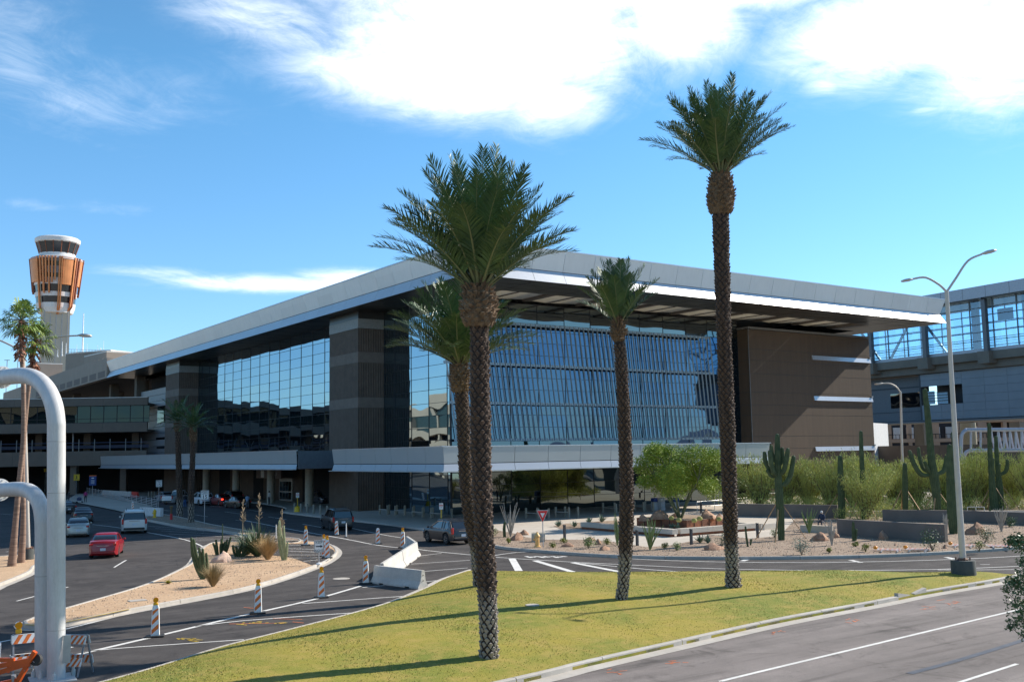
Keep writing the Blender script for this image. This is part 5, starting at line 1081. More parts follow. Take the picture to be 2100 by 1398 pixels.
m = MB(); bbox(m, s0, s1, -1.2, 9, 26.2, 27.8)
for i in range(19): pass
m.mi(1); [bbox(m, s0+i*3.6, s0+i*3.6+.03, -1.215, -1.19, 26.25, 27.75) for i in range(38)]
m.mi(2); bbox(m, s0, s1, -.9, 8.7, 26.05, 26.19); m.build('roof', [LT, JOINT, SOFF], BR, world=True)
m = MB(); bbox(m, s0, s1, 0, .35, 18.9, 19.35); bbox(m, s0, s1, 7.6, 7.95, 18.9, 19.35); m.build('sill_beam', LT, BR, world=True)
m = MB(); bbox(m, s0, s1, -.25, 8.2, 17.75, 18.88); bbox(m, s0, s1, .6, 7.4, 16.7, 17.74); m.build('girder', CB, BR, world=True)
for i in range(14): m = MB(); c = -72+i*10; bbox(m, c, c+1.8, -1.1, .55, 17.2, 18.86); m.build('corbel', CB, BR, world=True)
g1 = MB(); 
for o in (.12, 7.8): p = [bpt(s0, o, 19.36), bpt(s1, o, 19.36), bpt(s1, o, 26.04), bpt(s0, o, 26.04)]; g1.add(p, [(0, 1, 2, 3)])
g1.build('glazing', SG, BR, world=True)
for o in (.02, 7.7):
    f1 = MB()
    for z in (20.4, 21.6, 22.7, 23.9, 25.0): bbox(f1, s0, s1, o-.05, o+.05, z-.05, z+.05)
    for i in range(38): bbox(f1, s0+i*3.6-.07, s0+i*3.6+.07, o-.06, o+.06, 19.36, 26.04)
    for h in (19.7, 19.95, 20.15): bbox(f1, s0, s1, o+.3, o+.35, h, h+.05)
    f1.build('glazing_frame', FR, BR, world=True)
for i in range(14):
    c = -72+i*10; m = MB(); bbox(m, c+.4, c+1.0, -.75, -.15, 17.3, 26.2); m.bar(bpt(c+.7, -.5, 26.1), bpt(c+.7, -1.2, 26.15), .45); m.build('steel_post', FR, BR, world=True)
for c in (-2, -14, -62, -50): m = MB(); m.bar(bpt(c, .6, 19.4), bpt(c+5, .6, 26), .42); m.bar(bpt(c+5, .6, 26), bpt(c+10, .6, 19.4), .42); m.build('brace', LT, BR, world=True)
for c in (-8, -17, -25, -34, -43): m = MB(); bbox(m, c, c+.8, 3.5, 4.3, 19, 26); m.build('inner_column', mat('inner_column', (.22, .27, .34), .6), BR, world=True)
for c in (-6, -13, -21, -29, -37): m = MB(); m.ball(bpt(c, 2, 25.2), 1.05, 10, (1, 1, .22)); m.build('ceiling_lamp', FR, BR, world=True)
m = MB(); bbox(m, -24.5, -22.2, 1, 1.15, 23.0, 24.6); m.build('hanging_sign', mat('hang_sign', (.12, .14, .18), .6), BR, world=True)
# lower panelled storey
m = MB(); WS0, WS1 = -15.7, -8.4
def panels(a0, a1, z0, z1, o=1.2):
    n = max(1, round((a1-a0)/3.6)); nz = max(1, round((z1-z0)/1.2))
    for i in range(n):
        for j in range(nz): bbox(m, a0+(a1-a0)*i/n+.015, a0+(a1-a0)*(i+1)/n-.015, o, o+.2, z0+(z1-z0)*j/nz+.012, z0+(z1-z0)*(j+1)/nz-.012)
panels(s0, WS0, 9.9, 16.6); panels(WS0, WS1, 9.9, 12.1); panels(WS0, WS1, 14.8, 16.6)
m.mi(1); bbox(m, s0, WS0, 1.41, 1.6, 9.95, 16.65); bbox(m, WS0, WS1, 1.41, 1.6, 9.95, 12.05); bbox(m, WS0, WS1, 1.41, 1.6, 14.85, 16.65); bbox(m, s0, s1, 1.6, 9, 9.8, 9.94); bbox(m, WS0, WS1, 5, 5.2, 10, 16.6)
m.mi(2); bbox(m, WS1, 10, 3.0, 3.3, 9.9, 16.6); bbox(m, s0, 10, 1.0, 8, 9.55, 9.79)
m.mi(3); bbox(m, -7.6, -1.5, 2.9, 2.98, 12.0, 14.2)
m.mi(1); bbox(m, WS1-.25, WS1, 1.15, 3, 9.95, 16.6); bbox(m, -8.2, 10, 2.94, 3.0, 14.9, 15.1); bbox(m, -8.2, 10, 2.94, 3.0, 11.3, 11.4)
m.build('panelled_storey', [PG, mat('storey_dark', (.06, .07, .08), .7), mat('storey_shade', (.15, .165, .18), .7, .1), GLASSD], BR, world=True)
m = MB(); WB = mat('see_through_blue', (.30, .48, .60), .3)  # opaque blue panes: brightness seen through the opening put into their colour
for a in (-10.1, -12.3): bbox(m, a-.7, a+1.1, 1.45, 1.5, 12.2, 14.1 if a > -11 else 13.9)
m.mi(1); [bbox(m, -13.1, -8.9, 1.3, 1.38, z, z+.08) for z in (12.6, 13.0, 13.4, 13.8)]; m.build('stair_window', [WB, MULL], BR, world=True)
def colm(px, w, name='bridge_column', rnd_=False, lab=''):
    p = PD(px, 905, 252); c = Vector((p.x, p.y, 0)); mm = MB(); w *= FS
    if rnd_: mm.cyl((c.x, c.y, 0), w/2, 11.8, 20)
    else: mm.box((c.x, c.y, 5.9), (w, w, 11.8), BA)
    mm.mi(1); (mm.cyl((c.x, c.y, 5.95), w/2+.02, .35, 20) if rnd_ else mm.box((c.x, c.y, 6.1), (w+.03, w+.03, .35), BA)); return mm.build('column', [CB if not rnd_ else mat('column_tan', (.30, .27, .20), .9), mat('yellow_band', (.6, .45, .03), .7)], BR, world=True)
colm(1894, 1.9); colm(1987, 2.5, rnd_=True); colm(2090, 1.9)
# retaining wall and the garage further back
RW = mat('retaining_wall', (.13, .105, .085), .9, var=.1, scale=.3); p0 = Vector((131, 97, 0)); mm = MB()
for i in range(12): a = B0+BD*(-2-i*6)+BN*-2.2; b = B0+BD*(-2-i*6-5.96)+BN*-2.2; mm.prism([(a.x, a.y), (b.x, b.y), (b.x+.5, b.y), (a.x+.5, a.y)], 0, 6.25)
tag(mm.build('retaining_wall', RW), 'long dark brown concrete wall below the elevated walkway, behind the feathery shrubs', 'wall')
mm = MB(); a = PD(1790, 900, 150); b = PD(1822, 900, 158); mm.prism([(a.x, a.y), (b.x, b.y), (b.x+.3, b.y+1), (a.x+.3, a.y+1)], 0, 9.7); tag(mm.build('white_wall', mat('white_wall', (.62, .62, .62), .7)), 'white panelled wall just right of the brown wall end under the walkway', 'wall')
PGm = thing('parking_structure', (255, 130, 0), 'pinkish beige multi level parking structure seen under the walkway at the far right', 'parking structure'); mm = MB(); PK = mat('pink_beige', (.36, .25, .18), .85, var=.1, scale=.3); 
GD = Vector((ri.x, ri.y, 0)); G0 = PD(1815, 905, 195); G0.z = 0; ga = math.atan2(GD.y, GD.x); gn = Vector((-GD.y, GD.x, 0))
def gbox(mb, s0_, s1_, o0, o1, z0, z1): c = G0+GD*((s0_+s1_)/2)+gn*((o0+o1)/2); mb.box(fsc((c.x, c.y, (z0+z1)/2)), ((s1_-s0_)*FS, (o1-o0)*FS, (z1-z0)*FS), ga)
gbox(mm, 0, 60, 0, .5, 6.9, 7.6); gbox(mm, 0, 60, 0, .5, 0, 6.1); gbox(mm, 20, 60, 0, 8, 10.6, 13)
for i in range(13): gbox(mm, i*4.6, i*4.6+(.7 if i % 2 else 1.4), .1, 1, 6.0, 10.6)
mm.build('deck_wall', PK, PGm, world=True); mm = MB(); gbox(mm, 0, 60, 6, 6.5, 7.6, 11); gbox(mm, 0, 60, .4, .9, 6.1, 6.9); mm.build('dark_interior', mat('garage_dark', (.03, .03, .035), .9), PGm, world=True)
mm = MB(); 
for i in range(22): gbox(mm, 1.2+i*2.6, 2.6+i*2.6, 5.5, 5.8, 7.7, 9.9) if i % 3 else None
mm.build('pale_panel', mat('pale_panel', (.50, .52, .52), .7), PGm, world=True); mm = MB(); gbox(mm, 0, 60, -.05, .05, 8.4, 8.5); [gbox(mm, i*.7, i*.7+.08, -.05, .05, 7.6, 8.45) for i in range(86)]; mm.build('deck_railing', MULL, PGm, world=True)
# opposite garage, met in the mirror glass
og = thing('opposite_building', (-34, 300, 0), 'long beige building across the road, seen only mirrored in the glass walls', 'building'); mm = MB()
for z0_, z1_ in ((18.0, 20.6), (11.2, 13.3), (5.2, 7.2)): mm.bx(-36, -34, 150, 520, z0_, z1_); mm.bx(-60, -36, 150, 520, z0_, z0_+.5)
for i in range(26): mm.bx(-36, -34.4, 153+i*14, 154.6+i*14, 0, 18)
mm.build('deck_band', mat('opp_beige', (.40, .31, .23), .85, var=.1, scale=.3), og, world=True); mm = MB(); mm.bx(-46, -45.5, 150, 520, 7.2, 18); mm.mi(1).bx(-35.2, -35.1, 150, 520, 13.3, 17.9); mm.build('dark_openings', [DARK, mat('opp_glass', (.03, .05, .05), .2)], og, world=True)
sgm = MB(); sgm.bx(-31, -30, 60, 93, 11, 16.5); sgm.mi(1).bx(-60, -30.5, 20, 92, 0, 9.5); tag(sgm.build('annex_block', [mat('annex_grey', (.16, .17, .19), .8), mat('opp_beige', (.40, .31, .23))]), 'low beige annex across the road, seen only mirrored in the terminal glass', 'building')
# distant mountains
mt = MB(); r = random.Random(4)
pts = [Vector((math.cos(R2(a))*2200, math.sin(R2(a))*2200, 0)) for a in range(-180, 181, 3)]
rows = [[p+Vector((0, 0, -2)) for p in pts], [p*1.05+Vector((0, 0, 6+22*abs(math.sin(i*.31))*r.random()+6*r.random())) for i, p in enumerate(pts)], [p*1.15+Vector((0, 0, -2)) for p in pts]]
mt.loft(rows, False, closed=False); struct('hills', mt, mat('far_hills', (.22, .22, .26), 1.0))
# ================================================================ lamps, gantries, signs, barriers
PALE = mat('pale_steel', (.55, .50, .44), .5, .2, var=.05); GALV = mat('galvanised', (.42, .43, .44), .45, .6); WHT2 = mat('gantry_white', (.52, .505, .49), .45, col2=(.62, .61, .60), scale=1.2, fine=.07, fscale=9, stretch=(3, 3, .6), bump=.08, bscale=14)
BLK = mat('black_rubber', (.02, .02, .02), .7); ORG = mat('orange_sheet', (.80, .17, .02), .5); WSH = mat('white_sheet', (.80, .78, .74), .5); YEL = mat('yellow_paint', (.75, .48, .02), .5); RED = mat('red_paint', (.55, .03, .03), .5); BKP = mat('black_paint', (.015, .015, .017), .5); BLU = mat('blue_sign', (.02, .05, .20), .5)
LENS = mat('amber_lens', (.95, .30, .0), .15, spec=.8, coat=.5)
cdir = -Vector((fw.x, fw.y, 0)).normalized()
def facing(b): return math.atan2(-b[1], -b[0])      # rotation that turns local +x to the viewpoint side
def lamp(base, pole, arms, heads, label, ped, zb=0.0, name='street_lamp', group=None, headsz=(.42, .16), pedh=.62, rot=0):
    dep = depth_of(base); k = dep/FPX; T_ = thing(name, base, label, 'street lamp', group=group)
    w = lambda x, y: PD(x, y, dep)-Vector(base)
    pp = [w(x, y) for x, y, r in pole]; pp[0] = Vector((pp[0].x, pp[0].y, ped and pedh or 0)); MB().tube(pp, [r*k for x, y, r in pole], 14).build('pole', PALE, T_, smooth=40)
    if ped:
        MB().lathe((pp[0].x, pp[0].y, 0), [(ped*k, -.05), (ped*k, pedh-.03), (ped*k*.97, pedh)], 24).build('concrete_base', mat('lamp_base', (.07, .075, .07), .9, var=.15), T_, smooth=40)
        fl = MB(); fl.lathe((pp[0].x, pp[0].y, pedh), [(pole[0][2]*k*1.7, 0), (pole[0][2]*k*1.7, .04), (pole[0][2]*k*1.15, .1)], 16)
        for i in range(4): a = i*1.57+.78; fl.cyl((pp[0].x+math.cos(a)*pole[0][2]*k*2.1, pp[0].y+math.sin(a)*pole[0][2]*k*2.1, pedh), .035, .14, 8)
        fl.build('base_flange', mat('rusty_bolt', (.16, .08, .05), .8), T_)
    for a in arms: MB().tube(spl([w(x, y) for x, y, r in a], 5), list(np.linspace(a[0][2]*k, a[-1][2]*k, (len(a)-1)*5+1)), 8).build('arm', PALE, T_, smooth=40)
    for (x0, y0_, x1, y1) in heads:
        p = w(x0, y0_); q = w(x1, y1); d = (q-p); L = d.length; rows = []
        d.normalize(); s = d.cross(Vector((0, 0, 1))).normalized(); u = s.cross(d)
        for t, ww, h in ((0, .22, .3), (.12, .55, .6), (.35, .95, 1), (.75, 1, .95), (.95, .7, .6), (1, .3, .25)):
            c = p+d*L*t; W_ = L*.24*ww; H_ = L*.13*h; rows.append([c+s*W_+u*H_*.1, c+s*W_*.7+u*H_, c-s*W_*.7+u*H_, c-s*W_+u*H_*.1, c-s*W_*.8-u*H_*.6, c+s*W_*.8-u*H_*.6])
        h = MB().loft(rows, True).build('lamp_head', PALE, T_, smooth=50)
    return T_
lb = P(1975, 1183, .12); lb.z = lawnz(lb.x, lb.y)-.02
lamp(lb, [(1975, 1152, 6.5), (1962, 950, 5.5), (1950, 750, 4.5), (1941, 594, 4)], [[(1941, 598, 2.6), (1925, 583, 2.4), (1898, 569, 2.1), (1872, 572, 2)], [(1942, 598, 2.6), (1960, 571, 2.4), (1985, 535, 2.1), (2014, 521, 2)]], [(1874, 573, 1848, 577), (2012, 521, 2043, 514)], 'tall pale double armed street lamp on a round base, right end of the lawn', 24)
lamp(P(57, 1146, .13), [(57, 1130, 5), (54, 1000, 4.5), (50, 850, 4), (48, 718, 3.4)], [[(48, 722, 2), (30, 712, 1.9), (0, 698, 1.8), (-30, 690, 1.7)], [(49, 722, 2), (70, 708, 1.9), (95, 697, 1.8), (125, 690, 1.7), (160, 688, 1.6)]], [(158, 688, 188, 689), (-28, 690, -58, 690)], 'pale double armed street lamp on the left island beside the fan palms', 12, group=None)
lamp(PD(1849, 960, 140)*1.0, [(1850, 935, 2.6), (1849, 900, 2.4), (1848, 850, 2.2), (1847, 803, 2)], [[(1847, 805, 1.5), (1838, 793, 1.4), (1824, 786, 1.3), (1812, 786, 1.2)]], [(1812, 786, 1793, 788)], 'smaller single armed street lamp between brown wall and tallest saguaro', 0)
for o in [o for o in S.objects if o.get('label', '').startswith('smaller single')]:
    dz = o.location.z; o.location.z = 0
    for c in o.children: c.location.z = dz
    ex = MB().tube([(0, 0, 0), (0, 0, dz+1.2)], .17, 10).build('lower_pole', PALE, o)
pb0 = P(148, 1012, .12); dpl = depth_of(pb0)
T_ = thing('box_lamp', pb0, 'slim grey lamp post with a flat box head in front of the old wing', 'street lamp'); w = lambda x, y: PD(x, y, dpl)-pb0
q = [w(x, y) for x, y in ((148, 1012), (150, 900), (151, 829))]; q[0].z = 0; MB().tube(q, [.17, .14, .12], 8).build('pole', GALV, T_)
hb = MB(); hb.bar(w(141, 829), w(150, 829), 1.0, .5); hb.bar(w(153, 829), w(163, 829), 1.0, .5); hb.build('lamp_head', PALE, T_)
# overhead sign gantry, near left
def gantry():
    b = P(112, 1392, 0); dep = depth_of(b); k = dep/FPX; T_ = thing('sign_gantry', b, 'big white tubular sign gantry with two bent pipes in the left foreground', 'sign gantry'); w = lambda x, y, d=0: PD(x, y, dep+d)-b
    for nm, pts, r in (('upright_pipe', [(115.5, 1392, 0), (115.5, 1100, 0), (115.5, 900, 0), (115, 862, 0), (109, 826, .1), (94, 795, .4), (72, 776, .9), (45, 770, 1.5), (0, 774, 2.6), (-120, 783, 6)], 17.6), ('upright_pipe', [(88, 1390, .35), (88, 1200, .35), (88, 1090, .35), (87, 1062, .35), (82, 1034, .45), (68, 1012, .7), (45, 1003, 1.3), (0, 1004, 2.6), (-120, 1008, 6)], 15.8)):
        pp = spl([w(*p) for p in pts], 6); pp[0].z = .02; MB().tube(pp, r*k, 32).build(nm, WHT2, T_, smooth=50)
    for (x, y, r_) in ((115.5, 1290, 17.6), (115.5, 1010, 17.6), (88, 1180, 15.8), (115.5, 905, 17.6)):   # weld seams
        c = w(x, y, 0 if r_ > 17 else .35); MB().tube([c-Vector((0, 0, .012)), c+Vector((0, 0, .012))], (r_+.25)*k, 32).build('weld_seam', mat('weld', (.45, .43, .41), .6), T_, smooth=50)
    for (x, y, d, R_) in ((3, 773.5, 2.55, 25), (-2, 1004, 2.65, 25)):
        c = w(x, y, d); dr = (w(-120, y+9, 6)-w(0, y, 2.6)).normalized(); f = MB(); f.tube([c-dr*.06, c+dr*.06], R_*k, 28)
        rt = dr.cross(Vector((0, 0, 1))).normalized(); u = rt.cross(dr)
        f.mi(1)
        for i in range(14): a = i*2*math.pi/14; q_ = c+(rt*math.cos(a)+u*math.sin(a))*R_*k*.84; f.tube([q_-dr*.085, q_+dr*.085], .022, 6)
        f.build('bolted_flange', [WHT2, GALV], T_, smooth=40)
    bp = MB(); bp.box((-.05, .05, .0), (1.15, 1.15, .06), facing(b)+.1); bp.build('base_plate', WHT2, T_)
    for i, (x, y) in enumerate(((68, 1390), (130, 1387), (150, 1385), (83, 1393), (110, 1396))):
        c = P(x, y, 0)-b; bo = MB(); bo.lathe((c.x, c.y, 0), [(.06, 0), (.06, .18), (.035, .19), (.035, .25)], 8); bo.build('anchor_bolt', mat('bolt_white', (.6, .58, .54), .6), T_)
    MB().box((0, 0, -.12), (2.0, 2.0, .2), facing(b)+.1).build('footing', CONC, T_)
    st = MB(); c = w(137, 1330, -.1); st.box(c, (.05, .2, .75), facing(b)); st.build('steel_box', GALV, T_)
gantry()
# truss gantry at the right
def gantry2():
    dep = 104; b = PD(1972, 950, dep); b.z = .13; T_ = thing('truss_gantry', b, 'long pale blue grey tubular truss gantry at the right edge above the shrubs', 'sign gantry'); w = lambda x, y, d=0: PD(x, y, dep+d)-b; BG = mat('gantry_blue_grey', (.34, .37, .46), .45, .2)
    for pts in ([(1971, 960, 0), (1971, 905, 0), (1973, 890, 0), (1981, 882, 0), (1995, 881, -.3), (2150, 880, -5)], [(1976, 960, .5), (1976, 945, .5), (1979, 930, .5), (1988, 924, .3), (2005, 923, -.2), (2150, 922, -5)]):
        pp = spl([w(*p) for p in pts], 5); pp[0].z = 0; MB().tube(pp, .18, 12).build('chord_pipe', BG, T_, smooth=50)
    for i, x in enumerate((1991, 2011, 2032, 2047, 2059, 2071, 2083, 2095, 2107)):
        d = -(x-1995)*.033; MB().tube([w(x, 882, d), w(x, 922, d)], .11, 8).build('truss_post', BG, T_, smooth=50)
        MB().tube([w(x, 882, d+1.2), w(x+8, 922, d+1.2)], .09, 6).build('truss_diagonal', BG, T_) if x > 2030 else None
gantry2()

# ---- signs
def sign(px, pybase, zb, board, label, post=GALV, pr=.03, name='road_sign', faces=None, pc=None, rz=None):
    """board: (y_top, y_bottom, w/h) in pixels"""
    b = P(px, pybase, zb); T_ = thing(name, b, label, 'road sign', rz=(facing(b)) if rz is None else rz); h0 = height_at(b, px, board[1])-b.z; h1 = height_at(b, px, board[0])-b.z
    MB().tube([(0, 0, -.02), (0, 0, h1 if not pc else h1*pc)], pr, 8).build('post', post, T_); H = h1-h0; Wd = H*board[2]; return T_, h0, h1, H, Wd
def plate(T_, h0, h1, Wd, m, edge=None, x=.045):
    p = MB(); r = .03
    p.box((x, 0, (h0+h1)/2), (.012, Wd, h1-h0)); 
    if edge:
        p.mi(1); t = .02
        for z in (h0+.03, h1-.03): p.box((x+.008, 0, z), (.004, Wd-.05, t))
        for y in (-Wd/2+.035, Wd/2-.035): p.box((x+.008, y, (h0+h1)/2), (.004, t, h1-h0-.06))
    return p.build('sign_plate', [m, edge or m], T_)
def txt(T_, s, z, size, m, x=.055, y=0, bold=.0): return text_mesh(s, size, m, T_, loc=(x, y, z), rot=(R2(90), 0, R2(90)), bold=bold)
for (px, py, zb, bd, lb) in ((419, 1074, .13, (1005, 1024, .85), 'SPEED LIMIT 15 sign on the median, right of the shaded palms'), (325, 1042, .12, (984, 998, .85), 'SPEED LIMIT 15 sign at the end of the walkway railing')):
    T_, h0, h1, H, Wd = sign(px, py, zb, bd, lb); plate(T_, h0, h1, Wd, WSH, BKP); txt(T_, 'SPEED', h1-H*.17, H*.26, BKP); txt(T_, 'LIMIT', h1-H*.38, H*.26, BKP); txt(T_, '15', h0+H*.28, H*.55, BKP, bold=.006)
T_, h0, h1, H, Wd = sign(1114, 1122, Gz, (1046, 1070, 1.0), 'red and white triangular YIELD sign by the kerb of the gravel bed')
def tri(s, x, m, nm): c = h1-H*.36; v = [(x, -Wd*.44*s, c+H*.33*s), (x, Wd*.44*s, c+H*.33*s), (x, 0, c-H*.62*s)]; return MB().add(v+[(p[0]-.008, p[1], p[2]) for p in v], [(0, 2, 1), (3, 4, 5), (0, 1, 4, 3), (1, 2, 5, 4), (2, 0, 3, 5)]).build(nm, m, T_)
tri(1.15, .040, WSH, 'sign_plate'); tri(1.03, .052, mat('yield_red', (.75, .02, .02), .4), 'red_border'); tri(.45, .064, WSH, 'white_centre'); txt(T_, 'YIELD', h1-H*.20, H*.10, RED, x=.068)
T_, h0, h1, H, Wd = sign(156, 1013, .12, (972, 985, .9), 'yellow pedestrian crossing sign on a grey post, left of the blue sign'); plate(T_, h0, h1, Wd, YEL, BKP)
pm = MB(); pm.ball((.06, 0, h0+H*.75), H*.07, 8, (.2, 1, 1)); pm.bar((.056, 0, h0+H*.68), (.056, .01, h0+H*.45), .01, H*.11, upv=(0, 1, 0)); pm.bar((.056, .01, h0+H*.46), (.056, H*.13, h0+H*.18), .01, H*.06, upv=(0, 1, 0)); pm.bar((.056, .01, h0+H*.46), (.056, -H*.11, h0+H*.18), .01, H*.06, upv=(0, 1, 0)); pm.bar((.056, 0, h0+H*.64), (.056, H*.15, h0+H*.5), .01, H*.045, upv=(0, 1, 0)); pm.build('walking_figure', BKP, T_)
T_, h0, h1, H, Wd = sign(189, 1024, .12, (974, 995, .65), 'dark blue information sign with an orange top strip'); plate(T_, h0, h1-H*.1, Wd, BLU); MB().box((.045, 0, h1-H*.05), (.014, Wd, H*.08)).build('orange_strip', ORG, T_); wl = MB()
for i, z in enumerate((.72, .5, .4, .3, .2)): wl.box((.054, 0, h0+H*z), (.004, Wd*(.5 if i else .35), H*(.03 if i else .10)))
wl.build('sign_lines', WSH, T_)
T_, h0, h1, H, Wd = sign(92, 1012, .12, (960, 967, 1.0), 'small yellow sign under the deck of the old wing', rz=None); plate(T_, h0, h1, Wd, YEL)
for (px, py, bd, lb, zb) in ((610, 1049, (1010, 1020, .65), 'no parking sign on a yellow post among the kerb bollards', .13), (905, 1075, (1031, 1044, .62), 'no parking sign on a yellow post behind the dark crossover car', .13)):
    T_, h0, h1, H, Wd = sign(px, py, zb, bd, lb, post=YEL, pr=.04); plate(T_, h0, h1, Wd, WSH); mm = MB(); mm.box((.054, 0, h0+H*.62), (.004, Wd*.9, H*.16)); mm.build('red_band', mat('sign_red', (.6, .05, .05), .5), T_); txt(T_, 'P', h0+H*.83, H*.2, BKP); txt(T_, 'NO', h0+H*.3, H*.2, BKP)
    if px == 610: MB().lathe((0, 0, 0), [(.35, 0), (.30, .5), (.12, .62)], 12).build('yellow_base', YEL, T_)
T_, h0, h1, H, Wd = sign(654, 1157, .13, (1107, 1132, .82), 'KEEP RIGHT sign with an arrow beside the clustered orange lights'); plate(T_, h0, h1, Wd, WSH, BKP); txt(T_, 'KEEP', h1-H*.18, H*.26, BKP); txt(T_, 'RIGHT', h0+H*.15, H*.25, BKP)
ar = MB(); ar.box((.056, -Wd*.06, h0+H*.5), (.006, Wd*.5, H*.09)); ar.add([(.056, Wd*.15, h0+H*.62), (.056, Wd*.38, h0+H*.5), (.056, Wd*.15, h0+H*.38)], [(0, 2, 1)]); ar.build('arrow', BKP, T_)
MB().lathe((0, 0, 0), [(.16, 0), (.14, .08), (.04, .12)], 12).build('foot', WSH, T_)
# ---- channelisers
def channel_proto(light):
    T_ = thing('channelizer', (0, 0, 0), 'x', 'traffic channelizer'); h = 1.02; w = .30
    MB().box((0, 0, .03), (.42, .62, .055), bev=.02).build('rubber_base', BLK, T_)
    pn = MB(); rows = []
    for z, s in ((.05, 1.0), (.9*h, .78), (h, .66), (h+.06, .42)): rows.append([Vector((x*s*.10+0, y*s*w/2, z)) for x, y in ((-1, -1), (1, -.92), (1, .92), (-1, 1))])
    pn.loft(rows, True); pn.build('panel', WSH, T_, smooth=25)
    st = MB()
    for i in range(3):   # slanted orange bands on both faces
        z0 = .12+i*.31
        for sx in (1, -1):
            f = lambda z: (1.0-.22*(z-.05)/.87); q = []
            for y, z in ((-sx, z0+.13), (sx, min(.97, z0+.33)), (sx, z0+.18), (-sx, z0-.02)): s = f(z); q.append((sx*(s*.10+.004), sx*y*w*.40*s, z))
            st.add(q, [(0, 3, 2, 1)])
    st.build('orange_stripes', ORG, T_)
    if light:
        MB().box((0, 0, h+.06), (.10, .16, .12), bev=.02).build('battery_case', mat('yellow_plastic', (.8, .42, .02), .4), T_); MB().tube([(-.045, 0, h+.21), (.045, 0, h+.21)], [.09, .09], 16).build('warning_light', LENS, T_, smooth=50)
    return T_
CP, CN = channel_proto(True), channel_proto(False); first = {1: CP, 0: CN}; used = {1: False, 0: False}
for px, py, li, lb in ((318, 1305, 1, 'nearest striped channelizer with amber light, left foreground'), (529, 1257, 1, 'second nearest striped channelizer with amber light on the white line'), (659, 1225, 1, 'striped channelizer with amber light below the manhole, third nearest'), (750, 1196, 1, 'striped channelizer with amber light touching the left end of the concrete barrier'), (826, 1123, 1, 'striped channelizer with amber light at the far end of the concrete barrier'), (627, 1118, 1, 'striped channelizer with amber light right of the pale cactus'),
                       (671, 1144, 1, 'front striped channelizer of the cluster beside the keep right sign'), (664, 1141, 1, 'rear striped channelizer of the cluster, half hidden behind the front one'), (775, 1115, 0, 'striped channelizer without light left of the far barrier end'), (690, 1097, 0, 'shaded striped channelizer behind the black off road car'), (272, 1047, 0, 'striped channelizer showing only its top behind the white utility vehicle')):
    b = P(px, py, .135 if px in (627, 671, 664) else 0.004); rz = facing(b)+rnd.uniform(-.12, .12)
    if not used[li]: o = first[li]; used[li] = True; o.location = b; o.rotation_euler = (0, 0, rz); o['label'] = lb; o['group'] = 'striped channelizers'
    else: dup(first[li], b, rz, lb, 'striped channelizers')
T_ = thing('delineator_post', P(710, 1101, 0.004), 'thin white delineator post in the shade behind the channelizers', 'delineator'); MB().lathe((0, 0, 0), [(.16, 0), (.14, .05)], 12).build('rubber_base', BLK, T_); MB().tube([(0, 0, .05), (0, 0, 1.05)], [.06, .03], 8).build('post', WSH, T_)
T_ = thing('delineator_post', P(566, 1105, .13), 'thin pale delineator post behind the yucca on the island', 'delineator'); MB().lathe((0, 0, 0), [(.16, 0), (.14, .05)], 12).build('rubber_base', BLK, T_); MB().tube([(0, 0, .05), (0, 0, 1.05)], [.045, .03], 8).build('post', WSH, T_)
# ---- concrete barriers
BARC = mat('barrier_concrete', (.44, .41, .37), .85, col2=(.56, .53, .48), scale=1.6, bump=.3, fine=.10, fscale=20)
def jersey(a, b, label, m=BARC, H=.81, group='concrete barriers'):
    a = Vector(a); b = Vector(b); mid = (a+b)/2; L = (b-a).length; T_ = thing('concrete_barrier', mid, label, 'concrete barrier', rz=math.atan2(b.y-a.y, b.x-a.x), group=group); prof = [(-.30, 0), (-.30, .08), (-.15, .32), (-.09, H-.02), (-.07, H), (.07, H), (.09, H-.02), (.15, .32), (.30, .08), (.30, 0)]
    xs = [-L/2, -L/2+.02]+[-L/2+L*f for f in (.18, .19, .27, .28, .72, .73, .81, .82)]+[L/2-.02, L/2]; rows = []
    for i, x in enumerate(xs):
        notch = .06 if i in (3, 4, 7, 8) else 0; rows.append([Vector((x, y, max(z, notch) if abs(y) > .2 and z < .05 else z)) for y, z in prof])
    MB().loft(rows, True).build('barrier_body', m, T_, smooth=20); lo = MB()
    for z in (.35, .6):
        for sx in (-1, 1): lo.tube([(sx*(L/2-.01), -.03, z), (sx*(L/2+.05), 0, z), (sx*(L/2-.01), .03, z)], .012, 5)
    lo.build('steel_loops', mat('rusty_bolt', (.16, .08, .05)), T_); return T_
A_ = P(770, 1194, .004); B_ = P(868, 1206, .004); jersey(A_, B_, 'nearest concrete barrier, lying crosswise at the left end of the barrier line')
C_ = P(783, 1189, .004); D_ = P(853, 1139, .004); m1 = (C_+D_)/2; jersey(C_, m1, 'second concrete barrier, receding from the corner of the nearest one'); jersey(m1+(D_-m1)*.02, D_, 'third concrete barrier, middle of the receding line'); E_ = P(835, 1125, .004); jersey(D_+(E_-D_)*.04, E_, 'short far concrete barrier turning left towards the lit channelizer')
jersey(P(211, 1014, .13), P(270, 1018, .13), 'long white barrier in the shade below the old wing', group=None); jersey(P(271, 1018, .13), P(283, 1019, .13), 'short red barrier section at the end of the shaded white barrier', m=mat('red_barrier', (.6, .05, .03), .6), group=None)
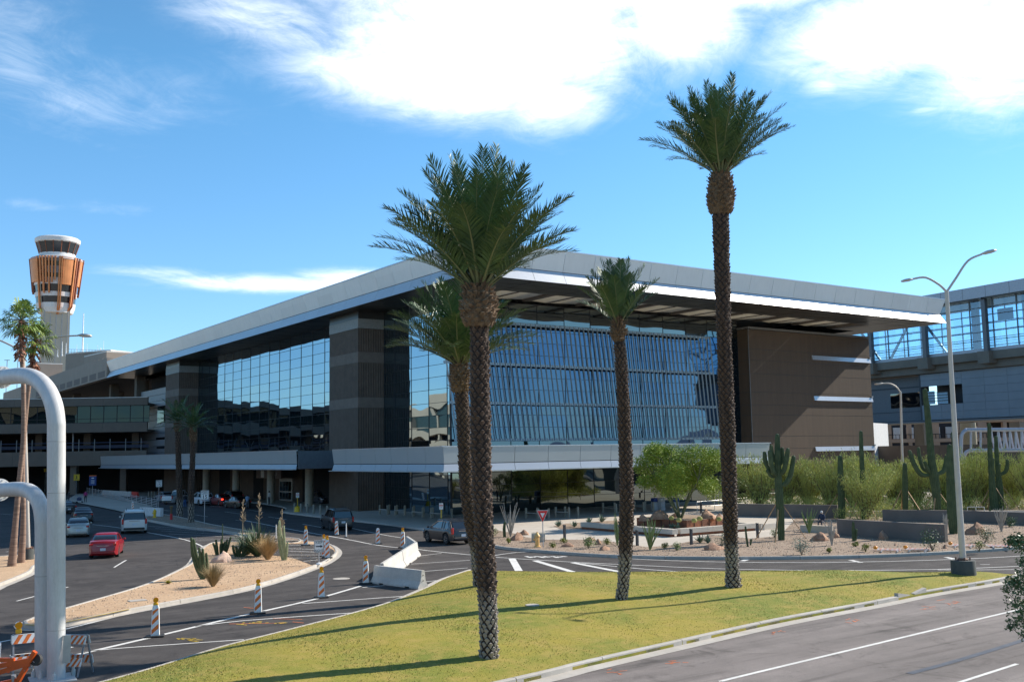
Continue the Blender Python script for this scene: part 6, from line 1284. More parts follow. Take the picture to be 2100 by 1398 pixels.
# ---- bollards, benches
CRM = mat('bollard_cream', (.28, .26, .21), .8); bo = thing('bollard', (0, 0, 0), 'x', 'bollard'); MB().lathe((0, 0, 0), [(.11, -.02), (.11, .88), (.09, .93), (.03, .95)], 12).build('post', CRM, bo, smooth=30); first_b = True
def put(px, py, lb, grp, z=.13, cat=None):
    global first_b
    b = P(px, py, z)
    if first_b: bo.location = b; bo['label'] = lb; bo['group'] = grp; first_b = False
    else: dup(bo, b, 0, lb, grp)
for px, py, lb in ((604, 1049, 'first cream kerb bollard from the left, beside the yellow sign post'), (617, 1050, 'second cream kerb bollard, right of the yellow sign post'), (630, 1051, 'third cream kerb bollard from the yellow sign post'), (643, 1053, 'fourth cream kerb bollard, left of the black off road car'), (657, 1054, 'fifth cream kerb bollard, partly behind the black off road car'), (671, 1055, 'sixth cream kerb bollard, showing above the black car roof')): put(px, py, lb, 'cream bollards along the kerb')
for px, py, lb in ((305, 1019, 'left of three cream bollards beyond the far speed sign'), (311, 1019, 'middle of three cream bollards beyond the far speed sign'), (317, 1020, 'right of three cream bollards beyond the far speed sign')): put(px, py, lb, 'cream bollards by the old wing')
def rail_bench(px0, py0, px1, py1, lb, grp):
    a = P(px0, py0, .13); b = P(px1, py1, .13); mid = (a+b)/2; L = (b-a).length; T_ = thing('rail_bench', mid, lb, 'bench', rz=math.atan2(b.y-a.y, b.x-a.x), group=grp)
    for x in (-L/2, L/2): MB().box((x, 0, .47), (.16, .16, .96), bev=.015).build('post', CRM, T_)
    MB().box((0, 0, .50), (L, .30, .07), bev=.01).build('seat_bar', mat('bench_bar', (.38, .37, .34), .6), T_); [MB().box((x, .9, .47), (.16, .16, .96), bev=.015).build('rear_post', CRM, T_) for x in (-L/4, L/2+.35)]
for i, (a, b, c, d, lb) in enumerate(((779, 1054, 795, 1055, 'leftmost low rail bench under the canopy'), (811, 1056, 830, 1057, 'second low rail bench from the left under the canopy'), (847, 1059, 867, 1061, 'third low rail bench from the left under the canopy'), (884, 1062, 905, 1064, 'fourth low rail bench, left of the palm trunks'), (1079, 1062, 1104, 1064, 'low rail bench behind the yield sign'), (1140, 1060, 1167, 1061, 'low rail bench right of the yield sign under the canopy'), (1237, 1050, 1264, 1053, 'low rail bench left of the middle palm under the canopy'), (1302, 1047, 1320, 1049, 'low rail bench half hidden behind the palo verde'))): rail_bench(a, b, c, d, lb, 'rail benches under the canopy')
bk = thing('bollard_light', (0, 0, 0), 'x', 'bollard light'); MB().box((0, 0, .45), (.15, .15, .94), bev=.01).build('post', mat('dark_post', (.035, .035, .04), .5), bk); MB().box((0, 0, .95), (.17, .17, .05), bev=.01).build('cap', mat('dark_cap', (.06, .06, .06), .5), bk)
for i, (px, py, lb) in enumerate(((1158, 1105, 'dark bollard light right of the yield sign'), (1307, 1118, 'dark bollard light left of the fanned ocotillo'), (1418, 1116, 'dark bollard light in front of the bench wall corner'), (1554, 1102, 'dark bollard light left of the many armed saguaro'), (1438, 1052, 'dark bollard light behind the rusty planter'), (1560, 1032, 'dark bollard light by the far handrail'), (1762, 1058, 'dark bollard light behind the garden wall'))):
    b = P(px, py, .147)
    if i == 0: bk.location = b; bk['label'] = lb; bk['group'] = 'dark bollard lights'
    else: dup(bk, b, 0, lb, 'dark bollard lights')
# ---- planters, garden walls, handrails
GW = mat('garden_wall', (.155, .132, .115), .85, var=.12, scale=.8, fine=.06); COR = mat('corten', (.10, .045, .03), .85, col2=(.30, .10, .04), scale=1.2, fine=.25, fscale=7)
def wallrun(pts, h, w, m, label, name='garden_wall', z0=.1, cat='garden wall', cap=None):
    mb = MB(); ps = [P(*p, .14) for p in pts]
    for a, b in zip(ps, ps[1:]): d = (b-a).normalized(); n = Vector((-d.y, d.x, 0))*w/2; mb.prism([tuple((a-d*w/2+n)[:2]), tuple((b+d*w/2+n)[:2]), tuple((b+d*w/2-n)[:2]), tuple((a-d*w/2-n)[:2])], z0, h)
    return tag(mb.build(name, m), label, cat)
wb = MB(); a, b, c = P(1196, 1084, .14), P(1380, 1100, .14), P(1545, 1087, .14)
for p, q, e in ((a, b, .0), (b, c, .5)):
    d = (q-p).normalized(); n = Vector((-d.y, d.x, 0)); p2 = p+d*e; wb.mi(0).prism([tuple((p2-n*.25)[:2]), tuple((q+d*.25-n*.25)[:2]), tuple((q+d*.25+n*.25)[:2]), tuple((p2+n*.25)[:2])], .32, .66); wb.mi(1).prism([tuple((p2-n*.15)[:2]), tuple((q-n*.15)[:2]), tuple((q+n*.15)[:2]), tuple((p2+n*.15)[:2])], .1, .318)
tag(wb.build('bench_wall', [CONCW, COR]), 'low pale concrete bench wall angled round the rusty planter', 'garden wall')
pm = thing('steel_planter', P(1409, 1083, .14), 'rusty steel raised planter holding the palo verde tree and boulders', 'planter'); p1, p2, p3 = P(1306, 1077, .14), P(1409, 1084, .14), P(1500, 1076, .14); p4 = p1+(p3-p2)
mb = MB(); mb.prism([tuple(q[:2]) for q in (p1, p2, p3, p4)], .1, .75)
for u, v in ((p2, p3), (p1, p2)):
    for i in range(1, 6): q = u.lerp(v, i/6); mb.mi(1).box((q.x, q.y, .43), (.05, .05, .66), .6)
mb.build('steel_sides', [COR, mat('corten_dark', (.05, .03, .025), .9)], pm, world=True); cx = sum((Vector(q) for q in (p1, p2, p3, p4)), Vector())/4
mb = MB(); mb.prism([tuple((Vector(q).lerp(cx, .03))[:2]) for q in (p1, p2, p3, p4)], .74, .78); mb.build('gravel_fill', GRAVEL2, pm, world=True)
for i, (x, y, w, h, lb) in enumerate(((1352, 1063, 40, 17, 'big dark boulder in the left corner of the rusty planter'), (1320, 1066, 22, 12, 'boulder at the left end of the rusty planter'), (1385, 1060, 22, 12, 'boulder under the palo verde in the planter'), (1452, 1062, 34, 17, 'big boulder right of the palo verde trunk in the planter'), (1475, 1063, 18, 11, 'small boulder at the right end of the rusty planter'))): boulder(x, y, w, h, lb, 400+i, z=.77)
for i, (x, y, lb) in enumerate(((1377, 1066, 'left round golden cactus in the planter'), (1392, 1070, 'round golden cactus at the planter front edge'), (1424, 1071, 'round golden cactus right of the planter corner'), (1435, 1067, 'round golden cactus beside the big boulder'), (1475, 1068, 'rightmost round golden cactus in the planter'))):
    mb = MB(); mb.lathe((0, 0, 0), [(.12, 0), (.2, .08), (.21, .18), (.15, .28), (.04, .32)], 16); tag(mb.build('barrel_cactus', mat('golden_cactus', (.30, .28, .08), .8, fine=.3), loc=P(x, y, .77)), lb, 'cactus', 'golden barrel cacti')
wallrun([(1512, 1058), (1716, 1062)], 1.25, .3, GW, 'long grey concrete wall behind the many armed saguaro, with small round lights')
wallrun([(1724, 1097), (1937, 1111)], 1.22, .3, GW, 'grey concrete garden wall in front of the saguaros, nearest the kerb')
wallrun([(1815, 1068), (2000, 1071), (2150, 1078)], 1.05, .3, GW, 'long low grey concrete wall behind the stout saguaro')
wallrun([(1745, 1058), (1900, 1058), (2150, 1058)], .6, .6, CONCW, 'long pale concrete seat wall deep in the shrubs', name='seat_wall')
wallrun([(1505, 1080), (1560, 1086), (1590, 1083)], .55, .4, CONCW, 'short pale bench wall behind the many armed saguaro', name='seat_wall')
wallrun([(1650, 1090), (1700, 1092)], .62, .45, CONCW, 'pale bench the seated person sits on', name='seat_wall', cat='bench')
wallrun([(291, 1056), (330, 1058)], 1.0, .35, mat('white_wall', (.62, .62, .62)), 'low white wall at the end of the walkway railing', cat='low wall', name='low_wall')
def handrail(p0, p1, h, label, n=4, m=None):
    a = P(*p0, .14); b = P(*p1, .14); T_ = thing('handrail', a, label, 'handrail', group='handrails'); d = b-a; m = m or mat('rail_white', (.62, .60, .56), .4, .3)
    for i in range(n): q = d*(i/(n-1)); MB().tube([q, q+Vector((0, 0, h))], .03, 6).build('post', m, T_)
    for z in (h, h*.5): MB().tube([Vector((0, 0, z)), d+Vector((0, 0, z))], .035 if z == h else .02, 6).build('rail', m, T_)
handrail((1571, 1032), (1698, 1026), 1.1, 'pale handrail behind the many armed saguaro', 5); handrail((1430, 1050), (1532, 1040), 1.0, 'pale handrail behind the palo verde planter', 4); handrail((1985, 1062), (2020, 1062), .9, 'short pale handrail right of the street lamp pole', 3); handrail((1490, 1062), (1512, 1062), .9, 'short handrail between tallest palm and grey wall', 2)
rl = thing('walkway_railing', P(178, 1012, .12), 'long white slatted railing along the walkway in the shade', 'railing'); a = P(178, 1012, .12); b = P(322, 1041, .12); d = b-a; GR = mat('railing_grey', (.45, .46, .47), .5, .4)
for i in range(19): q = d*(i/18); MB().bar(q, q+Vector((0, 0, 1.15)), .09, .05).build('post', GR, rl)
for z in (.2, .4, .6, .8, 1.0): MB().bar(Vector((0, 0, z)), d+Vector((0, 0, z)), .04, .06).build('rail', GR, rl)
# ---- hydrants, bins, cover box
def hydrant(b, m, lb, h=.75):
    T_ = thing('fire_hydrant', b, lb, 'fire hydrant', group='fire hydrants'); s = h/.75; MB().lathe((0, 0, 0), [(.17*s, 0), (.17*s, .04*s), (.11*s, .05*s), (.11*s, .48*s), (.15*s, .50*s), (.15*s, .54*s), (.12*s, .6*s), (.06*s, .68*s), (.03*s, .70*s), (.03*s, .75*s)], 16).build('body', m, T_, smooth=30)
    for a in (0, 1.57, 3.14): d = Vector((math.cos(a+.8), math.sin(a+.8), 0)); MB().tube([Vector((0, 0, .38*s))+d*.08*s, Vector((0, 0, .38*s))+d*.19*s], [.05*s, .06*s], 8).build('outlet_cap', m, T_)
hydrant(P(1102, 1121, Gz), mat('hydrant_tan', (.70, .42, .14), .5), 'pale orange fire hydrant beside the yield sign', .95); hydrant(P(317, 1061, .13), YEL, 'yellow fire hydrant in front of the low white wall', .9)
T_ = thing('standpipe', P(351, 1065, .13), 'red and brown standpipe post on the median left of the shaded palms', 'standpipe'); MB().lathe((0, 0, 0), [(.13, 0), (.13, .55), (.10, .58)], 12).build('red_base', RED, T_); MB().lathe((0, 0, .58), [(.09, 0), (.09, .55), (.16, .56), (.18, .72), (.05, .8)], 12).build('brown_top', mat('brown_pipe', (.14, .09, .04), .7), T_)
mb = MB(); b = P(1104, 1110, Gz); rows = []
for x in (-.45, .45): rows.append([Vector((x, .35*math.cos(t), .62*max(0, math.sin(t))**.6)) for t in [math.pi*i/10 for i in range(11)]])
mb.loft(rows, True, closed=True); tag(mb.build('backflow_cover', mat('cover_mesh', (.42, .36, .27), .8, fine=.3, fscale=40), loc=b), 'rounded beige mesh cover cage behind the hydrant', 'utility cover').rotation_euler = (0, 0, facing(b)+1.57)
for i, (px, lb, m) in enumerate(((1343, 'blue and white recycling bin under the canopy', BLU), (1357, 'pale litter bin right of the recycling bin', PALE), (1386, 'dark litter bin behind the palo verde trunk', BLU))):
    T_ = thing('waste_bin', P(px, 1046, .13), lb, 'bin', group='waste bins'); MB().box((0, 0, .42), (.55, .55, .86), bev=.03).build('bin_body', mat('bin_grey', (.45, .46, .47), .5), T_); MB().box((0, 0, 1.05), (.58, .58, .38), bev=.05).build('bin_lid', m, T_)
# ---- folding barricades lying in the gravel
def stripes(mb, p0, ux, uz, L, H, n=5, eps=None):
    """white board with slanted orange bands on the plane p0 + ux*s + uz*t"""
    mb.mi(0); nn = ux.cross(uz); e = eps or .012
    mb.loft([[p0-nn*e, p0+ux*L-nn*e, p0+ux*L+uz*H-nn*e, p0+uz*H-nn*e], [p0+nn*e, p0+ux*L+nn*e, p0+ux*L+uz*H+nn*e, p0+uz*H+nn*e]], True); mb.mi(1)
    w = L/n/2
    for i in range(n):
        s = (i+.15)*L/n
        for sg in (1, -1):
            q = [p0+ux*s, p0+ux*(s+w), p0+ux*min(L, s+w+H*.6)+uz*H, p0+ux*min(L, s+H*.6)+uz*H]; q = [v+nn*(e+.003)*sg for v in q]; mb.add(q, [(0, 1, 2, 3) if sg > 0 else (3, 2, 1, 0)])
LEG = mat('barricade_leg', (.30, .30, .31), .6, .3)
def flat_barricade(px, py, lb, light, i):
    b = P(px, py, Gz+.02); T_ = thing('folded_barricade', b, lb, 'traffic barricade', rz=facing(b)+math.pi/2+rnd.uniform(-.2, .2), group='barricades lying in the gravel')
    for x in (-.42, .42): MB().bar((x, -.7, .03), (x+.1, .75, .03), .06, .05).build('leg', LEG, T_)
    for y in (-.05, .55): m = MB(); stripes(m, Vector((-.6, y, .075)), Vector((1, 0, 0)), Vector((0, 1, 0)), 1.25, .25); m.build('striped_board', [WSH, ORG], T_)
    if light: MB().ball((-.72, .72, .14), .13, 12, (1, 1, .8)).build('warning_light', LENS, T_, smooth=60)
for i, a in enumerate(((1823, 1130, 'folded orange white barricade lying below the garden wall, left of the four', 1), (1882, 1129, 'second lying barricade from the left, with amber light', 1), (1975, 1121, 'lying barricade with amber light partly behind the street lamp pole', 1), (2050, 1122, 'lying barricade without light near the right frame edge', 0))): flat_barricade(a[0], a[1], a[2], a[3], i)
# ---- A-frame barricades and tow frame by the near gantry
def aframe(b, rz, lb, light, L=1.1):
    T_ = thing('folding_barricade', b, lb, 'traffic barricade', rz=rz, group='standing barricades near the gantry')
    for x in (-L/2+.05, L/2-.05):
        for s in (-1, 1): MB().bar((x, .02*s, 1.12), (x, .36*s, 0), .045, .03).build('leg', LEG, T_)
    for s in (-1, 1):
        for z0, z1 in ((.86, 1.10), (.28, .52)): m = MB(); y0 = .03+.34*(1.12-z0)/1.12; y1 = .03+.34*(1.12-z1)/1.12; stripes(m, Vector((-L/2, s*(y0+.02), z0)), Vector((1, 0, 0)), Vector((0, s*(y1-y0), z1-z0)).normalized(), L, .24); m.build('striped_board', [WSH, ORG], T_)
    if light: MB().box((-L/2+.18, 0, 1.2), (.16, .10, .14), bev=.02).build('battery_case', mat('yellow_plastic', (.8, .42, .02)), T_); MB().tube([(-L/2+.18, -.05, 1.36), (-L/2+.18, .05, 1.36)], .10, 16).build('warning_light', LENS, T_, smooth=50)
b = P(66, 1378, .004); aframe(b, facing(b)+math.pi/2+.12, 'standing striped barricade with amber light left of the white gantry pipes', 1, 1.15)
b = P(152, 1382, .004); aframe(b, facing(b)+math.pi/2-.6, 'standing barricade just right of the white gantry pipes', 0, .8)
OR2 = mat('orange_frame', (.60, .09, .01), .4); b = P(30, 1420, .004); T_ = thing('sign_trailer', b, 'orange trailer frame with a white battery box at the bottom left corner', 'trailer'); dp = depth_of(b); w = lambda x, y, d=0: PD(x, y, dp+d)-b
for i, (p, q, t) in enumerate((((-60, 1376), (64, 1352), .11), ((-60, 1396), (62, 1358), .11), ((-60, 1352), (30, 1352), .09), ((36, 1398), (72, 1335), .10), ((-40, 1410), (34, 1394), .10), ((17, 1378), (17, 1352), .06))): MB().bar(w(*p), w(*q), t, t*1.1).build('frame_bar', OR2, T_)
MB().tube([w(24, 1370), w(24, 1345)], .04, 8).build('jack_post', GALV, T_); MB().tube([w(28, 1398), w(28, 1383)], .06, 8).build('jack_post', GALV, T_); MB().box(w(-4, 1342, .2), (.5, .12, .55), facing(b)).build('white_box', WSH, T_)
ch = MB(); r = random.Random(2)
for i in range(26): q = w(60+r.uniform(-8, 8), 1362+r.uniform(-8, 10)); ch.tube([q, q+Vector((r.uniform(-.06, .06), r.uniform(-.06, .06), r.uniform(-.06, .06)))], .012, 5)
ch.build('safety_chain', GALV, T_); MB().tube([w(72, 1352), w(77, 1352, .1)], [.15, .15], 20).build('spare_wheel', BLK, T_, smooth=40)
for (px, py, lb) in ((975, 1202, 'flat white cover plate in the lawn by the middle palm'),): pass
cv = MB().cyl((0, 0, 0), .26, .03, 20); q = P(1092, 1252, .3); q.z = lawnz(q.x, q.y); tag(cv.build('valve_cover', CONC, loc=q), 'round pale cover set in the lawn between big and middle palm', 'utility cover')
cv = MB().box((0, 0, .01), (.7, .5, .03)); q = P(282, 1231, .13); tag(cv.build('pit_cover', CONC, loc=q), 'square pale pit cover in the gravel at the left part of the island', 'utility cover')
# ================================================================ vehicles
def paint(name, col, rough=.3, metal=.0, coat=.35):
    return mat(name, col, rough, metal, var=.03, scale=.5, coat=coat, spec=.6)
CG = mat('car_glass', (.012, .016, .02), .06, spec=.9, coat=.5); TYR = mat('tyre', (.018, .018, .018), .85); RIM = mat('wheel_rim', (.38, .38, .39), .3, .8); TAIL = mat('tail_lamp', (.45, .01, .01), .25, coat=.6); TLIT = mat('tail_lamp_lit', (.9, .02, .01), .3, emit=(1, .03, .01), estr=4.0); HEAD = mat('head_lamp', (.7, .72, .75), .15, coat=.6); TRIM = mat('car_trim', (.02, .02, .022), .6); PLT = mat('licence_plate', (.55, .58, .62), .5); CHR = mat('chrome', (.65, .66, .68), .15, .9)
def car(loc, rz, kind, body, label, L=4.6, Wd=1.8, H=1.5, lit=False, chrome=False, cat='car', group=None, glassm=None):
    """front is +x. kind: sedan, suv, boxy, pickup"""
    T_ = thing({'pickup': 'pickup_truck'}.get(kind, 'parked_car'), loc, label, cat, rz=rz, group=group)
    wr = .33 if kind == 'sedan' else .38; gc = .20 if kind == 'sedan' else .26; hl = L/2; ax = L*.30
    belt = H*.62 if kind == 'sedan' else H*.60
    # deck line (x fraction of half length -> z of the upper edge of the body below the glass)
    deck = {'sedan': [(-1, .60), (-.96, .70), (-.72, .735), (-.5, .72), (.0, .68), (.42, .66), (.8, .57), (.95, .48), (1, .38)],
            'suv': [(-1, .50), (-.975, .62), (-.9, .64), (0, .62), (.45, .62), (.8, .57), (.95, .50), (1, .36)],
            'boxy': [(-1, .46), (-.99, .58), (-.9, .60), (0, .60), (.5, .60), (.85, .57), (.98, .52), (1, .38)],
            'pickup': [(-1, .50), (-.99, .60), (-.5, .60), (0, .60), (.45, .60), (.85, .57), (.98, .50), (1, .36)]}[kind]
    xs = sorted(set([-1, -.985, -.95, -.88, -.8, -.4, -.2, 0, .2, .4, .8, .88, .95, .985, 1]+[s*(ax+d)/hl for s in (-1, 1) for d in (-wr*1.18, -wr*1.0, -wr*.7, 0, wr*.7, wr*1.0, wr*1.18)]))
    rows = []
    for x in xs:
        X = x*hl; zt = float(np.interp(x, [d[0] for d in deck], [d[1] for d in deck]))*H
        zb = gc+(.10 if abs(x) > .95 else 0)
        dd = min(abs(X-ax), abs(X+ax)); arch = math.sqrt(max(0, (wr*1.15)**2-dd*dd)); zarch = max(zb, wr+arch if dd < wr*1.15 else zb) if dd < wr*1.16 else zb
        tp = 1-.10*max(0, abs(x)-.75)/.25-.10*(max(0, abs(x)-.93)/.07)
        w = Wd/2*tp; zs = zb+(zt-zb)*.55; zs = max(zs, zarch+.02)
        inn = w*.72
        half = [(inn, zb), (inn, zarch) if zarch > zb+.01 else (inn, zb+.001), (w*.97, zarch), (w, zs), (w*.985, zs+(zt-zs)*.5), (w*.93, zt-.015), (w*.80, zt+.012), (0, zt+.03)]
        rows.append([Vector((X, y, z)) for y, z in half]+[Vector((X, -y, z)) for y, z in half[::-1][1:]])
    MB().loft(rows, True).build('body', body, T_, smooth=35)
    # greenhouse: glass volume with body coloured roof and pillars
    gh = {'sedan': ((-.74, .70), (-.40, .985), (-.05, 1.0), (.14, .975), (.50, .67)), 'suv': ((-.97, .64), (-.76, .915), (-.28, 1.0), (.08, .985), (.56, .63)),
          'boxy': ((-.97, .60), (-.91, .95), (-.3, 1.0), (.20, .98), (.46, .60)), 'pickup': ((-.18, .60), (-.12, .96), (0, 1.0), (.20, .98), (.46, .60))}[kind]
    pts = [(a*hl, b*H) for a, b in gh]; wt = Wd/2*.70; wb = Wd/2*.90
    def wz(z): return wb+(wt-wb)*((z-belt)/(H-belt))
    zl = H*.60
    def section(x, z): return x
    glass = MB(); xb0, xb1 = pts[0][0], pts[-1][0]
    def lerpx(side, z):   # x of the rear or front glass at height z
        if side < 0: return float(np.interp(z, [pts[0][1], pts[1][1]], [pts[0][0], pts[1][0]]))
        return float(np.interp(z, [pts[4][1], pts[3][1]], [pts[4][0], pts[3][0]]))
    rws = []
    for z in (zl, zl+(H*.93-zl)*.5, H*.93):
        a, b = lerpx(-1, z), lerpx(1, z); w = wz(z); e = .10
        rws.append([Vector((a, -w*.86, z)), Vector((a+e*1.5, -w, z)), Vector((b-e*2.5, -w, z)), Vector((b, -w*.80, z)), Vector((b, w*.80, z)), Vector((b-e*2.5, w, z)), Vector((a+e*1.5, w, z)), Vector((a, w*.86, z))])
    glass.loft(rws, True); glass.build('windows', glassm or CG, T_, smooth=30)
    rf = MB(); rws = []
    for x, z in ((pts[1][0]-.06, H*.925), (pts[1][0]+.05, pts[1][1]), (pts[2][0], H), (pts[3][0]-.05, pts[3][1]), (pts[3][0]+.14, H*.915)):
        w = wt*1.03; rws.append([Vector((x, -w, z-.075)), Vector((x, -w*.96, z-.025)), Vector((x, -w*.7, z)), Vector((x, w*.7, z)), Vector((x, w*.96, z-.025)), Vector((x, w, z-.075))])
    rf.loft(rws, True); rf.build('roof', body, T_, smooth=40)
    pl = MB()
    for s in (-1, 1):
        def pb(x0, z0, x1, z1, t=.06): pl.bar((x0, s*(wz(z0)+.012), z0), (x1, s*(wz(z1)+.012), z1), t, .035, upv=(0, 1, 0))
        pb(pts[0][0]+.12, zl, pts[1][0]+.12, H*.93, .14 if kind != 'sedan' else .09); pb(pts[4][0]-.22, zl, pts[3][0]-.20, H*.93, .05)
        mid = (pts[1][0]+pts[3][0])/2+.12; pb(mid, zl, mid-.02, H*.93, .07)
        if kind in ('suv', 'boxy'): pb(pts[1][0]+L*.17, zl, pts[1][0]+L*.16, H*.93, .08)
        pl.bar((pts[0][0]+.1, s*(wz(zl)+.006), zl+.01), (pts[4][0]-.25, s*(wz(zl)+.006), zl+.01), .04, .05, upv=(0, 1, 0))
    pl.build('pillars', body, T_)
    if chrome:
        c = MB()
        for s in (-1, 1):
            line_ = [(pts[4][0]-.28, zl+.04), (pts[3][0]-.15, H*.90), (pts[2][0], H*.935), (pts[1][0]+.35, H*.89), (pts[1][0]+.02, zl+.12), (pts[1][0]+.3, zl+.04), (pts[4][0]-.28, zl+.04)]
            c.tube([Vector((x, s*(wz(z)+.03), z)) for x, z in line_], .022, 5)
        c.build('window_trim', CHR, T_)
    if kind == 'pickup': MB().bx(-hl+.12, pts[0][0]-.06, -Wd/2+.16, Wd/2-.16, H*.60, H*.625).build('cargo_bed', TRIM, T_)
    for sx in (-1, 1):
        for s in (-1, 1):
            y0, y1 = s*(Wd/2-.24), s*(Wd/2-.015); wt_ = MB(); prof = [(wr*.62, 0), (wr*.94, .0), (wr, .03), (wr, .19), (wr*.94, .22), (wr*.62, .22)]
            M_ = Matrix.Rotation(R2(-90*s), 3, 'X'); wh = wt_.lathe((sx*ax, y0, wr), prof, 20, rot=M_).build('wheel', TYR, T_, smooth=40)
            rm = MB(); rm.lathe((sx*ax, y0, wr), [(wr*.62, .02), (wr*.62, .195), (wr*.55, .19), (wr*.50, .17), (.01, .185)], 20, rot=M_)
            rm.mi(1)
            for k_ in range(7): a = k_*2*math.pi/7; d = Vector((math.cos(a), 0, math.sin(a))); c0 = Vector((sx*ax, y1-s*.008, wr)); rm.bar(c0+d*wr*.2, c0+d*wr*.58, .035, .012, upv=(0, 1, 0)) if k_ >= 0 else None
            rm.build('rim', [TRIM, RIM], wh)
            if s > 0 or True: pass
    lampm = TLIT if lit else TAIL; zt_ = H*.50 if kind != 'sedan' else H*.60
    for s in (-1, 1):
        m = MB()
        if kind == 'sedan': m.box((-hl+.07, s*Wd*.36, zt_-.03), (.16, Wd*.20, .14), rz=s*.25, bev=.02)
        elif kind == 'suv': m.box((-hl+.10, s*Wd*.43, zt_+.10), (.20, .14, .42), rz=s*.2, bev=.03)
        else: m.box((-hl+.03, s*Wd*.44, zt_+.04), (.12, .14, .42), bev=.02)
        m.build('tail_lamp', lampm, T_)
        MB().box((hl-.12, s*Wd*.37, H*.44), (.25, Wd*.16, .13), rz=-s*.35, bev=.03).build('head_lamp', HEAD, T_)
        MB().box((pts[4][0]-.25, s*(Wd/2+.07), zl+.08), (.14, .18, .13), bev=.03).build('mirror', body, T_)
    MB().box((-hl-.012, 0, H*.38 if kind != 'boxy' else H*.40), (.02, .32, .16)).build('number_plate', PLT, T_)
    bp = MB(); bp.box((-hl-.005, 0, gc+.17), (.12, Wd*.80, .16), bev=.03); bp.build('bumper', TRIM if kind != 'sedan' else body, T_); MB().box((hl-.03, 0, gc+.17), (.12, Wd*.76, .18), bev=.03).build('bumper', TRIM if kind != 'sedan' else body, T_)
    if kind in ('suv', 'boxy'):
        [MB().tube([(pts[1][0]+.2, s*wt*.86, H+.0), (pts[1][0]+.35, s*wt*.86, H+.06), (pts[3][0]-.3, s*wt*.86, H+.05), (pts[3][0]-.15, s*wt*.86, H-.01)], .02, 6).build('roof_rail', TRIM, T_) for s in (-1, 1)]
    if chrome or kind in ('sedan', 'boxy'): MB().box((-hl-.02, 0, H*.55 if kind != 'sedan' else H*.53), (.03, Wd*.40, .035)).build('boot_trim', CHR, T_)
    return T_
def heading(a, b): p = P(*a); q = P(*b); return math.atan2(q.y-p.y, q.x-p.x)
hdl = heading((180, 1150), (300, 1075)) 
# left lane group drives away from the viewer
def ground(px, py): q = P(px, py, .004); return q
c1 = ground(219, 1138); car(c1, heading((225, 1150), (262, 1118)), 'sedan', paint('metallic_red', (.26, .006, .012)), 'metallic red saloon car driving away at the shadow edge on the left road', L=4.5, H=1.46, Wd=1.76)
c2 = ground(274, 1090); car(c2, heading((270, 1099), (262, 1060)), 'boxy', paint('pearl_white', (.62, .60, .56), .35, 0), 'big white utility vehicle with roof rails, seen from behind on the left road', L=5.2, H=1.93, Wd=2.04, cat='car')
c3 = ground(160, 1098); car(c3, heading((162, 1106), (166, 1070)), 'sedan', paint('silver_beige', (.42, .41, .37), .3, .5), 'silver beige saloon car beside the gantry pipe on the left road', L=4.5, H=1.46, Wd=1.76)
c4 = ground(168, 1070); car(c4, heading((170, 1076), (140, 1050)), 'sedan', paint('gloss_black', (.012, .012, .014)), 'black saloon car in front of the silver one, turning left', L=4.9, H=1.46, Wd=1.85, chrome=False)
c5 = ground(690, 1085); car(c5, heading((720, 1098), (640, 1078)), 'boxy', paint('gloss_black', (.012, .012, .014)), 'black off road style car with roof rails in the shade by the stone pillar', L=4.5, H=1.78, Wd=1.84)
c6 = ground(918, 1112); car(c6, heading((980, 1122), (880, 1108)), 'suv', paint('dark_blue_black', (.006, .008, .014)), 'dark blue crossover car with chrome window line emerging behind the palm trunks', L=4.55, H=1.66, Wd=1.82, chrome=True)
# cars at the kerb, all in the shade
kerb_h = heading((560, 1052), (330, 1033))
car(ground(338, 1029), kerb_h, 'sedan', paint('silver_grey', (.20, .21, .23)), 'small grey car with a lit tail lamp at the far end of the kerb queue', L=4.3, H=1.5, lit=True, group='cars queued at the terminal kerb')
car(ground(366, 1032), heading((330, 1036), (400, 1030)), 'pickup', paint('pickup_white', (.58, .57, .55), .35, 0), 'white pickup truck facing the shaded palm trunks at the kerb', L=5.4, H=1.85, Wd=1.95, cat='pickup truck', group='cars queued at the terminal kerb')
car(ground(412, 1035), kerb_h, 'suv', paint('soft_white', (.52, .54, .57), .35, 0), 'white crossover car standing behind the SPEED LIMIT sign post', L=4.7, H=1.7, group='cars queued at the terminal kerb')
car(ground(453, 1036), kerb_h, 'sedan', paint('dark_red', (.14, .01, .015)), 'dark red car with a lit tail lamp in the kerb queue', L=4.5, H=1.5, lit=True, group='cars queued at the terminal kerb')
car(ground(474, 1030), kerb_h, 'suv', paint('gloss_black', (.012, .012, .014)), 'black tall car behind the dark red one, third brake light lit', L=4.6, H=1.7, group='cars queued at the terminal kerb')
car(ground(486, 1041), heading((510, 1043), (455, 1039)), 'sedan', paint('black_olive', (.03, .028, .02)), 'black saloon car passing the kerb queue in the near lane', L=4.7, H=1.42)
car(ground(660, 1033), heading((640, 1030), (700, 1036)), 'suv', paint('shade_grey', (.05, .06, .075)), 'dark blue grey car parked in the opening beside the stone pillar', L=4.6, H=1.65)
car(ground(130, 1052), heading((150, 1056), (100, 1050)), 'sedan', paint('gloss_black', (.012, .012, .014)), 'black car mostly hidden behind the white gantry pipe', L=4.6, H=1.46)

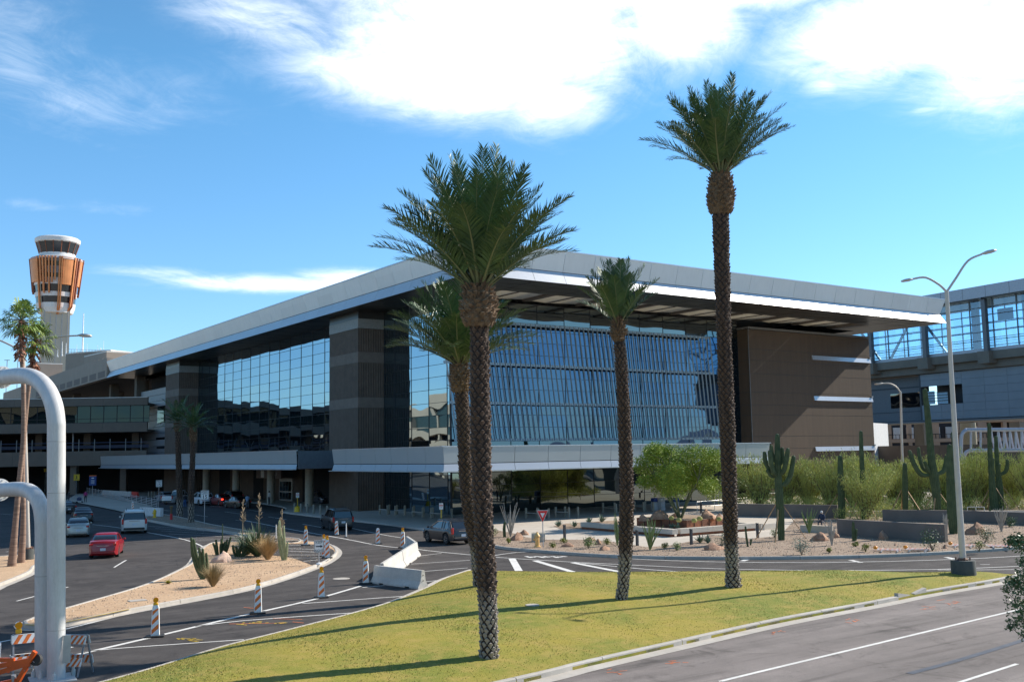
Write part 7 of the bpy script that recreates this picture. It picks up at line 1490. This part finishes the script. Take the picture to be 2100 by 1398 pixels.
# ================================================================ people
SKIN = mat('skin', (.40, .24, .17), .6)
def person(loc, rz, label, top, legs, hair=(.03, .02, .015), shoes=(.02, .02, .02), pose='stand', cap=None, arms='down', H=1.72):
    """one continuous skinned body; clothes follow it by height"""
    T_ = thing('person', loc, label, 'person', rz=rz); s = H/1.75
    if pose == 'stand':
        J = {'pel': (0, 0, .95), 'sp': (0, 0, 1.15), 'ch': (.01, 0, 1.36), 'nk': (0, 0, 1.50), 'hd': (.02, 0, 1.60), 'ht': (.01, 0, 1.72), 'lh': (0, .09, .90), 'lk': (.03, .11, .50), 'la': (0, .12, .08), 'lf': (.15, .13, .03), 'rh': (0, -.09, .90), 'rk': (-.02, -.11, .50), 'ra': (-.04, -.12, .08), 'rf': (.11, -.13, .03),
             'ls': (0, .18, 1.42), 'le': (-.02, .24, 1.15), 'lw': (.06, .25, .90), 'lp': (.09, .24, .82), 'rs': (0, -.18, 1.42), 're': (-.02, -.24, 1.15), 'rw': (.06, -.25, .90), 'rp': (.09, -.24, .82)}
        if arms == 'front': J.update(le=(.08, .22, 1.16), lw=(.28, .12, 1.16), lp=(.35, .08, 1.16), re=(.08, -.22, 1.16), rw=(.28, -.12, 1.18), rp=(.35, -.08, 1.18))
    else:
        J = {'pel': (0, 0, .12), 'sp': (.02, 0, .32), 'ch': (.06, 0, .54), 'nk': (.09, 0, .68), 'hd': (.13, 0, .77), 'ht': (.13, 0, .89), 'lh': (.02, .09, .10), 'lk': (.42, .13, .10), 'la': (.44, .13, -.36), 'lf': (.58, .14, -.41), 'rh': (.02, -.09, .10), 'rk': (.42, -.13, .10), 'ra': (.46, -.13, -.36), 'rf': (.60, -.14, -.41),
             'ls': (.06, .18, .60), 'le': (.12, .24, .34), 'lw': (.32, .16, .22), 'lp': (.40, .12, .20), 'rs': (.06, -.18, .60), 're': (.12, -.24, .34), 'rw': (.32, -.16, .22), 'rp': (.40, -.12, .20)}
    Rr = {'pel': .155, 'sp': .135, 'ch': .165, 'nk': .055, 'hd': .095, 'ht': .07, 'lh': .10, 'lk': .062, 'la': .045, 'lf': .04, 'rh': .10, 'rk': .062, 'ra': .045, 'rf': .04, 'ls': .07, 'le': .047, 'lw': .032, 'lp': .035, 'rs': .07, 're': .047, 'rw': .032, 'rp': .035}
    E_ = [('pel', 'sp'), ('sp', 'ch'), ('ch', 'nk'), ('nk', 'hd'), ('hd', 'ht'), ('pel', 'lh'), ('lh', 'lk'), ('lk', 'la'), ('la', 'lf'), ('pel', 'rh'), ('rh', 'rk'), ('rk', 'ra'), ('ra', 'rf'), ('ch', 'ls'), ('ls', 'le'), ('le', 'lw'), ('lw', 'lp'), ('ch', 'rs'), ('rs', 're'), ('re', 'rw'), ('rw', 'rp')]
    names = list(J); vs = [Vector(J[n])*s for n in names]; es = [(names.index(a), names.index(b)) for a, b in E_]; rs = [Rr[n]*s for n in names]
    for side in ('l', 'r'):   # five short fingers
        w = Vector(J[side+'w']); p = Vector(J[side+'p']); d = (p-w).normalized(); q = d.cross(Vector((0, 1, 0))).normalized(); pi_ = names.index(side+'p')
        for k in range(5):
            o = (k-2)*.016; t = p+d*(.055+.02*(2-abs(k-2)) if k else .03)+q*(o if k else -.05); vs.append(t*s); es.append((pi_, len(vs)-1)); rs.append(.009*s)
    me = bpy.data.meshes.new('body'); me.from_pydata([tuple(v) for v in vs], es, []); o = bpy.data.objects.new('body', me); S.collection.objects.link(o)
    md = o.modifiers.new('skin', 'SKIN'); sv = me.skin_vertices[0].data
    for i, v in enumerate(sv): v.radius = (rs[i], rs[i]*(1.15 if names[i:i+1] and names[i] in ('pel', 'sp', 'ch') else 1)); v.use_root = (i == 0)
    sd_ = o.modifiers.new('sub', 'SUBSURF'); sd_.levels = 1; sd_.render_levels = 1
    dg = bpy.context.evaluated_depsgraph_get(); m2 = bpy.data.meshes.new_from_object(o.evaluated_get(dg)); bpy.data.objects.remove(o)
    m2.materials.clear()
    for mm in (SKIN, mat('cloth_top_%d_%d_%d' % tuple(int(c*999) for c in top), top, .9), mat('cloth_leg_%d_%d_%d' % tuple(int(c*999) for c in legs), legs, .9), mat('shoe', shoes, .7)): m2.materials.append(mm)
    hp = Vector(J['pel'])*s; nk = Vector(J['nk'])*s
    for f in m2.polygons:
        c = f.center
        if pose == 'stand': k = 3 if c.z < .10*s else 2 if c.z < .97*s and abs(c.y) < .21*s else 0 if c.z > 1.50*s or c.z < .92*s else 1
        else: k = 3 if c.z < -.33*s else 2 if (c.x > .16*s and c.z < .2*s and abs(c.y) < .2) or c.z < .12*s else 0 if (c.z > .69*s or (c.x > .29*s and c.z > .12*s)) else 1
        f.material_index = k; f.use_smooth = True
    ob = bpy.data.objects.new('body', m2); S.collection.objects.link(ob); ob.parent = T_
    hd = Vector(J['hd'])*s; hm = MB(); hm.ball(hd+Vector((-.018, 0, .035))*s, .108*s, 14, (1, .92, 1.05)); hm.build('cap' if cap else 'hair', mat('cap_%d' % int(cap[0]*999), cap, .8) if cap else mat('hair_%d' % int(hair[0]*999), hair, .8), T_, smooth=60)
    fc = MB(); fc.ball(hd+Vector((.098, 0, -.005))*s, .018*s, 6, (1, .8, 1.5))
    for yy in (-.034, .034): fc.mi(1).ball(hd+Vector((.088, yy, .025))*s, .010*s, 6)
    for yy in (-.095, .095): fc.mi(0).ball(hd+Vector((0, yy, 0))*s, .025*s, 6, (.8, .4, 1.3))
    fc.mi(2).box(hd+Vector((.090, 0, -.042))*s, (.012*s, .05*s, .012*s)); fc.build('face', [SKIN, mat('eye', (.02, .02, .02), .3), mat('lips', (.35, .12, .10), .6)], T_)
    return T_
person(P(379, 1040, .004), R2(100), 'person in a dark jacket and blue jeans standing between the shaded palm trunks', (.02, .022, .03), (.05, .12, .30))
person(P(507, 1043, .004), R2(70), 'person in a light blue shirt and grey trousers facing the terminal beside the black car', (.22, .32, .46), (.16, .17, .19), arms='front')
person(P(389, 1032, .004), R2(160), 'person in a pale top between the white cars at the kerb', (.45, .42, .40), (.05, .05, .06))
person(P(552, 1034, .13), R2(200), 'person in a white shirt near the terminal entrance door', (.50, .50, .48), (.04, .04, .05))
person(P(175, 1030, .12), R2(250), 'person in a magenta top beside the blue sign on the walkway', (.32, .03, .14), (.03, .03, .04))
person(P(141, 1030, .12), R2(10), 'person in dark clothes next to the gantry pipe on the walkway', (.03, .03, .035), (.04, .04, .05))
sp_ = P(1688, 1087, .147); sp_.z = .66; person(sp_, R2(190), 'seated person in a dark blue jacket and white cap on the pale bench', (.02, .035, .07), (.06, .065, .08), pose='sit', cap=(.6, .58, .55))
lc = thing('luggage_cart', P(163, 1030, .12), 'small luggage cart with bags beside the person in magenta', 'luggage cart'); MB().box((0, 0, .25), (.9, .55, .06)).build('deck', GALV, lc); MB().box((-.05, 0, .48), (.6, .4, .4), bev=.05).build('bag', mat('bag_blue', (.05, .07, .14), .8), lc); MB().box((0, .02, .8), (.45, .35, .22), bev=.05).build('bag', mat('bag_grey', (.25, .25, .28), .8), lc)
for x in (-.35, .35):
    for y in (-.22, .22): MB().tube([(x, y-.02, .09), (x, y+.02, .09)], .09, 10).build('wheel', TYR, lc)
MB().tube([(-.45, -.25, .25), (-.55, -.25, 1.0), (-.55, .25, 1.0), (-.45, .25, .25)], .02, 6).build('handle', GALV, lc)
print('objects', len(S.objects), 'verts', sum(len(o.data.vertices) for o in S.objects if o.type == 'MESH'))
